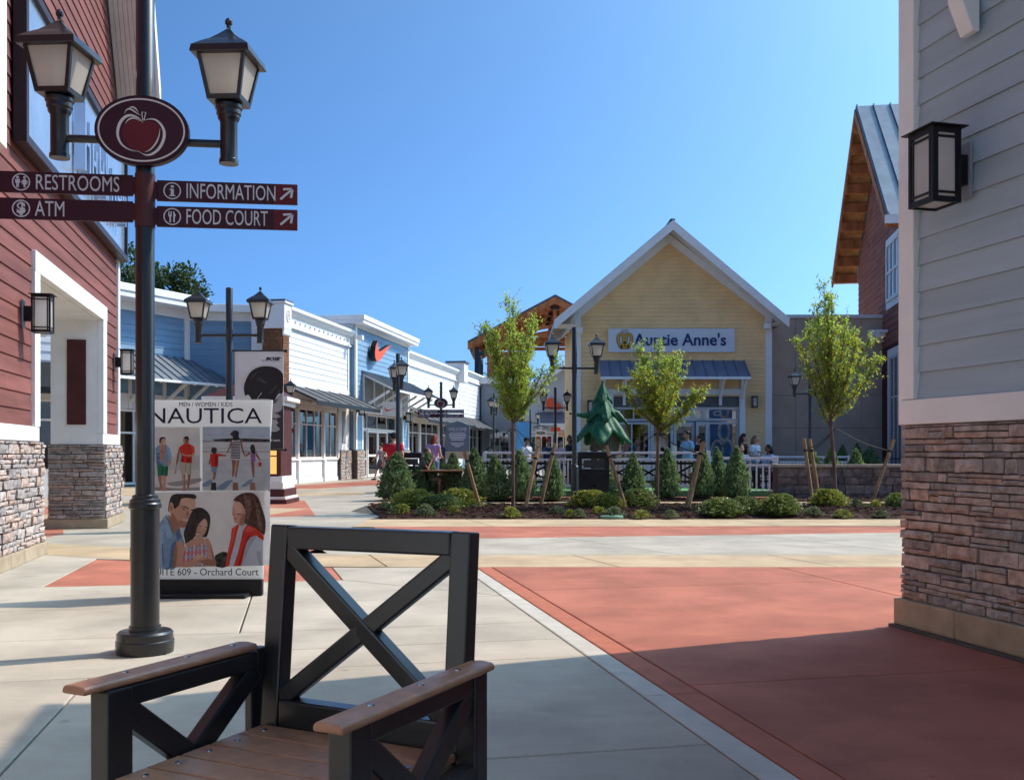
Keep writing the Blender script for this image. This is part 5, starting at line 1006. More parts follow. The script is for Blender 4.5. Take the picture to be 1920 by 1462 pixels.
# ------------------------------------------------------------------ yellow gabled pretzel shop
AY = 37.0; FA = Face((P(1083, 0, AY).x, AY), 0)
ax = lambda px: FA.xs(px)[0]; az = lambda py: P(0, py, AY).z
ya = empty('shop_building', FA.o, 0, 'yellow clapboard gabled pretzel shop with white rakes, in shade', 'building')
X1 = ax(1441); XC = 3.42; ZA = 9.28; ZE = ZA - .84 * XC
zw = lambda x_: ZE + (ZA - ZE) * (1 - abs(x_ - XC) / (X1 / 2 + .0)) 
zdoor = az(740); dx0, dx1 = ax(1150), ax(1386)
def yspan(z):
    if z < zdoor: return [(.02, dx0 - .001), (dx1 + .001, X1 - .02)]
    if z < ZE: return [(.02, X1 - .02)]
    k = (z - ZE) / (ZA - ZE); return [(XC * k + .05, X1 - (X1 - XC) * k - .05)]
wall = MB().prism([(0, 0), (dx0, 0), (dx0, zdoor), (dx1, zdoor), (dx1, 0), (X1, 0), (X1, ZE), (XC, ZA), (0, ZE)], .02, .3, 'xz'); wall.build('wall', YELL, ya)
siding_sheet(ya, YELL, 0, ZA - .05, .15, yspan, .02, .05)
for a, b in ((-.12, .12), (X1 - .12, X1 + .12)): boxo('corner_board', WHITE, ya, a, b, -.04, .1, 0, ZE)
# roof: two slopes with overhang, white rakes and soffit
ov_ = .95; hs_ = (ZA - ZE) / XC
for s in (-1, 1):
    e = -.9 if s < 0 else X1 + .5; ze = ZA + .25 - abs(e - XC) * hs_
    MB().prism([(XC, ZA + .42), (e, ze + .16), (e, ze), (XC, ZA + .25)], -ov_ + .02, 9, 'xz').build('roof', METALR, ya)
    MB().prism([(XC, ZA + .40), (e - .01 * -s, ze + .14), (e, ze - .2), (XC, ZA + .04)], -ov_ - .05, -ov_ + .019, 'xz').build('rake_board', WHITE, ya)
    MB().prism([(XC, ZA + .246), (e, ze - .004), (e, ze - .05), (XC, ZA + .2)], -ov_ + .02, .0, 'xz').build('soffit', WHITE, ya)
    MB().prism([(XC, ZA + .1), (e * .0 + (0 if s < 0 else X1), ZE + .12 + (.0)), ((0 if s < 0 else X1), ZE - .22), (XC, ZA - .24)], -.05, .015, 'xz').build('frieze', WHITE, ya)
    MB().prism([(e, ze - .02), (0 if s < 0 else X1, ze - .02), (0 if s < 0 else X1, ZE - .55 if s < 0 else ZE - .45)], -ov_ + .03, .3, 'xz').build('eave_return', WHITE, ya)
boxo('ridge_cap', mat('slate_cap', (.12, .13, .15), .5), ya, XC - .09, XC + .09, -ov_ + .02, 9, ZA + .42, ZA + .46)
boxo('side_wall', YELL, ya, 0, .3, .3, 9, 0, ZE); boxo('side_wall', YELL, ya, X1 - .3, X1, .3, 9, 0, ZE)
# metal awning over the entrance
metal_awning(ya, ax(1122), ax(1395), az(710), az(676), 1.0, 14, -.02, METALB, [ax(1130), ax(1170), ax(1350), ax(1391)])
# entrance: white surround, storefront, header panel
boxo('surround', WHITE, ya, dx0 - .22, dx0, -.06, .1, 0, zdoor + .22); boxo('surround', WHITE, ya, dx1, dx1 + .22, -.06, .1, 0, zdoor + .22); boxo('surround', WHITE, ya, dx0 + .001, dx1 - .001, -.061, .1, zdoor, zdoor + .22)
boxo('header', mat('grey_header', (.13, .13, .135), .6), ya, dx0, dx1, .05, .3, az(762), zdoor)
interior(ya, dx0, dx1, .02, az(762), .4, 2.5, 51)
SF = mat('aluminium_frame', (.55, .55, .56), .4, .03); zt2 = az(791)
window(ya, dx0, ax(1300), zt2 + .04, az(763), 4, None, .1, SF, .08); window(ya, ax(1300), ax(1320), zt2 + .04, az(763), 1, None, .1, SF, .08); window(ya, ax(1320), dx1, zt2 + .04, az(763), 1, None, .1, SF, .08)
window(ya, dx0, ax(1220), .03, zt2, 2, None, .1, SF, .08)
for a, b in ((ax(1221), ax(1263)), (ax(1264), ax(1303))): d_ = window(ya, a, b, .03, zt2, 1, None, .1, SF, .1, GLASS_D); d_.name = 'door'
d_ = window(ya, ax(1303), ax(1326), .03, zt2, 1, None, -.2, SF, .1); d_.name = 'door'; MB().tube([(ax(1306), -.28, .9), (ax(1306), -.28, 1.3)], .02, 8).build('handle', ZINC, d_)
wp = window(ya, ax(1328), dx1, .03, zt2, 1, None, .1, SF, .08)
# window poster of twisted pretzels
PB, PT, PD = mat('pretzel_poster_blue', (.05, .11, .22), .5, .2, 3), mat('pretzel_poster_tan', (.33, .24, .18), .5, .25, 6), mat('pretzel_poster_light', (.5, .42, .36), .5, .2, 6)
xq0, xq1 = ax(1331), ax(1374); flat('poster', PB, ya, [(xq0, .3), (xq1, .3), (xq1, zt2 - .08), (xq0, zt2 - .08)], .095)
for cx, cz, rx, rz_ in ((.3, 1.25, .27, .45), (.68, 1.3, .25, .42), (.55, 2.0, .25, .4)): ring('poster_loop', PT, ya, xq0 + cx, cz, rx, rz_, .12, .09, .002, 24); ring('poster_loop', PD, ya, xq0 + cx, cz, rx - .03, rz_ - .03, .03, .087, .002, 24)
flat('poster', PB, ya, [(xq0, zt2 + .14), (xq1, zt2 + .14), (xq1, az(763) - .1), (xq0, az(763) - .1)], .095); ring('poster_loop', PT, ya, xq0 + .55, zt2 + .38, .2, .24, .1, .09, .002, 20); ring('poster_loop', PD, ya, xq0 + .3, zt2 + .33, .16, .1, .05, .087, .002, 20)
# menu board and counter inside
boxo('menu_board', mat('menu_board', (.28, .12, .07), .6, .3, 5), ya, ax(1222), ax(1280), 2.2, 2.25, 1.6, 2.6); boxo('counter', mat('shop_counter', (.35, .3, .27), .6, .2, 4), ya, ax(1200), ax(1300), 1.6, 2.0, .02, 1.1)
# sign board
sg = empty('shop_sign', FA.o, 0, 'white sign board with golden pretzel and blue lettering on yellow gable', 'sign')
za0, za1 = az(661), az(617); xs0, xs1 = ax(1140), ax(1376); WS = mat('sign_white', (.62, .64, .68), .4, .02)
boxo('board', WS, sg, xs0, xs1, -.16, -.0, za0, za1, bevel=.01)
GOLD, PUR, NB = mat('pretzel_gold', (.58, .33, .05), .5, .05), mat('pretzel_outline', (.10, .03, .05), .5), mat('sign_blue', (.018, .045, .16), .5)
zc_ = (za0 + za1) / 2; pxc = xs0 + .61
PZ = smooth_pts([(-.2, -.28), (0, -.02), (.13, .1), (.2, .26), (.1, .32), (-.02, .2), (0, .05)], 4)
def pz(m, w, y):
    for s in (-1, 1):
        q = smooth_pts([(-s * .16, -.24), (s * .02, -.04), (s * .08, .1), (s * .05, .2), (-0, .24)], 4)
        loop = smooth_pts([(-s * .19, -.3), (s * .0, -.08), (s * .05, .06), (s * .04, .2), (s * .13, .26), (s * .23, .2), (s * .25, .04), (s * .2, -.14), (s * .1, -.24), (0, -.26)], 5)
        stroke('pretzel', m, sg, [(pxc + a, zc_ - .02 + b * .95) for a, b in loop], w, y, .012)
pz(PUR, .125, -.161); pz(GOLD, .085, -.174)
ring('halo', PUR, sg, pxc, zc_ + .345, .14, .045, .02, -.161, .012); ring('halo', GOLD, sg, pxc, zc_ + .345, .132, .037, .016, -.166, .012)
text("Auntie Anne's", NB, sg, (xs0 + .95 + xs1 - .33) / 2, -.18, zc_ - .0, .62, bold=.010, ext=.012, fit=xs1 - xs0 - 1.28)
flood((P(1085, 0, AY).x, AY, az(622)), 0, 'white flood light at the left corner of the yellow shop'); flood((P(1434, 0, AY).x, AY, az(614)), 0, 'white flood light at the right corner of the yellow shop')
wall_lantern((P(1412, 0, AY).x, AY, az(754)), 0, .2, .42, 'black lantern on yellow wall right of the shop entrance'); wall_lantern((P(1106, 0, AY).x, AY, az(762)), 0, .2, .42, 'black lantern on yellow wall behind the sculpted tree')
# ------------------------------------------------------------------ tan stucco wall
TYW = 38.2; tw0, tw1 = P(1444, 0, TYW).x, P(1656, 0, TYW).x
tw = empty('stucco_wall', (tw0, TYW, 0), 0, 'tall tan stucco panel wall between yellow shop and brick gable', 'wall'); tz = P(0, 597, TYW).z; nW = tw1 - tw0
boxo('wall', MORTAR, tw, 0, nW, .03, .6, 0, tz)
xc_ = [0, P(1492, 0, TYW).x - tw0, P(1616, 0, TYW).x - tw0, nW]; zc3 = [0, P(0, 802, TYW).z, P(0, 741, TYW).z, tz]
for i in range(3):
    for j in range(3): boxo('panel', STUCCO, tw, xc_[i] + .006, xc_[i + 1] - .006, 0, .04, zc3[j] + .006, zc3[j + 1] - .006, bevel=.006)
boxo('coping', CREAM, tw, -.0, nW + .1, -.1, .7, tz, tz + .14, bevel=.02)
# ------------------------------------------------------------------ tall gable with timber eaves
FG = Face((14.3, 38), math.atan2(-.985, -.17))
gb = empty('store_building', FG.o, FG.a, 'tall reddish gabled store with timber lookouts and grey standing-seam roof', 'building')
xf, xn_ = FG.at(1609, 560)[0], FG.at(1609, 560)[0] + 10.2
ZG = 9.3; gm = (xf + xn_) / 2; ZGA = 14.1
REDSH = mat('red_shingle', (.30, .12, .09), .8, .12, 2, bump=.2, rnd=.12)
gsp = lambda z: [(xf, xn_)] if z < ZG else [(xf + (gm - xf) * (z - ZG) / (ZGA - ZG) + .02, xn_ - (xn_ - gm) * (z - ZG) / (ZGA - ZG) - .02)]
MB().prism([(xf, 0), (xn_, 0), (xn_, ZG), (gm, ZGA), (xf, ZG)], .03, .4, 'xz').build('wall', REDSH, gb)
siding(gb, REDSH, 5.2, ZGA - .2, .24, gsp, .03, .03, joints=2.2, seed=15)
sl_ = (ZGA - ZG) / (gm - xf); oh = .95; ovh = .9
for s in (-1, 1):
    e = (xf - ovh) if s < 0 else (xn_ + ovh); ze = ZG - ovh * sl_ + .3
    MB().prism([(gm, ZGA + .62), (e, ze + .32), (e, ze + .22), (gm, ZGA + .52)], -oh, 9, 'xz').build('roof', METALR, gb)
    for k in range(14): MB().bar((gm, -oh + .05 + k * .62, ZGA + .66), (e, -oh + .05 + k * .62, ze + .36), .05, .09, (0, 0, 1)).build('roof_seam', METALR, gb)
    for k in range(7): pass
    MB().prism([(gm, ZGA + .515), (e, ze + .215), (e, ze + .10), (gm, ZGA + .40)], -oh + .03, 0, 'xz').build('roof_deck', TIMBER_L, gb)
    MB().prism([(gm, ZGA + .5), (e, ze + .2), (e, ze - .14), (gm, ZGA + .16)], -oh - .05, -oh + .028, 'xz').build('barge_board', TIMBER, gb)
    for k in range(9):                                # lookouts carrying the overhang
        t = (k + .5) / 9; xx = gm + (e - gm) * t; zz = ZGA + .4 + (ze + .1 - ZGA - .4) * t; MB().box(xx - .09, xx + .09, -oh + .03, .03, zz - .42, zz - .14 + .1).build('lookout', TIMBER, gb)
    boxo('eave_trim', CREAM, gb, e - .06, e + .06, -oh - .06, 9, ze + .02, ze + .3)
for a in (xf, xn_ - .3): boxo('side_wall', REDSH, gb, a, a + .3, .4, 9, 0, ZG)
gwx0, gwx1 = FG.at(1664, 500)[0], FG.at(1664, 500)[0] + 2.6; gz0, gz1 = FG.z(1664, 583), FG.z(1664, 452)
boxo('window_surround', WHITE, gb, gwx0, gwx1, -.06, .02, gz0, gz1); window(gb, gwx0 + .25, gwx1 - .25, gz0 + .25, gz1 - .2, 3, (gz0 + gz1) / 2, -.09, WHITE, .12, GLASS_D); boxo('window_back', SIGNF, gb, gwx0 + .26, gwx1 - .26, -.075, -.062, gz0 + .26, gz1 - .21)
lx0, lx1 = FG.at(1668, 700)[0], FG.at(1668, 700)[0] + 3; lz0, lz1 = 1.0, FG.z(1672, 655)
boxo('window_surround', WHITE, gb, lx0, lx1, -.08, .02, .2, lz1); window(gb, lx0 + .6, lx1 - .3, .6, lz1 - .3, 3, 3.2, -.11, SF, .1, GLASS_D); boxo('window_back', INT_M, gb, lx0 + .61, lx1 - .31, -.095, -.082, .61, lz1 - .31)
boxo('wall', MAROON_D, gb, FG.at(1659, 700)[0] - 1.2, xn_, -.005, .03, 0, 5.2)
for i in range(3): boxo('downspout_head', WHITE, gb, FG.at(1656, 610)[0] + i * .4 - .2, FG.at(1656, 610)[0] + i * .4 + .16, -.5 + .12 * i, -.0, FG.z(1660, 628) - .25 + i * .14, FG.z(1660, 628) + .25 - i * .05, bevel=.03)
# ------------------------------------------------------------------ low stone wall with cap, right of the play area
LY = 25.2; lwx0, lwx1 = P(1458, 0, LY).x, P(1720, 0, LY).x; lz = P(0, 872, LY).z
lw = empty('garden_wall', (lwx0, LY, 0), 0, 'low rubble stone garden wall with tan cap, behind the right shrubs', 'wall')
boxo('core', MORTAR, lw, .01, lwx1 - lwx0, .02, .5, 0, lz - .06)
stones(lw, [mat('garden_stone_a', (.20, .135, .115), .9, .25, 6, bump=.5, rnd=.2), mat('garden_stone_b', (.25, .18, .15), .9, .25, 6, bump=.5, rnd=.2), mat('garden_stone_c', (.155, .125, .115), .9, .25, 6, bump=.5, rnd=.2)], 0, lwx1 - lwx0, 0, lz - .06, [.13, .19, .25], (.22, .6), .02, .04, 91, blocks=.2)
for i in range(4): boxo('cap_stone', mat('cap_stone', (.34, .27, .21), .8, .08, 4, rnd=.06), lw, (lwx1 - lwx0) * i / 4 + .003 - .03, (lwx1 - lwx0) * (i + 1) / 4 - .003 - .03, -.06, .56, lz - .058, lz + .02, bevel=.012)
# ------------------------------------------------------------------ play area: green carpet and white railings
RW = mat('white_railing', (.70, .68, .66), .45, .03, 3); CARP = mat('green_carpet', (.14, .30, .12), .95, .15, 30, bump=.5, bscale=200)
RY = 27.0; cx0, cx1 = P(905, 0, RY).x, P(1456, 0, RY).x
cp = boxo('play_carpet', CARP, None, cx0 - .2, cx1, RY - .06, RY + 5.2, -.002, .15); tag(cp, 'green artificial turf pad under the play area railing', 'carpet')
def railing(x0, x1, y, z0, label, h=1.07, post_every=2.2, rot=0, org=None, sp=.115):
    r = empty('railing', (x0, y, z0), rot, label, 'railing', 'white picket railings'); L = x1 - x0
    for z, t in ((h - .06, .06), (.82 * h - .05, .05), (.10, .06)):
        boxo('rail', RW, r, 0, L, -.035, .035, z, z + t, bevel=.008)
    n = max(1, round(L / post_every))
    for i in range(n + 1): boxo('post', RW, r, L * i / n - .05, L * i / n + .05, -.05, .05, 0, h + .02, bevel=.01)
    k = int(L / sp)
    me = MB().box(-.02, .02, -.02, .02, .162, .82 * h - .052).mesh('baluster_shape', RW)
    for i in range(1, k): obj('baluster', me, r, (L * i / k, 0, 0))
    return r
railing(P(908, 0, RY).x, P(1105, 0, RY).x, RY + .15, .15, 'white picket railing left of the trash bin, behind the bench'); railing(P(1125, 0, RY).x, P(1330, 0, RY).x, RY + .15, .15, 'white picket railing behind the long black bench'); railing(P(1346, 0, RY).x, P(1455, 0, RY).x, RY, .0, 'white picket railing panel at the right end of the play area', sp=.16)
railing(P(1085, 0, 32).x, P(1215, 0, 32).x, 32, .0, 'white railing further back, left of the shop entrance', h=1.02); railing(P(1335, 0, 32).x, P(1455, 0, 32).x, 32.2, .0, 'white railing further back, below the standing women', h=1.05); railing(P(1456, 0, 33).x, P(1592, 0, 33).x, 33, .1, 'white railing with short pickets before the tan stucco wall', h=.98)
# ------------------------------------------------------------------ sculpted play tree: green drooping tiers over a bark-like trunk
tp = P(1130, 0, 29.2); pt = empty('play_tree', (tp.x, 29.2, 0), 0, 'green sculpted evergreen play tree with drooping tiers on furry trunk', 'play sculpture')
GRS = mat('painted_green_foam', (.035, .15, .06), .5, .25, 5, bump=.8, bscale=16, col2=(.012, .06, .03), stretch=(2, 2, .4), coat=.05)
TRK = mat('fibre_trunk', (.13, .105, .08), .95, .3, 12, bump=1.0, bscale=60, stretch=(3, 3, .4))
hz_ = lambda py: P(0, py, 29.2).z; wx = lambda px: (px) * 29.2 / F
tm = MB(); n = 40
prof = [(.56, .1), (.50, .4), (.47, .8), (.46, 1.2), (.40, 1.9)]
for r_, z in prof:
    for j in range(n): t = 2 * math.pi * j / n; rr = r_ * (1 + .05 * math.sin(t * 7 + z * 3) + .03 * math.sin(t * 17)); tm.v.append((rr * math.cos(t) + .08, rr * math.sin(t), z))
for i in range(len(prof) - 1):
    for j in range(n): tm.f.append((i * n + j, i * n + (j + 1) % n, (i + 1) * n + (j + 1) % n, (i + 1) * n + j))
tm.build('trunk', TRK, pt, smooth=60)
def tier(z0, z1, r0, r1, lobes, ph, droop, name='foliage_tier'):
    mb = MB(); n = 72; m_ = 12
    for i in range(m_ + 1):
        u = i / m_
        for j in range(n):
            t = 2 * math.pi * j / n; lob = .5 + .5 * math.cos(lobes * t + ph); rr = r0 + (r1 - r0) * u ** 1.5; rr *= 1 + (.45 * lob ** 1.3 - .16) * u ** 1.2 + .07 * noise.noise((math.cos(t) * 4, math.sin(t) * 4, u * 3 + z0)) + .035 * math.sin(17 * t + 5 * noise.noise((u * 2, t, z0))) * u
            z = z1 + (z0 - z1) * u + (.0 - droop * lob + droop * .5) * u ** 2 + .1 * math.sin(u * 3) ; mb.v.append((rr * math.cos(t), rr * math.sin(t), z))
    for i in range(m_):
        for j in range(n): mb.f.append((i * n + j, i * n + (j + 1) % n, (i + 1) * n + (j + 1) % n, (i + 1) * n + j))
    o = mb.build(name, GRS, pt, smooth=60); s_ = o.modifiers.new('Solidify', 'SOLIDIFY'); s_.thickness = .06; return o
Z0, Z1 = hz_(838), hz_(716); tier(hz_(822), hz_(748), .11, .74, 5, 2.4, .36); tier(hz_(784), hz_(730), .06, .45, 5, .9, .24); tier(hz_(752), hz_(714), .015, .24, 4, .2, .14)
MB().tube([(-.1, 0, hz_(776)), (-.6, -.1, hz_(779)), (-1.0, -.1, hz_(775))], [.12, .08, .02], 10).build('branch', GRS, pt, smooth=60); MB().tube([(.1, 0, hz_(772)), (.42, -.1, hz_(776)), (.74, -.1, hz_(796))], [.13, .1, .03], 10).build('branch', GRS, pt, smooth=60)
# ------------------------------------------------------------------ timber pavilion at the end of the arcade
PY = 84.0; pv = empty('pavilion', (0, PY, 0), 0, 'open timber-trussed gable pavilion on dark steel posts, behind first tree', 'pavilion')
pX = lambda px: P(px, 0, PY).x; pZ = lambda py: P(0, py, PY).z
ex0, exa = pX(878), pX(1040); ex1 = exa * 2 - ex0; ze0, zea = pZ(642), pZ(556)
for s, e in ((-1, ex0), (1, ex1)):
    MB().prism([(exa, zea), (e, ze0), (e, ze0 - .18), (exa, zea - .18)], -1.2, 12, 'xz').build('roof', mat('slate_cap', (.12, .13, .15), .5), pv)
    MB().prism([(exa, zea - .19), (e, ze0 - .19), (e, ze0 - .38), (exa, zea - .38)], -1.1, 11.9, 'xz').build('roof_deck', TIMBER_L, pv)
    MB().prism([(exa, zea - .2), (e, ze0 - .2), (e, ze0 - .75), (exa, zea - .75)], -1.25, -1.11, 'xz').build('barge_board', TIMBER, pv)
    for k in range(7): t = (k + .6) / 7; xx = exa + (e - exa) * t; zz = zea - .39 + (ze0 - zea) * t; MB().box(xx - .12, xx + .12, -1.1, 11.8, zz - .4, zz - .1).build('purlin', TIMBER, pv)
DST = mat('dark_steel', (.05, .055, .06), .5, .1, metal=.4)
for k, y in enumerate((-.2, 3.6, 7.4, 11)):
    zk = ze0 - .2; w_ = exa - ex0
    b = MB(); b.bar((ex0 + .4, y, zk - .15), (exa, y, zea - .75), .3, .45); b.bar((ex1 - .4, y, zk - .15), (exa, y, zea - .75), .3, .45); b.build('truss', TIMBER, pv)
    b = MB(); b.bar((ex0 + w_ * .35, y, zk + .8), (ex1 - w_ * .35, y, zk + .8), .26, .3); b.bar((exa, y, zk + .8), (exa, y, zea - .6), .26, .3); b.bar((exa - w_ * .5, y, zk + .9), (exa, y, zk + 1.6), .24, .26); b.bar((exa + w_ * .5, y, zk + .9), (exa, y, zk + 1.6), .24, .26); b.build('truss_tie', TIMBER, pv)
    MB().box(exa - .35, exa + .35, y - .2, y + .2, zea - 1.15, zea - .85).box(exa - .45, exa + .45, y - .2, y + .2, zk + .65, zk + .95).build('gusset', DST, pv)
    for x_ in (ex0 + .75, ex1 - .75): MB().box(x_ - .2, x_ + .2, y - .2, y + .2, 0, zk - .3).build('post', DST, pv)
MB().bar((ex0 + .75, -.2, ze0 - .7), (ex0 + .75, 11, ze0 - .7), .35, .5).build('beam', DST, pv); MB().bar((ex0 + .75, -.2, ze0 - 1.1), (exa * .2 + ex0 * .8 + 1, -.2, ze0 - .6), .3, .3).build('beam', DST, pv)
# ------------------------------------------------------------------ stores closing the arcade
EY = 72.0; eX = lambda px: P(px, 0, EY).x; eZ = lambda py: P(0, py, EY).z
e1 = empty('store_building', (eX(985), EY, 0), 0, 'pale grey gabled store with orange round sign at arcade end', 'building')
PALE = mat('pale_grey_board', (.48, .49, .50), .6, .05, 2); w_ = eX(1100) - eX(985)
MB().prism([(0, 0), (w_, 0), (w_, eZ(745)), (w_ * .62, eZ(690)), (0, eZ(740))], 0, 8, 'xz').build('wall', PALE, e1); siding_sheet(e1, PALE, 4, eZ(745), .3, lambda z: [(.1, w_ - .1)], 0, .03)
MB().bar((w_ * .62, -.5, eZ(688)), (-.6, -.5, eZ(744)), 1.2, .35).build('rake_board', WHITE, e1); MB().bar((w_ * .62, -.5, eZ(688)), (w_ + .6, -.5, eZ(744)), 1.2, .35).build('rake_board', WHITE, e1)
MB().prism(ell(eX(1033) - eX(985), eZ(757), .38, .42), -.3, -.02, 'xz').build('round_sign', SWO, e1); MB().prism(ell(eX(1047) - eX(985), eZ(762), .2, .25), -.3, -.02, 'xz').build('round_sign', SWO, e1)
metal_awning(e1, eX(1012) - eX(985), eX(1062) - eX(985), eZ(795), eZ(772), 1.6, 10, 0, METALR, [eX(1014) - eX(985), eX(1045) - eX(985)])
boxo('upper_window', WHITE, e1, eX(1056) - eX(985), eX(1075) - eX(985), -.1, 0, eZ(800), eZ(752)); boxo('pane', GLASS_D, e1, eX(1058) - eX(985), eX(1073) - eX(985), -.13, -.105, eZ(797), eZ(756))
boxo('ledge', WHITE, e1, eX(1040) - eX(985), w_, -.9, 0, eZ(806), eZ(797)); boxo('head', PINKW, e1, 0, w_, -.1, .1, eZ(812), eZ(808)); window(e1, .3, w_ * .45, .1, eZ(815), 4, None, -.05, PINKW, .12, GLASS_D); window(e1, w_ * .5, w_ - .2, .1, eZ(815), 4, None, -.05, PINKW, .12, GLASS_D); boxo('window_back', INT_M, e1, .3, w_ - .2, -.03, -.001, .1, eZ(815))
e2 = empty('store_building', (eX(900), EY + 3, 0), 0, 'grey store with dark doorway at the far end of the white row', 'building'); w2 = eX(985) - eX(900)
boxo('wall', mat('grey_board', (.30, .31, .33), .6, .06), e2, 0, w2, 0, 6, 0, 6.4); boxo('cornice', WHITE, e2, -.1, w2, -.3, 6, 6.4, 6.9); window(e2, .6, 2.2, .1, 2.8, 2, None, -.05, SF, .12, GLASS_D); window(e2, 2.5, w2 - .2, .1, 2.8, 1, 2.2, -.05, SF, .12, GLASS_D); boxo('window_back', INT_M, e2, .6, w2 - .2, -.03, -.001, .1, 2.8)
boxo('clerestory', mat('red_metal_siding', (.38, .07, .075), .5, .1, 2), e2, .4, 3.6, 1.5, 6, 6.9, 9.0)
def sign(name, px0, px1, py0, py1, Y, m, label, txt=None, tm_=INK, hang=True):
    s = empty(name, (P((px0 + px1) / 2, 0, Y).x, Y, 0), 0, label, 'sign'); w = P(px1, 0, Y).x - P(px0, 0, Y).x; z0, z1 = P(0, py1, Y).z, P(0, py0, Y).z
    boxo('panel', m, s, -w / 2, w / 2, -.04, .04, z0, z1, bevel=.01)
    if txt: text(txt, tm_, s, 0, -.045, (z0 + z1) / 2, (z1 - z0) * .62, ext=.003, fit=w * .78, bold=.01)
    if hang: MB().tube([(-w / 2 - .1, 0, z1 + .12), (0, 0, z1 + .24), (w / 2 + .1, 0, z1 + .12)], .03, 6).tube([(-w * .3, 0, z1), (-w * .3, 0, z1 + .2)], .012, 6).tube([(w * .3, 0, z1), (w * .3, 0, z1 + .2)], .012, 6).build('bracket', BLACK2, s)
    return s
sign('hanging_sign', 1004, 1024, 806, 818, 52, PINKW, 'cream hanging shop sign lettered PACSUN', 'PACSUN'); sign('hanging_sign', 1033, 1051, 801, 809, 56, SWO, 'small red hanging sign near the arcade end', None, WHITE, False); sign('hanging_sign', 1047, 1065, 810, 819, 50, mat('salmon_sign', (.62, .36, .26), .5), 'small salmon hanging sign near the arcade end', None, INK, False)
bb = empty('banner', (P(980, 0, 55).x, 55, 0), 0, 'tall bright blue banner at the foot of the arcade', 'banner'); boxo('banner_cloth', mat('banner_blue', (.09, .33, .66), .6, .05), bb, -.38, .38, -.02, .02, P(0, 843, 55).z, P(0, 791, 55).z)
MB().tube([(-.45, 0, P(0, 790, 55).z), (.5, 0, P(0, 790, 55).z)], .02, 6).tube([(.45, 0, 0), (.45, 0, P(0, 788, 55).z)], .03, 8).build('frame', BLACK2, bb)
# ------------------------------------------------------------------ welcome sign
wsn = empty('welcome_sign', (P(858, 0, 29).x, 29, 0), R(-4), 'slate grey WELCOME notice board with peaked top', 'sign'); wz = lambda py: P(0, py, 29).z; hw = .36
SLT = mat('slate_sign', (.16, .20, .225), .6, .04); flat_ = MB().prism([(-hw, wz(846)), (hw, wz(846)), (hw, wz(797)), (0, wz(789)), (-hw, wz(797))], -.03, .03, 'xz').build('board', SLT, wsn, bevel=.01)
for x_ in (-.3, .3): boxo('leg', CREAM, wsn, x_ - .05, x_ + .05, -.02, .02, 0, wz(846))
boxo('lower_panel', mat('tan_panel', (.55, .45, .30), .6), wsn, -hw, hw, -.025, .025, wz(860), wz(846) - .002)
text('WELCOME', SILVER, wsn, 0, -.032, wz(805), .15, ext=.001, fit=.54)
for i, w__ in enumerate((.46, .52, .5, .44, .36, 0, .4, .34, .16)):
    if w__: MB().box(-w__ / 2, w__ / 2, -.033, -.0305, wz(812 + i * 3.1) - .014, wz(812 + i * 3.1) + .012).build('small_print', SILVER, wsn)
# ------------------------------------------------------------------ planting
LEAF_T = leafmat('young_tree_leaf', (.27, .36, .09), (.14, .22, .055), .58, .4, 5); LEAF_Y = leafmat('yellowing_leaf', (.36, .30, .05), (.22, .24, .04), .5, .4, 5)
LEAF_C = leafmat('conifer_leaf', (.20, .28, .12), (.06, .105, .05), .3, .55, 14); LEAF_S = leafmat('holly_leaf', (.18, .22, .065), (.06, .10, .03), .3, .35, 12); LEAF_S2 = leafmat('privet_leaf', (.26, .27, .06), (.09, .125, .03), .4, .4, 12)
LEAF_G = leafmat('silvery_leaf', (.16, .19, .10), (.07, .10, .045), .3, .6, 12); LEAF_B = leafmat('oak_leaf', (.05, .085, .02), (.016, .035, .01), .25, .5, 2)
BARK = mat('young_bark', (.17, .105, .075), .9, .25, 14, bump=.5, bscale=60, stretch=(1, 1, .3)); BARK_D = mat('dark_bark', (.06, .045, .035), .9, .2, 10)
WOOD = mat('stake_wood', (.40, .24, .125), .8, .2, 8, bump=.3, bscale=50, stretch=(2, 2, .3), rnd=.18); STRAP = mat('rubber_strap', (.012, .012, .012), .6)
def leaf(v, f, p, d, up, L, w, rg):
    """a folded pointed leaf of four triangles"""
    d = d.normalized(); s = d.cross(up)
    if s.length < 1e-3: s = d.orthogonal()
    s.normalize(); nrm = s.cross(d).normalized(); k = len(v)
    m = p + d * L * .5; dr = nrm * (-.10 * L)
    v += [tuple(p), tuple(m + s * w / 2 + nrm * w * .22), tuple(p + d * L + dr), tuple(m - s * w / 2 + nrm * w * .22), tuple(m)]
    f += [(k, k + 1, k + 4), (k + 1, k + 2, k + 4), (k + 2, k + 3, k + 4), (k + 3, k, k + 4)]
def rvec(rg):
    while True:
        q = Vector((rg.uniform(-1, 1), rg.uniform(-1, 1), rg.uniform(-1, 1)))
        if .05 < q.length < 1: return q.normalized()
def mesh_of(v, f, name, m):
    me = bpy.data.meshes.new(name); me.from_pydata(v, [], f); me.materials.append(m); return me
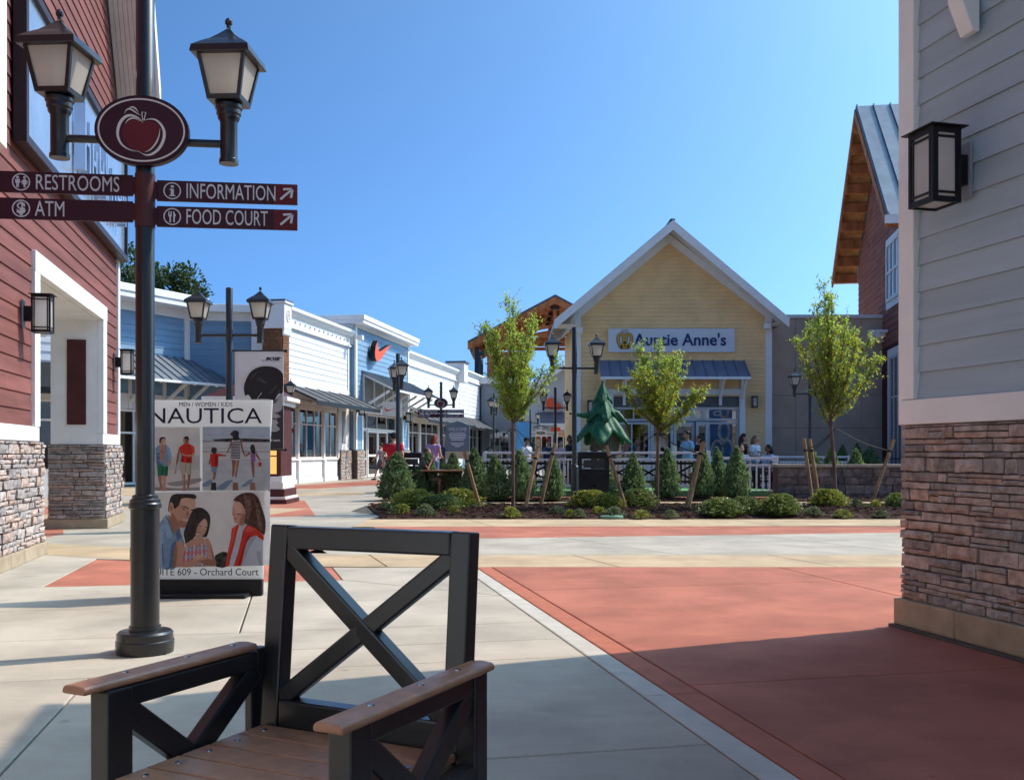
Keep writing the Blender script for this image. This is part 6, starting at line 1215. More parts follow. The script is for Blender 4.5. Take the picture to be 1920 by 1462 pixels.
def young_tree(loc, H, zb, rx, seed, label, lean=0, nl=17, yellow=.1, skew=0):
    rg = random.Random(seed); t = empty('young_tree', loc, 0, label, 'tree', 'young staked trees'); fork = zb
    tp_ = [(0, 0, 0), (lean * .3, 0, fork * .5), (lean, 0, fork), (lean * 1.2 + skew * .3, .02, fork + (H - fork) * .5), (lean + skew, 0, H - .25)]
    trk = MB(); trk.tube([(0, 0, -.02), (0, 0, .05)] + [(a, b, c) for a, b, c in tp_[1:]], [.055, .042, .036, .033, .02, .005], 10); tb_ = MB(); v, f, vy, fy = [], [], [], []
    def foliage(p0, d, L, n):
        for i in range(n):
            u = rg.uniform(.1, 1); p = p0 + d * L * u + rvec(rg) * .012; q = (d * .35 + rvec(rg) * .9 + Vector((0, 0, -.28))).normalized(); ll = rg.uniform(.05, .09)
            tgt = (vy, fy) if rg.random() < yellow * (1.6 if p0.z < fork + (H - fork) * .6 else .5) else (v, f); leaf(*tgt, p, q, Vector((rg.uniform(-.5, .5), rg.uniform(-.5, .5), 1)), ll, ll * rg.uniform(.34, .46), rg)
    limbs = []
    for i in range(nl):
        th = i * 2.4 + rg.uniform(-.3, .3); z0 = fork - .04 + rg.random() ** 1.6 * (H - fork) * .45; k = rg.uniform(.45, 1.15); z1 = min(H - .1, z0 + (H - fork) * rg.uniform(.35, .62)); rr = rx * k * (1 - .65 * max(0, (z1 - fork) / (H - fork) - .55) / .45)
        ca, sa = math.cos(th), math.sin(th); P0 = Vector((lean, 0, z0)); P1 = Vector((lean + rr * .55 * ca, rr * .55 * sa, z0 + (z1 - z0) * .42)); P2 = Vector((lean + rr * ca + skew * .5, rr * sa, z1)); limbs.append([P0, P1, P2])
    limbs.append([Vector(tp_[2]), Vector(tp_[3]), Vector(tp_[4])])
    for j, Lb in enumerate(limbs):
        pts = [Vector(q) for q in smooth_pts([tuple(q) for q in Lb], 5)]; n = len(pts)
        if j < nl: tb_.tube(pts, [.014 * (1 - i / n) + .003 for i in range(n)], 6)
        for i in range(2, n):
            for _ in range(5 if i < n - 1 else 7):
                d = ((pts[i] - pts[i - 1]).normalized() * .8 + rvec(rg) * .9 + Vector((0, 0, .3))).normalized(); L = rg.uniform(.12, .30) * (1.5 if rg.random() < .15 else 1); p = pts[i - 1].lerp(pts[i], rg.random())
                tb_.tube([p, p + d * L], [.004, .0015], 4, False); foliage(p, d, L, rg.randint(8, 15))
    trk.build('trunk', BARK, t, smooth=50); tb_.build('branch', BARK, t, smooth=50); cr = obj('crown', mesh_of(v, f, 'crown', LEAF_T), t); obj('crown', mesh_of(vy, fy, 'crown_yellow', LEAF_Y), t)
    return t
T1, T2, T3 = G(962, 958), G(1232, 957), G(1567, 956)
young_tree(T1, 4.42, 1.78, .80, 4, 'tallest-crowned young staked tree in front of the pavilion, left of lamp post', lean=.0, nl=20, yellow=.10)
young_tree(T2, 3.62, 1.62, .82, 7, 'shorter bushy young staked tree in front of the pretzel shop sign', lean=.02, nl=18, yellow=.2)
young_tree(T3, 4.72, 1.72, .98, 12, 'young staked tree in front of the tan stucco wall', lean=-.1, nl=21, yellow=.2, skew=-.05)
def stake(px0, py0, px1, py1, tree, label, zt=1.72, r=.038, dy=0):
    b = G(px1, py1); tpt = P(px0, py0, b.y + dy); s = empty('tree_stake', (b.x, b.y, 0), 0, label, 'stake', 'wooden tree stakes')
    q = tpt - b; MB().tube([(0, 0, -.05), tuple(q)], r, 8).build('pole', WOOD, s, smooth=50)
    at = q * .83; MB().tube([tuple(at - q.normalized() * .02), tuple(at + q.normalized() * .02)], r * 1.15, 10).build('tie_band', STRAP, s)
    e = Vector((tree.x, tree.y, zt)) - Vector((b.x, b.y, 0)); md = (at + e) / 2 - Vector((0, 0, .06)); MB().tube(smooth_pts([tuple(at), tuple(md), tuple(e)], 5), .008, 6).build('tie_strap', STRAP, s)
stake(870, 845, 903, 958, T1, 'leaning stake left of the first young tree'); stake(1008, 838, 983, 961, T1, 'darker stake just right of the first young tree'); stake(1041, 830, 1011, 953, T1, 'paler stake with split top, right of the first young tree')
stake(1137, 835, 1177, 960, T2, 'stake left of the second young tree, beside the trash bin', 1.6); stake(1321, 828, 1281, 962, T2, 'front stake of the pair right of the second young tree', 1.6); stake(1318, 829, 1288, 960, T2, 'rear stake of the pair right of the second young tree', 1.6, dy=.15)
stake(1507, 822, 1526, 952, T3, 'left stake of the close pair before the stucco wall', 1.7); stake(1518, 823, 1539, 951, T3, 'right stake of the close pair before the stucco wall', 1.7); stake(1676, 823, 1629, 956, T3, 'single stake leaning right, nearest the shaded stone corner', 1.7)
def bush_mesh(name, m, n, shape, sz, seed, core=.78, zc=.02, tuft=.11, nz=7):
    """leaf cards over a lumpy volume; shape(u) is the radius at relative height u"""
    rg = random.Random(seed); v, f = [], []; K = 20; rows = 9
    for i in range(rows + 1):
        u = i / rows
        for j in range(K): t = 2 * math.pi * j / K; r_ = shape(u) * core * (1 + .10 * noise.noise((math.cos(t) * 2, math.sin(t) * 2, u * 4 + seed))); v.append((r_ * math.cos(t), r_ * math.sin(t), zc + u * (1 - zc) * .95))
    for i in range(rows):
        for j in range(K): a = i * K + j; b = i * K + (j + 1) % K; f += [(a, b, b + K), (a, b + K, a + K)]
    for _ in range(n):
        u = rg.random() ** 1.15; t = rg.uniform(0, 6.283); r0 = shape(u)
        lump = 1 + tuft * 1.6 * noise.noise((math.cos(t) * r0 * nz, math.sin(t) * r0 * nz, u * nz + seed * 3)) ; r_ = r0 * (core + (1.05 - core) * rg.random() ** .6) * lump
        p = Vector((r_ * math.cos(t), r_ * math.sin(t), zc + u * (1 - zc))); o_ = Vector((math.cos(t), math.sin(t), .5)); d = (o_ * .7 + rvec(rg) * .8 + Vector((0, 0, .3))); L = sz * rg.uniform(.6, 1.35); leaf(v, f, p, d, o_ + rvec(rg) * .5, L, L * .55, rg)
    return mesh_of(v, f, name, m)
cone_shape = lambda u: .5 * (min(1, (u + .06) / .16) ** .6) * (1 - u) ** .62 * 1.0 + .015 if u < .999 else .01
cones = [bush_mesh('conical_shrub_shape', LEAF_C, 5200, (lambda u, a=a_, k=k_: k * min(1, (u + .05) / .2) ** .5 * max(.0, 1 - u ** a) ** .9 + .02), .085, s, tuft=.55, core=.62, nz=n_ * 2.2) for s, a_, k_, n_ in ((1, 1.9, .44, 6), (2, 1.4, .50, 7), (3, 2.4, .42, 5), (4, 1.7, .46, 8), (5, 2.1, .40, 6))]
mound = bush_mesh('mound_shrub_shape', LEAF_C, 7500, lambda u: .5 * min(1, (u + .2) / .3) ** .4 * max(0, 1 - u ** 1.9) ** .8 + .02, .07, 9, tuft=.42, core=.68, nz=15)
rounds = [bush_mesh('round_shrub_shape', m_, 3600, lambda u: .5 * math.sin(math.pi * min(.98, .22 + u * .72)) ** .7 + .02, .09, s, core=.62, tuft=.5, nz=10) for s, m_ in ((4, LEAF_S2), (5, LEAF_S), (6, LEAF_S2))]
tufts = [bush_mesh('low_plant_shape', m_, 500, lambda u: .5 * (1 - u) ** .5 + .02, .16, s, core=.25, tuft=.5, nz=4) for s, m_ in ((14, LEAF_G), (15, LEAF_S2))]
def shrub(name, me, px, by, ty, wpx, label, group, cat='shrub', z=0.0, stem=True, tagp=True):
    b = G(px, by); s = F / b.y; w, h = wpx / s, (by - ty) / s; o = empty(name, (b.x, b.y, z), (px * 1.7) % 6.28, label, cat, group)
    obj('foliage', me, o, (0, 0, .03), (math.sin(px) * .07, math.cos(px * 1.3) * .07, 0), (w * .98 * (1 + .1 * math.sin(px * 3)), w * .98, h - .03))
    if stem: MB().tube([(0, 0, -.02), (0, 0, h * .4)], [.025, .012], 6).build('stem', BARK_D, o)
    return o
shrub('shrub', mound, 741, 938, 852, 62, 'broad dense mounded shrub at the left end of the hedge', 'hedge shrubs')
cn = [(798, 935, 852, 44, 'conical shrub next to the big mound, before the seated man'), (851, 935, 853, 44, 'conical shrub below the WELCOME board, third from the hedge left end'), (893, 938, 845, 48, 'tall conical shrub behind the leaning left stake'), (935, 940, 858, 48, 'squat conical shrub left of the first young tree trunk'), (981, 940, 848, 44, 'conical shrub directly right of the first young tree trunk'), (1037, 940, 858, 40, 'conical shrub between split-top stake and lamp post'),
      (1131, 936, 848, 42, 'conical shrub in front of the large trash bin'), (1187, 936, 853, 44, 'conical shrub below the sculpted tree, left of second trunk'), (1248, 938, 846, 50, 'tall conical shrub right beside the second young tree trunk'), (1316, 938, 848, 42, 'conical shrub behind the paired stakes of the second tree'), (1349, 936, 843, 34, 'slim conical shrub, left one of the touching pair by the railing'), (1379, 938, 843, 46, 'full conical shrub, right one of the touching pair by the railing'),
      (1528, 935, 843, 40, 'conical shrub behind the close stake pair, before the garden wall'), (1558, 935, 843, 40, 'conical shrub directly behind the third young tree trunk'), (1602, 935, 846, 40, 'conical shrub right of the third young tree, before the garden wall')]
for i, (px, by, ty, w, lb_) in enumerate(cn): shrub('conical_shrub', cones[(i * 3) % 5], px, by, ty, w, lb_, 'hedge shrubs')
for px, by, ty, w, lb_ in ((829, 924, 862, 26, 'small conical shrub behind the hedge by the picnic table'), (918, 915, 850, 24, 'small pointed shrub peeping over the white railing')): shrub('conical_shrub', cones[1], px, by, ty, w, lb_, 'hedge shrubs')
rd = [(775, 960, 919, 72, 0, 'yellow-green rounded shrub at the front bed left corner'), (826, 962, 928, 62, 1, 'low rounded shrub in the middle of the left front group'), (862, 957, 917, 66, 0, 'yellow-green rounded shrub beside the leaning left stake'), (1106, 957, 920, 62, 2, 'yellowish rounded shrub right of the lamp post foot'), (1141, 960, 925, 48, 0, 'small rounded shrub between lamp post and second tree'), (1196, 958, 918, 56, 1, 'rounded shrub left of the second young tree trunk'),
      (1352, 970, 934, 66, 1, 'dark spreading shrub in front of the railing pair of cones'), (1394, 968, 932, 56, 1, 'dark spreading shrub right beside the railing panel'), (1463, 970, 927, 62, 1, 'dark rounded shrub before the garden wall end'), (1553, 956, 918, 56, 2, 'loose leafy shrub at the feet of the third tree stakes'), (1682, 958, 925, 34, 1, 'dark shrub half hidden by the shaded stone corner')]
for px, by, ty, w, k, lb_ in rd: shrub('round_shrub', rounds[k], px, by, ty, w, lb_, 'rounded shrubs in the front bed')
tf = [(722, 962, 940, 30, 'left-corner'), (752, 968, 945, 40, 'mound-side'), (798, 970, 946, 34, ''), (852, 968, 948, 26, ''), (886, 960, 945, 26, ''), (957, 972, 950, 34, ''), (1044, 968, 950, 36, ''), (1068, 972, 955, 20, ''), (1085, 972, 954, 26, ''), (1122, 968, 950, 30, ''), (1152, 970, 950, 34, ''), (1203, 973, 956, 32, ''), (1258, 973, 956, 26, ''), (1427, 968, 938, 30, ''), (1525, 970, 950, 34, ''), (1580, 972, 955, 34, ''), (1607, 958, 936, 28, ''), (1642, 958, 938, 26, ''), (1652, 972, 956, 28, '')]
tl_ = ['wispy low plant at the pointed left tip of the front bed', 'low plant in front of the yellow-green corner shrub', 'low silvery plant before the middle of the left shrub group', 'low plant at the right edge of the left shrub group', 'low yellowish plant beside the leaning left stake foot', 'low plant on the green cover before the first trunk', 'low silvery plant right of the split-top stake', 'tiny low plant left of the lamp post foot', 'low plant at the bed edge below the lamp post', 'low silvery plant below the yellowish rounded shrub', 'low green plant left of the second tree stake foot', 'low sparse plant at the bed edge before the rounded shrub', 'low plant right of the second young tree trunk', 'low plant between the two dark spreading shrubs', 'low plant before the close stake pair', 'low plant in front of the third tree trunk', 'low silvery plant between third trunk and the single stake', 'low plant right behind the single leaning stake', 'low plant at the bed edge near the shaded stone corner']
for i, (px, by, ty, w, _) in enumerate(tf): shrub('low_plant', tufts[i % 2], px, by, ty, w, tl_[i], 'low plants along the bed edge', 'plant', stem=False)
# green utility covers in the bed
for px, py, lb_ in ((950, 970, 'pale green round utility cover before the first tree'), (1148, 973, 'pale green utility cover at the bed edge before the bin')):
    b = G(px, py); u = empty('utility_cover', (b.x, b.y + .1, .012), 0, lb_, 'utility cover', 'green utility covers'); MB().lathe([(.21, 0), (.21, .035), (.195, .045)], 24, (0, 0, 0), 0, 1, .7).build('lid', mat('green_plastic', (.16, .28, .20), .5), u, smooth=40); MB().box(-.05, .05, -.02, .02, .046, .053).build('handle', mat('green_plastic_dark', (.08, .15, .1), .5), u)
# trees beyond the blue store
def big_tree(loc, H, z0, rx, seed, label, n=150, ls=.34):
    rg = random.Random(seed); t = empty('broadleaf_tree', loc, 0, label, 'tree', 'trees beyond the blue store'); v, f = [], []; br = MB(); br.tube([(0, 0, 0), (.2, 0, z0 * .6), (0, .2, H * .75)], [.35, .28, .08], 8)
    for i in range(n):
        q = rvec(rg) * rg.random() ** .45; c = Vector((q.x * rx, q.y * rx, z0 + (H - z0) * (.5 + q.z * .48))); R_ = rg.uniform(.35, .85)
        if i % 4 == 0: br.tube([(0, 0, c.z - 1.5), tuple(c)], [.07, .02], 5)
        for _ in range(70): w_ = rvec(rg); p = c + w_ * R_ * rg.random() ** .4; d = w_ + rvec(rg) * .8; L = ls * rg.uniform(.5, 1.1); leaf(v, f, p, d, w_ + rvec(rg) * .6, L, L * .6, rg)
    br.build('trunk', BARK_D, t); obj('crown', mesh_of(v, f, 'crown', LEAF_B), t)
big_tree(P(215, 0, 62).xy.to_3d(), 14.4, 6, 3.1, 1, 'dark broadleaf tree rising behind the near end of the blue store'); big_tree(P(322, 0, 64).xy.to_3d(), 13.4, 6, 2.6, 2, 'dark broadleaf tree behind the blue store, right of the lamp pole', 130); big_tree(P(368, 0, 66).xy.to_3d(), 12.0, 7, 1.0, 3, 'slim outlying tree top at the right of the broadleaf pair', 26)
# ------------------------------------------------------------------ people
def fuse(mb, name, m, parent, vox, sm=3):
    me = bpy.data.meshes.new(name); me.from_pydata(mb.v, [], mb.f); o = bpy.data.objects.new(name, me)
    r = o.modifiers.new('r', 'REMESH'); r.mode = 'VOXEL'; r.voxel_size = vox; r.use_smooth_shade = True
    s = o.modifiers.new('s', 'SMOOTH'); s.iterations = sm; s.factor = .5
    n = bake(o)
    n.materials.clear(); n.materials.append(m); n.name = name; return obj(name, n, parent)
def ball(mb, c, rx, ry, rz, n=12):
    pr = [(max(.02, math.sin(math.pi * i / n)), -math.cos(math.pi * i / n)) for i in range(n + 1)]; k = MB().lathe(pr, 14); mb.add([(c[0] + x * rx, c[1] + y * ry, c[2] + z * rz) for x, y, z in k.v], k.f)
SKINS = {'l': mat('skin_light', (.52, .28, .20), .55, .05), 'm': mat('skin_tan', (.40, .20, .13), .55, .05), 'd': mat('skin_brown', (.20, .095, .06), .55, .05)}
def cloth(c): return mat('cloth_%d_%d_%d' % tuple(int(q * 255) for q in c), c, .85, .12, 7, bump=.15, bscale=40)
def person(px, Y, label, H=1.72, rz=0, skin='l', shirt=(.5, .5, .5), pants=(.05, .07, .15), hair=(.03, .02, .015), pose='stand', longhair=0, arms='down', shorts=False, cap=None, bulk=1.0, sleeve=.5, hold=None, z=0, headtilt=0, stride=0, hat=None, shoes=(.03, .03, .03)):
    k = H / 1.75; o = empty('person', (P(px, 0, Y).x, Y, z), rz, label, 'person'); o.scale = (k * 1, k * 1, k)
    sit = pose == 'sit'; hz0 = .47 if sit else .93; dz = hz0 - .93
    b = MB(); c = MB(); t = MB()
    bx = bulk
    tor = [(.145 * bx, .105 * bx, .88), (.155 * bx, .115 * bx, .96), (.138 * bx, .105 * bx, 1.08), (.158 * bx, .118 * bx, 1.24), (.172 * bx, .112 * bx, 1.36), (.135 * bx, .09, 1.44), (.06, .06, 1.49)]
    def torso(mb, g, lo=.87, hi=1.5):
        vs = []; n = 18; rows = [q for q in tor if lo <= q[2] <= hi]
        for rx, ry, zz in rows: vs += [((rx + g) * math.cos(2 * math.pi * i / n), (ry + g) * math.sin(2 * math.pi * i / n), zz + dz) for i in range(n)]
        mb.add(vs, [(r * n + i, r * n + (i + 1) % n, (r + 1) * n + (i + 1) % n, (r + 1) * n + i) for r in range(len(rows) - 1) for i in range(n)] + [tuple(range(n))[::-1], tuple(range((len(rows) - 1) * n, len(rows) * n))])
    torso(b, 0); torso(c, .014, .87, 1.46)
    ht = headtilt
    b.tube([(0, .005, 1.44 + dz), (0, -.01 - ht * .03, 1.55 + dz)], [.055, .05], 12)
    hc = Vector((0, -.02 - ht * .07, 1.635 + dz - ht * .03)); ball(b, hc, .077, .095, .113); ball(b, hc + Vector((0, -.035, -.055)), .055, .05, .05); b.tube([hc + Vector((0, -.085, .01)), hc + Vector((0, -.115, -.03)), hc + Vector((0, -.09, -.04))], [.008, .015, .012], 8)
    for s in (-1, 1): ball(b, hc + Vector((s * .078, .01, -.01)), .012, .022, .03)
    sh = [Vector((s * .175 * bx, 0, 1.40 + dz)) for s in (-1, 1)]
    for i, s in enumerate((-1, 1)):
        am = arms if isinstance(arms, str) else arms[i]
        el, ha = {'down': ((s * .24 * bx, .02, 1.12), (s * .25 * bx, -.05, .88)), 'fwd': ((s * .22 * bx, -.10, 1.14), (s * .12, -.32, 1.16)), 'bent': ((s * .25 * bx, .02, 1.13), (s * .14, -.24, 1.10)), 'up': ((s * .24 * bx, -.16, 1.22), (s * .09, -.20, 1.47)), 'table': ((s * .25 * bx, -.12, 1.16), (s * .12, -.36, 1.13)), 'swing': ((s * .24 * bx, .14, 1.14), (s * .25 * bx, .16, .92)), 'swingf': ((s * .24 * bx, -.12, 1.15), (s * .22 * bx, -.28, 1.0)), 'reach': ((s * .26 * bx, -.2, 1.22), (s * .2, -.5, 1.2))}[am]
        el = Vector(el) + Vector((0, 0, dz)); ha = Vector(ha) + Vector((0, 0, dz)); d = (ha - el).normalized()
        b.tube([sh[i], el, ha], [.05 * (1 + (bx - 1) * .6), .04, .028], 10); side = d.cross(Vector((0, 0, 1))); side = side.normalized() if side.length > .1 else Vector((0, 1, 0))
        b.bar(ha, ha + d * .085, .075, .03, tuple(d.cross(side)))
        for fi, fl in enumerate((.065, .078, .075, .06)): q0 = ha + d * .08 + side * (-.028 + fi * .019); b.tube([q0, q0 + d * fl * .55 + Vector((0, 0, -.004)), q0 + d * fl * .95 + Vector((0, 0, -.018))], [.0095, .009, .007], 6)
        b.tube([ha + d * .025 - side * .03, ha + d * .06 - side * .06, ha + d * .09 - side * .062], [.012, .0105, .008], 6)
        e2 = sh[i].lerp(el, min(1, sleeve * 1.25)); pts = [sh[i] + Vector((-s * .05, 0, .015)), sh[i], e2] if sleeve <= .8 else [sh[i] + Vector((-s * .05, 0, .015)), sh[i], el, el.lerp(ha, .85)]
        c.tube(pts, [.06, .066 * (1 + (bx - 1) * .6), .062 * (1 + (bx - 1) * .6)] if sleeve <= .8 else [.06, .066, .054, .042], 10)
    for i, s in enumerate((-1, 1)):
        hp_ = Vector((s * .088 * bx, 0, .92 + dz)); st_ = stride * s
        if sit: kn, an = Vector((s * .12, -.44, .49)), Vector((s * .12, -.40, .08))
        else: kn, an = Vector((s * .095, -.02 - st_ * .18, .50)), Vector((s * .1, .02 - st_ * .32 + (.1 if st_ < 0 else 0), .08 + (.05 if st_ < 0 else 0)))
        b.tube([hp_, kn, an], [.082 * bx, .056, .036], 10); b.tube([an + Vector((0, .05, -.045)), an + Vector((0, -.06, -.05)), an + Vector((0, -.17, -.062))], [.034, .036, .024], 8)
        e3 = [hp_ + Vector((0, 0, .05)), kn] if shorts else [hp_ + Vector((0, 0, .05)), kn, an + Vector((0, 0, .02))]
        t.tube(e3, [.105 * bx, .08] if shorts else [.10 * bx, .07, .056], 10)
    vs = MB(); torso(t, .012, .87, 1.0)
    fuse(b, 'body', SKINS[skin], o, .012, 2); fuse(c, 'shirt', cloth(shirt), o, .016, 3); fuse(t, 'trousers' if not shorts else 'shorts', cloth(pants), o, .018, 3)
    hm = mat('hair_%d' % int(sum(hair) * 999), hair, .6, .3, 30, stretch=(3, 3, .6)); hb = MB(); ball(hb, hc + Vector((0, .018, .028)), .088, .098, .105)
    if longhair: hb.tube([hc + Vector((0, .05, .03)), hc + Vector((0, .09, -.12)), hc + Vector((0, .11, -.12 - longhair))], [.085, .095 if longhair < .3 else .12, .05 if longhair < .3 else .09], 12)
    hr = fuse(hb, 'hair', hm, o, .014, 2)
    for s in (-1, 1): e = MB(); ball(e, hc + Vector((s * .031, -.088, .008)), .011, .008, .008, 6); e.build('eye', INK, o)
    e = MB().box(-.022, .022, -.006, .004, -.004, .004).build('mouth', mat('lips', (.30, .10, .09), .5), o, loc=tuple(hc + Vector((0, -.088, -.068))))
    for i, s in enumerate((-1, 1)):
        st_ = stride * s; an = Vector((s * .12, -.40, .08)) if sit else Vector((s * .1, .02 - st_ * .32 + (.1 if st_ < 0 else 0), .08 + (.05 if st_ < 0 else 0)))
        q = MB(); q.tube([an + Vector((0, .06, -.04)), an + Vector((0, -.05, -.042)), an + Vector((0, -.19, -.058))], [.042, .045, .03], 10); q.build('shoe', cloth(shoes), o, smooth=50)
    if cap:
        q = MB(); q.lathe([(.098, 0), (.1, .03), (.08, .075), (.03, .095), (.003, .098)], 16, tuple(hc + Vector((0, .01, .05))), 0, .95, 1.05); q.box(-.07, .07, -.19, -.08, hc.z + .048, hc.z + .062); q.build('cap', cloth(cap), o, smooth=50)
    if hat:
        q = MB(); q.lathe([(.17, 0), (.175, .012), (.1, .02), (.095, .09), (.06, .115), (.003, .118)], 20, tuple(hc + Vector((0, .01, .06)))); q.build('sun_hat', cloth(hat), o, smooth=50)
    if hold == 'paper': MB().box(-.10, .12, -.44, -.43, 1.05, 1.32).build('paper', WHITE, o)
    if hold == 'cup': MB().lathe([(.028, 0), (.036, .1)], 12, (.0, -.26, 1.42 + dz)).build('cup', WHITE, o, smooth=40)
    return o
person(738, 29.0, 'man in red T-shirt and dark cap walking away, behind the big shrub', 1.76, R(172), 'l', (.55, .02, .03), (.08, .09, .13), (.03, .025, .02), arms=('swing', 'down'), cap=(.015, .015, .02), bulk=1.28, stride=.5, shorts=True)
person(812, 28.2, 'woman with long red hair in lilac top and jeans, looking down', 1.72, R(150), 'l', (.42, .25, .46), (.12, .19, .34), (.22, .03, .014), longhair=.26, arms=('bent', 'down'), headtilt=1, sleeve=.2, bulk=1.1)
person(800, 25.6, 'bald seated man eating at the dark picnic table', 1.78, R(68), 'm', (.10, .085, .085), (.22, .16, .12), (.10, .06, .045), pose='sit', arms=('up', 'table'), sleeve=.45, shorts=True, hold='cup', bulk=1.05)
person(838, 31.2, 'woman in straw hat and dark floral top beside the WELCOME board', 1.66, R(-20), 'l', (.04, .06, .12), (.30, .28, .26), (.28, .18, .1), longhair=.12, hat=(.50, .38, .24), sleeve=.1, arms=('bent', 'down'), bulk=1.08)
person(715, 43.0, 'person in grey shorts striding past the glass doors', 1.6, R(-110), 'l', (.28, .28, .32), (.10, .10, .12), (.06, .04, .03), stride=1, arms=('swing', 'swingf'), shorts=True)
person(987, 33.0, 'man in white polo and dark cap behind the white railing', 1.68, R(50), 'm', (.66, .67, .72), (.05, .06, .1), (.02, .015, .01), cap=(.015, .015, .02), arms=('bent', 'bent'), bulk=1.2)
person(1028, 33.5, 'person in red bandana and navy top left of the lamp post', 1.66, R(35), 'm', (.03, .035, .08), (.05, .05, .08), (.05, .03, .02), cap=(.5, .04, .03), arms=('down', 'bent'), bulk=1.1)
person(1051, 35.0, 'person in pink striped shirt right of the red bandana', 1.62, R(20), 'l', (.52, .32, .34), (.1, .1, .16), (.14, .08, .05), arms='bent', longhair=.1)
person(1069, 31.0, 'woman with long black hair and dark top beside the lamp post', 1.74, R(-60), 'd', (.025, .025, .035), (.03, .03, .05), (.012, .01, .01), longhair=.3, arms=('bent', 'bent'), sleeve=.2)
person(1289, 30.3, 'man in light blue T-shirt reading a paper outside the shop', 1.86, R(-68), 'm', (.24, .42, .66), (.40, .36, .29), (.02, .016, .014), arms=('fwd', 'bent'), hold='paper', bulk=1.12, shorts=True)
person(1311, 31.2, 'woman with long dark hair in black, right of the blue T-shirt man', 1.74, R(-70), 'm', (.025, .02, .025), (.03, .03, .04), (.025, .014, .01), longhair=.22, arms=('bent', 'down'))
person(1394, 30.4, 'woman with long brown hair in dark top handing something over', 1.78, R(75), 'l', (.05, .03, .03), (.06, .06, .1), (.05, .022, .014), longhair=.25, arms=('reach', 'fwd'), sleeve=.5)
person(1416, 30.2, 'blonde woman in white T-shirt facing right', 1.72, R(48), 'l', (.58, .64, .74), (.3, .32, .36), (.22, .13, .07), longhair=.06, arms=('bent', 'bent'), bulk=1.1)
person(1390, 29.4, 'seated woman with brown hair and white sleeves behind the railing', 1.78, R(-8), 'l', (.50, .52, .58), (.05, .05, .09), (.07, .028, .018), pose='sit', longhair=.25, arms=('table', 'table'), z=.12)
person(1441, 29.6, 'seated woman with short black hair in pale blue top', 1.78, R(-70), 'd', (.44, .58, .76), (.05, .05, .08), (.012, .01, .01), pose='sit', longhair=.04, arms=('table', 'table'), z=.12, bulk=1.15)
# ------------------------------------------------------------------ patio furniture
def picnic(loc, rz, w, label, top=BROWN):
    p = empty('picnic_table', loc, rz, label, 'table', 'dark patio tables')
    for i in range(5): boxo('tabletop_plank', top, p, -w / 2, w / 2, -.36 + i * .145, -.36 + i * .145 + .138, .72, .755)
    for x_ in (-w / 2 + .15, w / 2 - .15):
        for s in (-1, 1): MB().bar((x_, s * .3, 0), (x_, -s * .3, .72), .06, .07, (1, 0, 0)).build('leg', BLACK2, p)
    boxo('stretcher', BLACK2, p, -w / 2 + .15, w / 2 - .15, -.03, .03, .33, .39)
    return p
def chair2(loc, rz, label):
    c = empty('patio_chair', loc, rz, label, 'chair', 'black patio chairs')
    for x_ in (-.22, .22):
        boxo('leg', BLACK2, c, x_ - .02, x_ + .02, -.24, -.2, 0, .64); boxo('back_post', BLACK2, c, x_ - .02, x_ + .02, .2, .24, 0, .92); boxo('armrest', BROWN, c, x_ - .04, x_ + .04, -.26, .2, .64, .67)
    boxo('seat', BROWN, c, -.24, .24, -.24, .2, .42, .45); boxo('top_rail', BLACK2, c, -.2, .2, .2, .235, .86, .92)
    MB().bar((-.2, .22, .48), (.2, .22, .86), .03, .04).bar((.2, .22, .48), (-.2, .22, .86), .028, .04).build('diagonal', BLACK2, c)
    return c
picnic((P(845, 0, 25.2).x, 25.4, 0), R(-4), 1.5, 'dark picnic table with brown plank top beside the seated man'); chair2((P(797, 0, 25.6).x, 25.65, 0), R(68), 'black chair under the seated man')
picnic((P(1415, 0, 29).x, 28.8, .0), 0, 1.2, 'dark table between the seated women', BLACK2); chair2((P(1390, 0, 29.4).x, 29.5, .0), R(-8), 'black chair under the seated brown-haired woman'); chair2((P(1441, 0, 29.6).x, 29.65, .0), R(-70), 'black chair under the seated woman in pale blue')
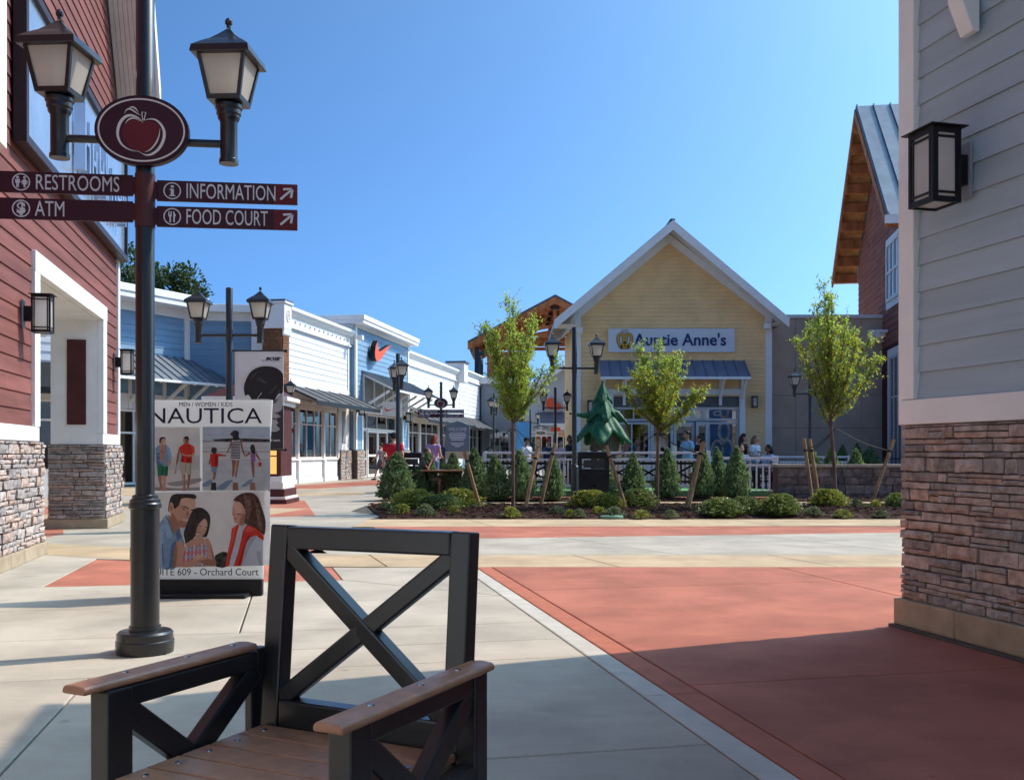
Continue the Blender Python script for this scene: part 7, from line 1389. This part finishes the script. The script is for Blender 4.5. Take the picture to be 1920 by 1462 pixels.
picnic((P(1525, 0, 34).x, 35, 0), 0, 2.0, 'dark table before the tan stucco wall', BLACK2); picnic((P(1640, 0, 34).x, 34, .25), 0, 2.4, 'dark raised table at the right end of the stucco wall', BLACK2)
picnic((P(1060, 0, 29).x, 30, .1), 0, 2.0, 'dark table in front of the long black-haired woman', BLACK2)
# planters with small shrubs along the stucco wall
for px, h, lb_ in ((1580, .95, 'small potted shrub nearest the third tree, by the stucco wall'), (1607, 1.0, 'slim potted shrub in the middle by the stucco wall'), (1632, .9, 'broad dark potted shrub by the stucco wall')):
    b = P(px, 0, 33.6); o = empty('potted_shrub', (b.x, 33.6, 0), 0, lb_, 'plant', 'potted shrubs by the stucco wall'); MB().lathe([(.16, 0), (.24, .45), (.26, .45), (.26, .5)], 16).build('pot', BLACK2, o, smooth=40); obj('foliage', cones[0], o, (0, 0, .45), (0, 0, 0), (.7 if px > 1620 else .45, .6, h))
# ------------------------------------------------------------------ unseen storefront added behind the viewer to bounce sun into the shade
bk = empty('store_building', (26, -15, 0), R(180), 'long white unseen storefront across the walk, added to bounce sunlight', 'building')
boxo('wall', WHITEB, bk, 0, 50, .02, 6, 0, 7.5); cornice(bk, 0, 50, 7.6, .02); awning(bk, 1, 49, 2.9, 3.6, 1.3, FABRIC_G, 20)
for i in range(8): window(bk, 2 + i * 6, 6 + i * 6, .8, 2.8, 4, 2.2, -.04, PINKW, .08, GLASS_D); boxo('window_back', INT_M, bk, 2 + i * 6, 6 + i * 6, -.01, .019, .8, 2.8)

bl2 = empty('store_building', (-4.6, -26, 0), R(90), 'white unseen storefront row on the left behind the viewer, added as fill', 'building')  # added out of view: its sunlit face brightens the shaded walls opposite
boxo('wall', WHITEB, bl2, 0, 26, .02, 6, 0, 7.5); cornice(bl2, 0, 26, 7.6, .02); boxo('fascia', WHITE, bl2, 0, 26, -.05, .019, 3.4, 3.7)
for i in range(4): window(bl2, 2 + i * 6, 6 + i * 6, .8, 2.8, 4, 2.2, -.04, PINKW, .08, GLASS_D); boxo('window_back', INT_M, bl2, 2 + i * 6, 6 + i * 6, -.01, .019, .8, 2.8)
bpy.data.scenes.remove(SCR)
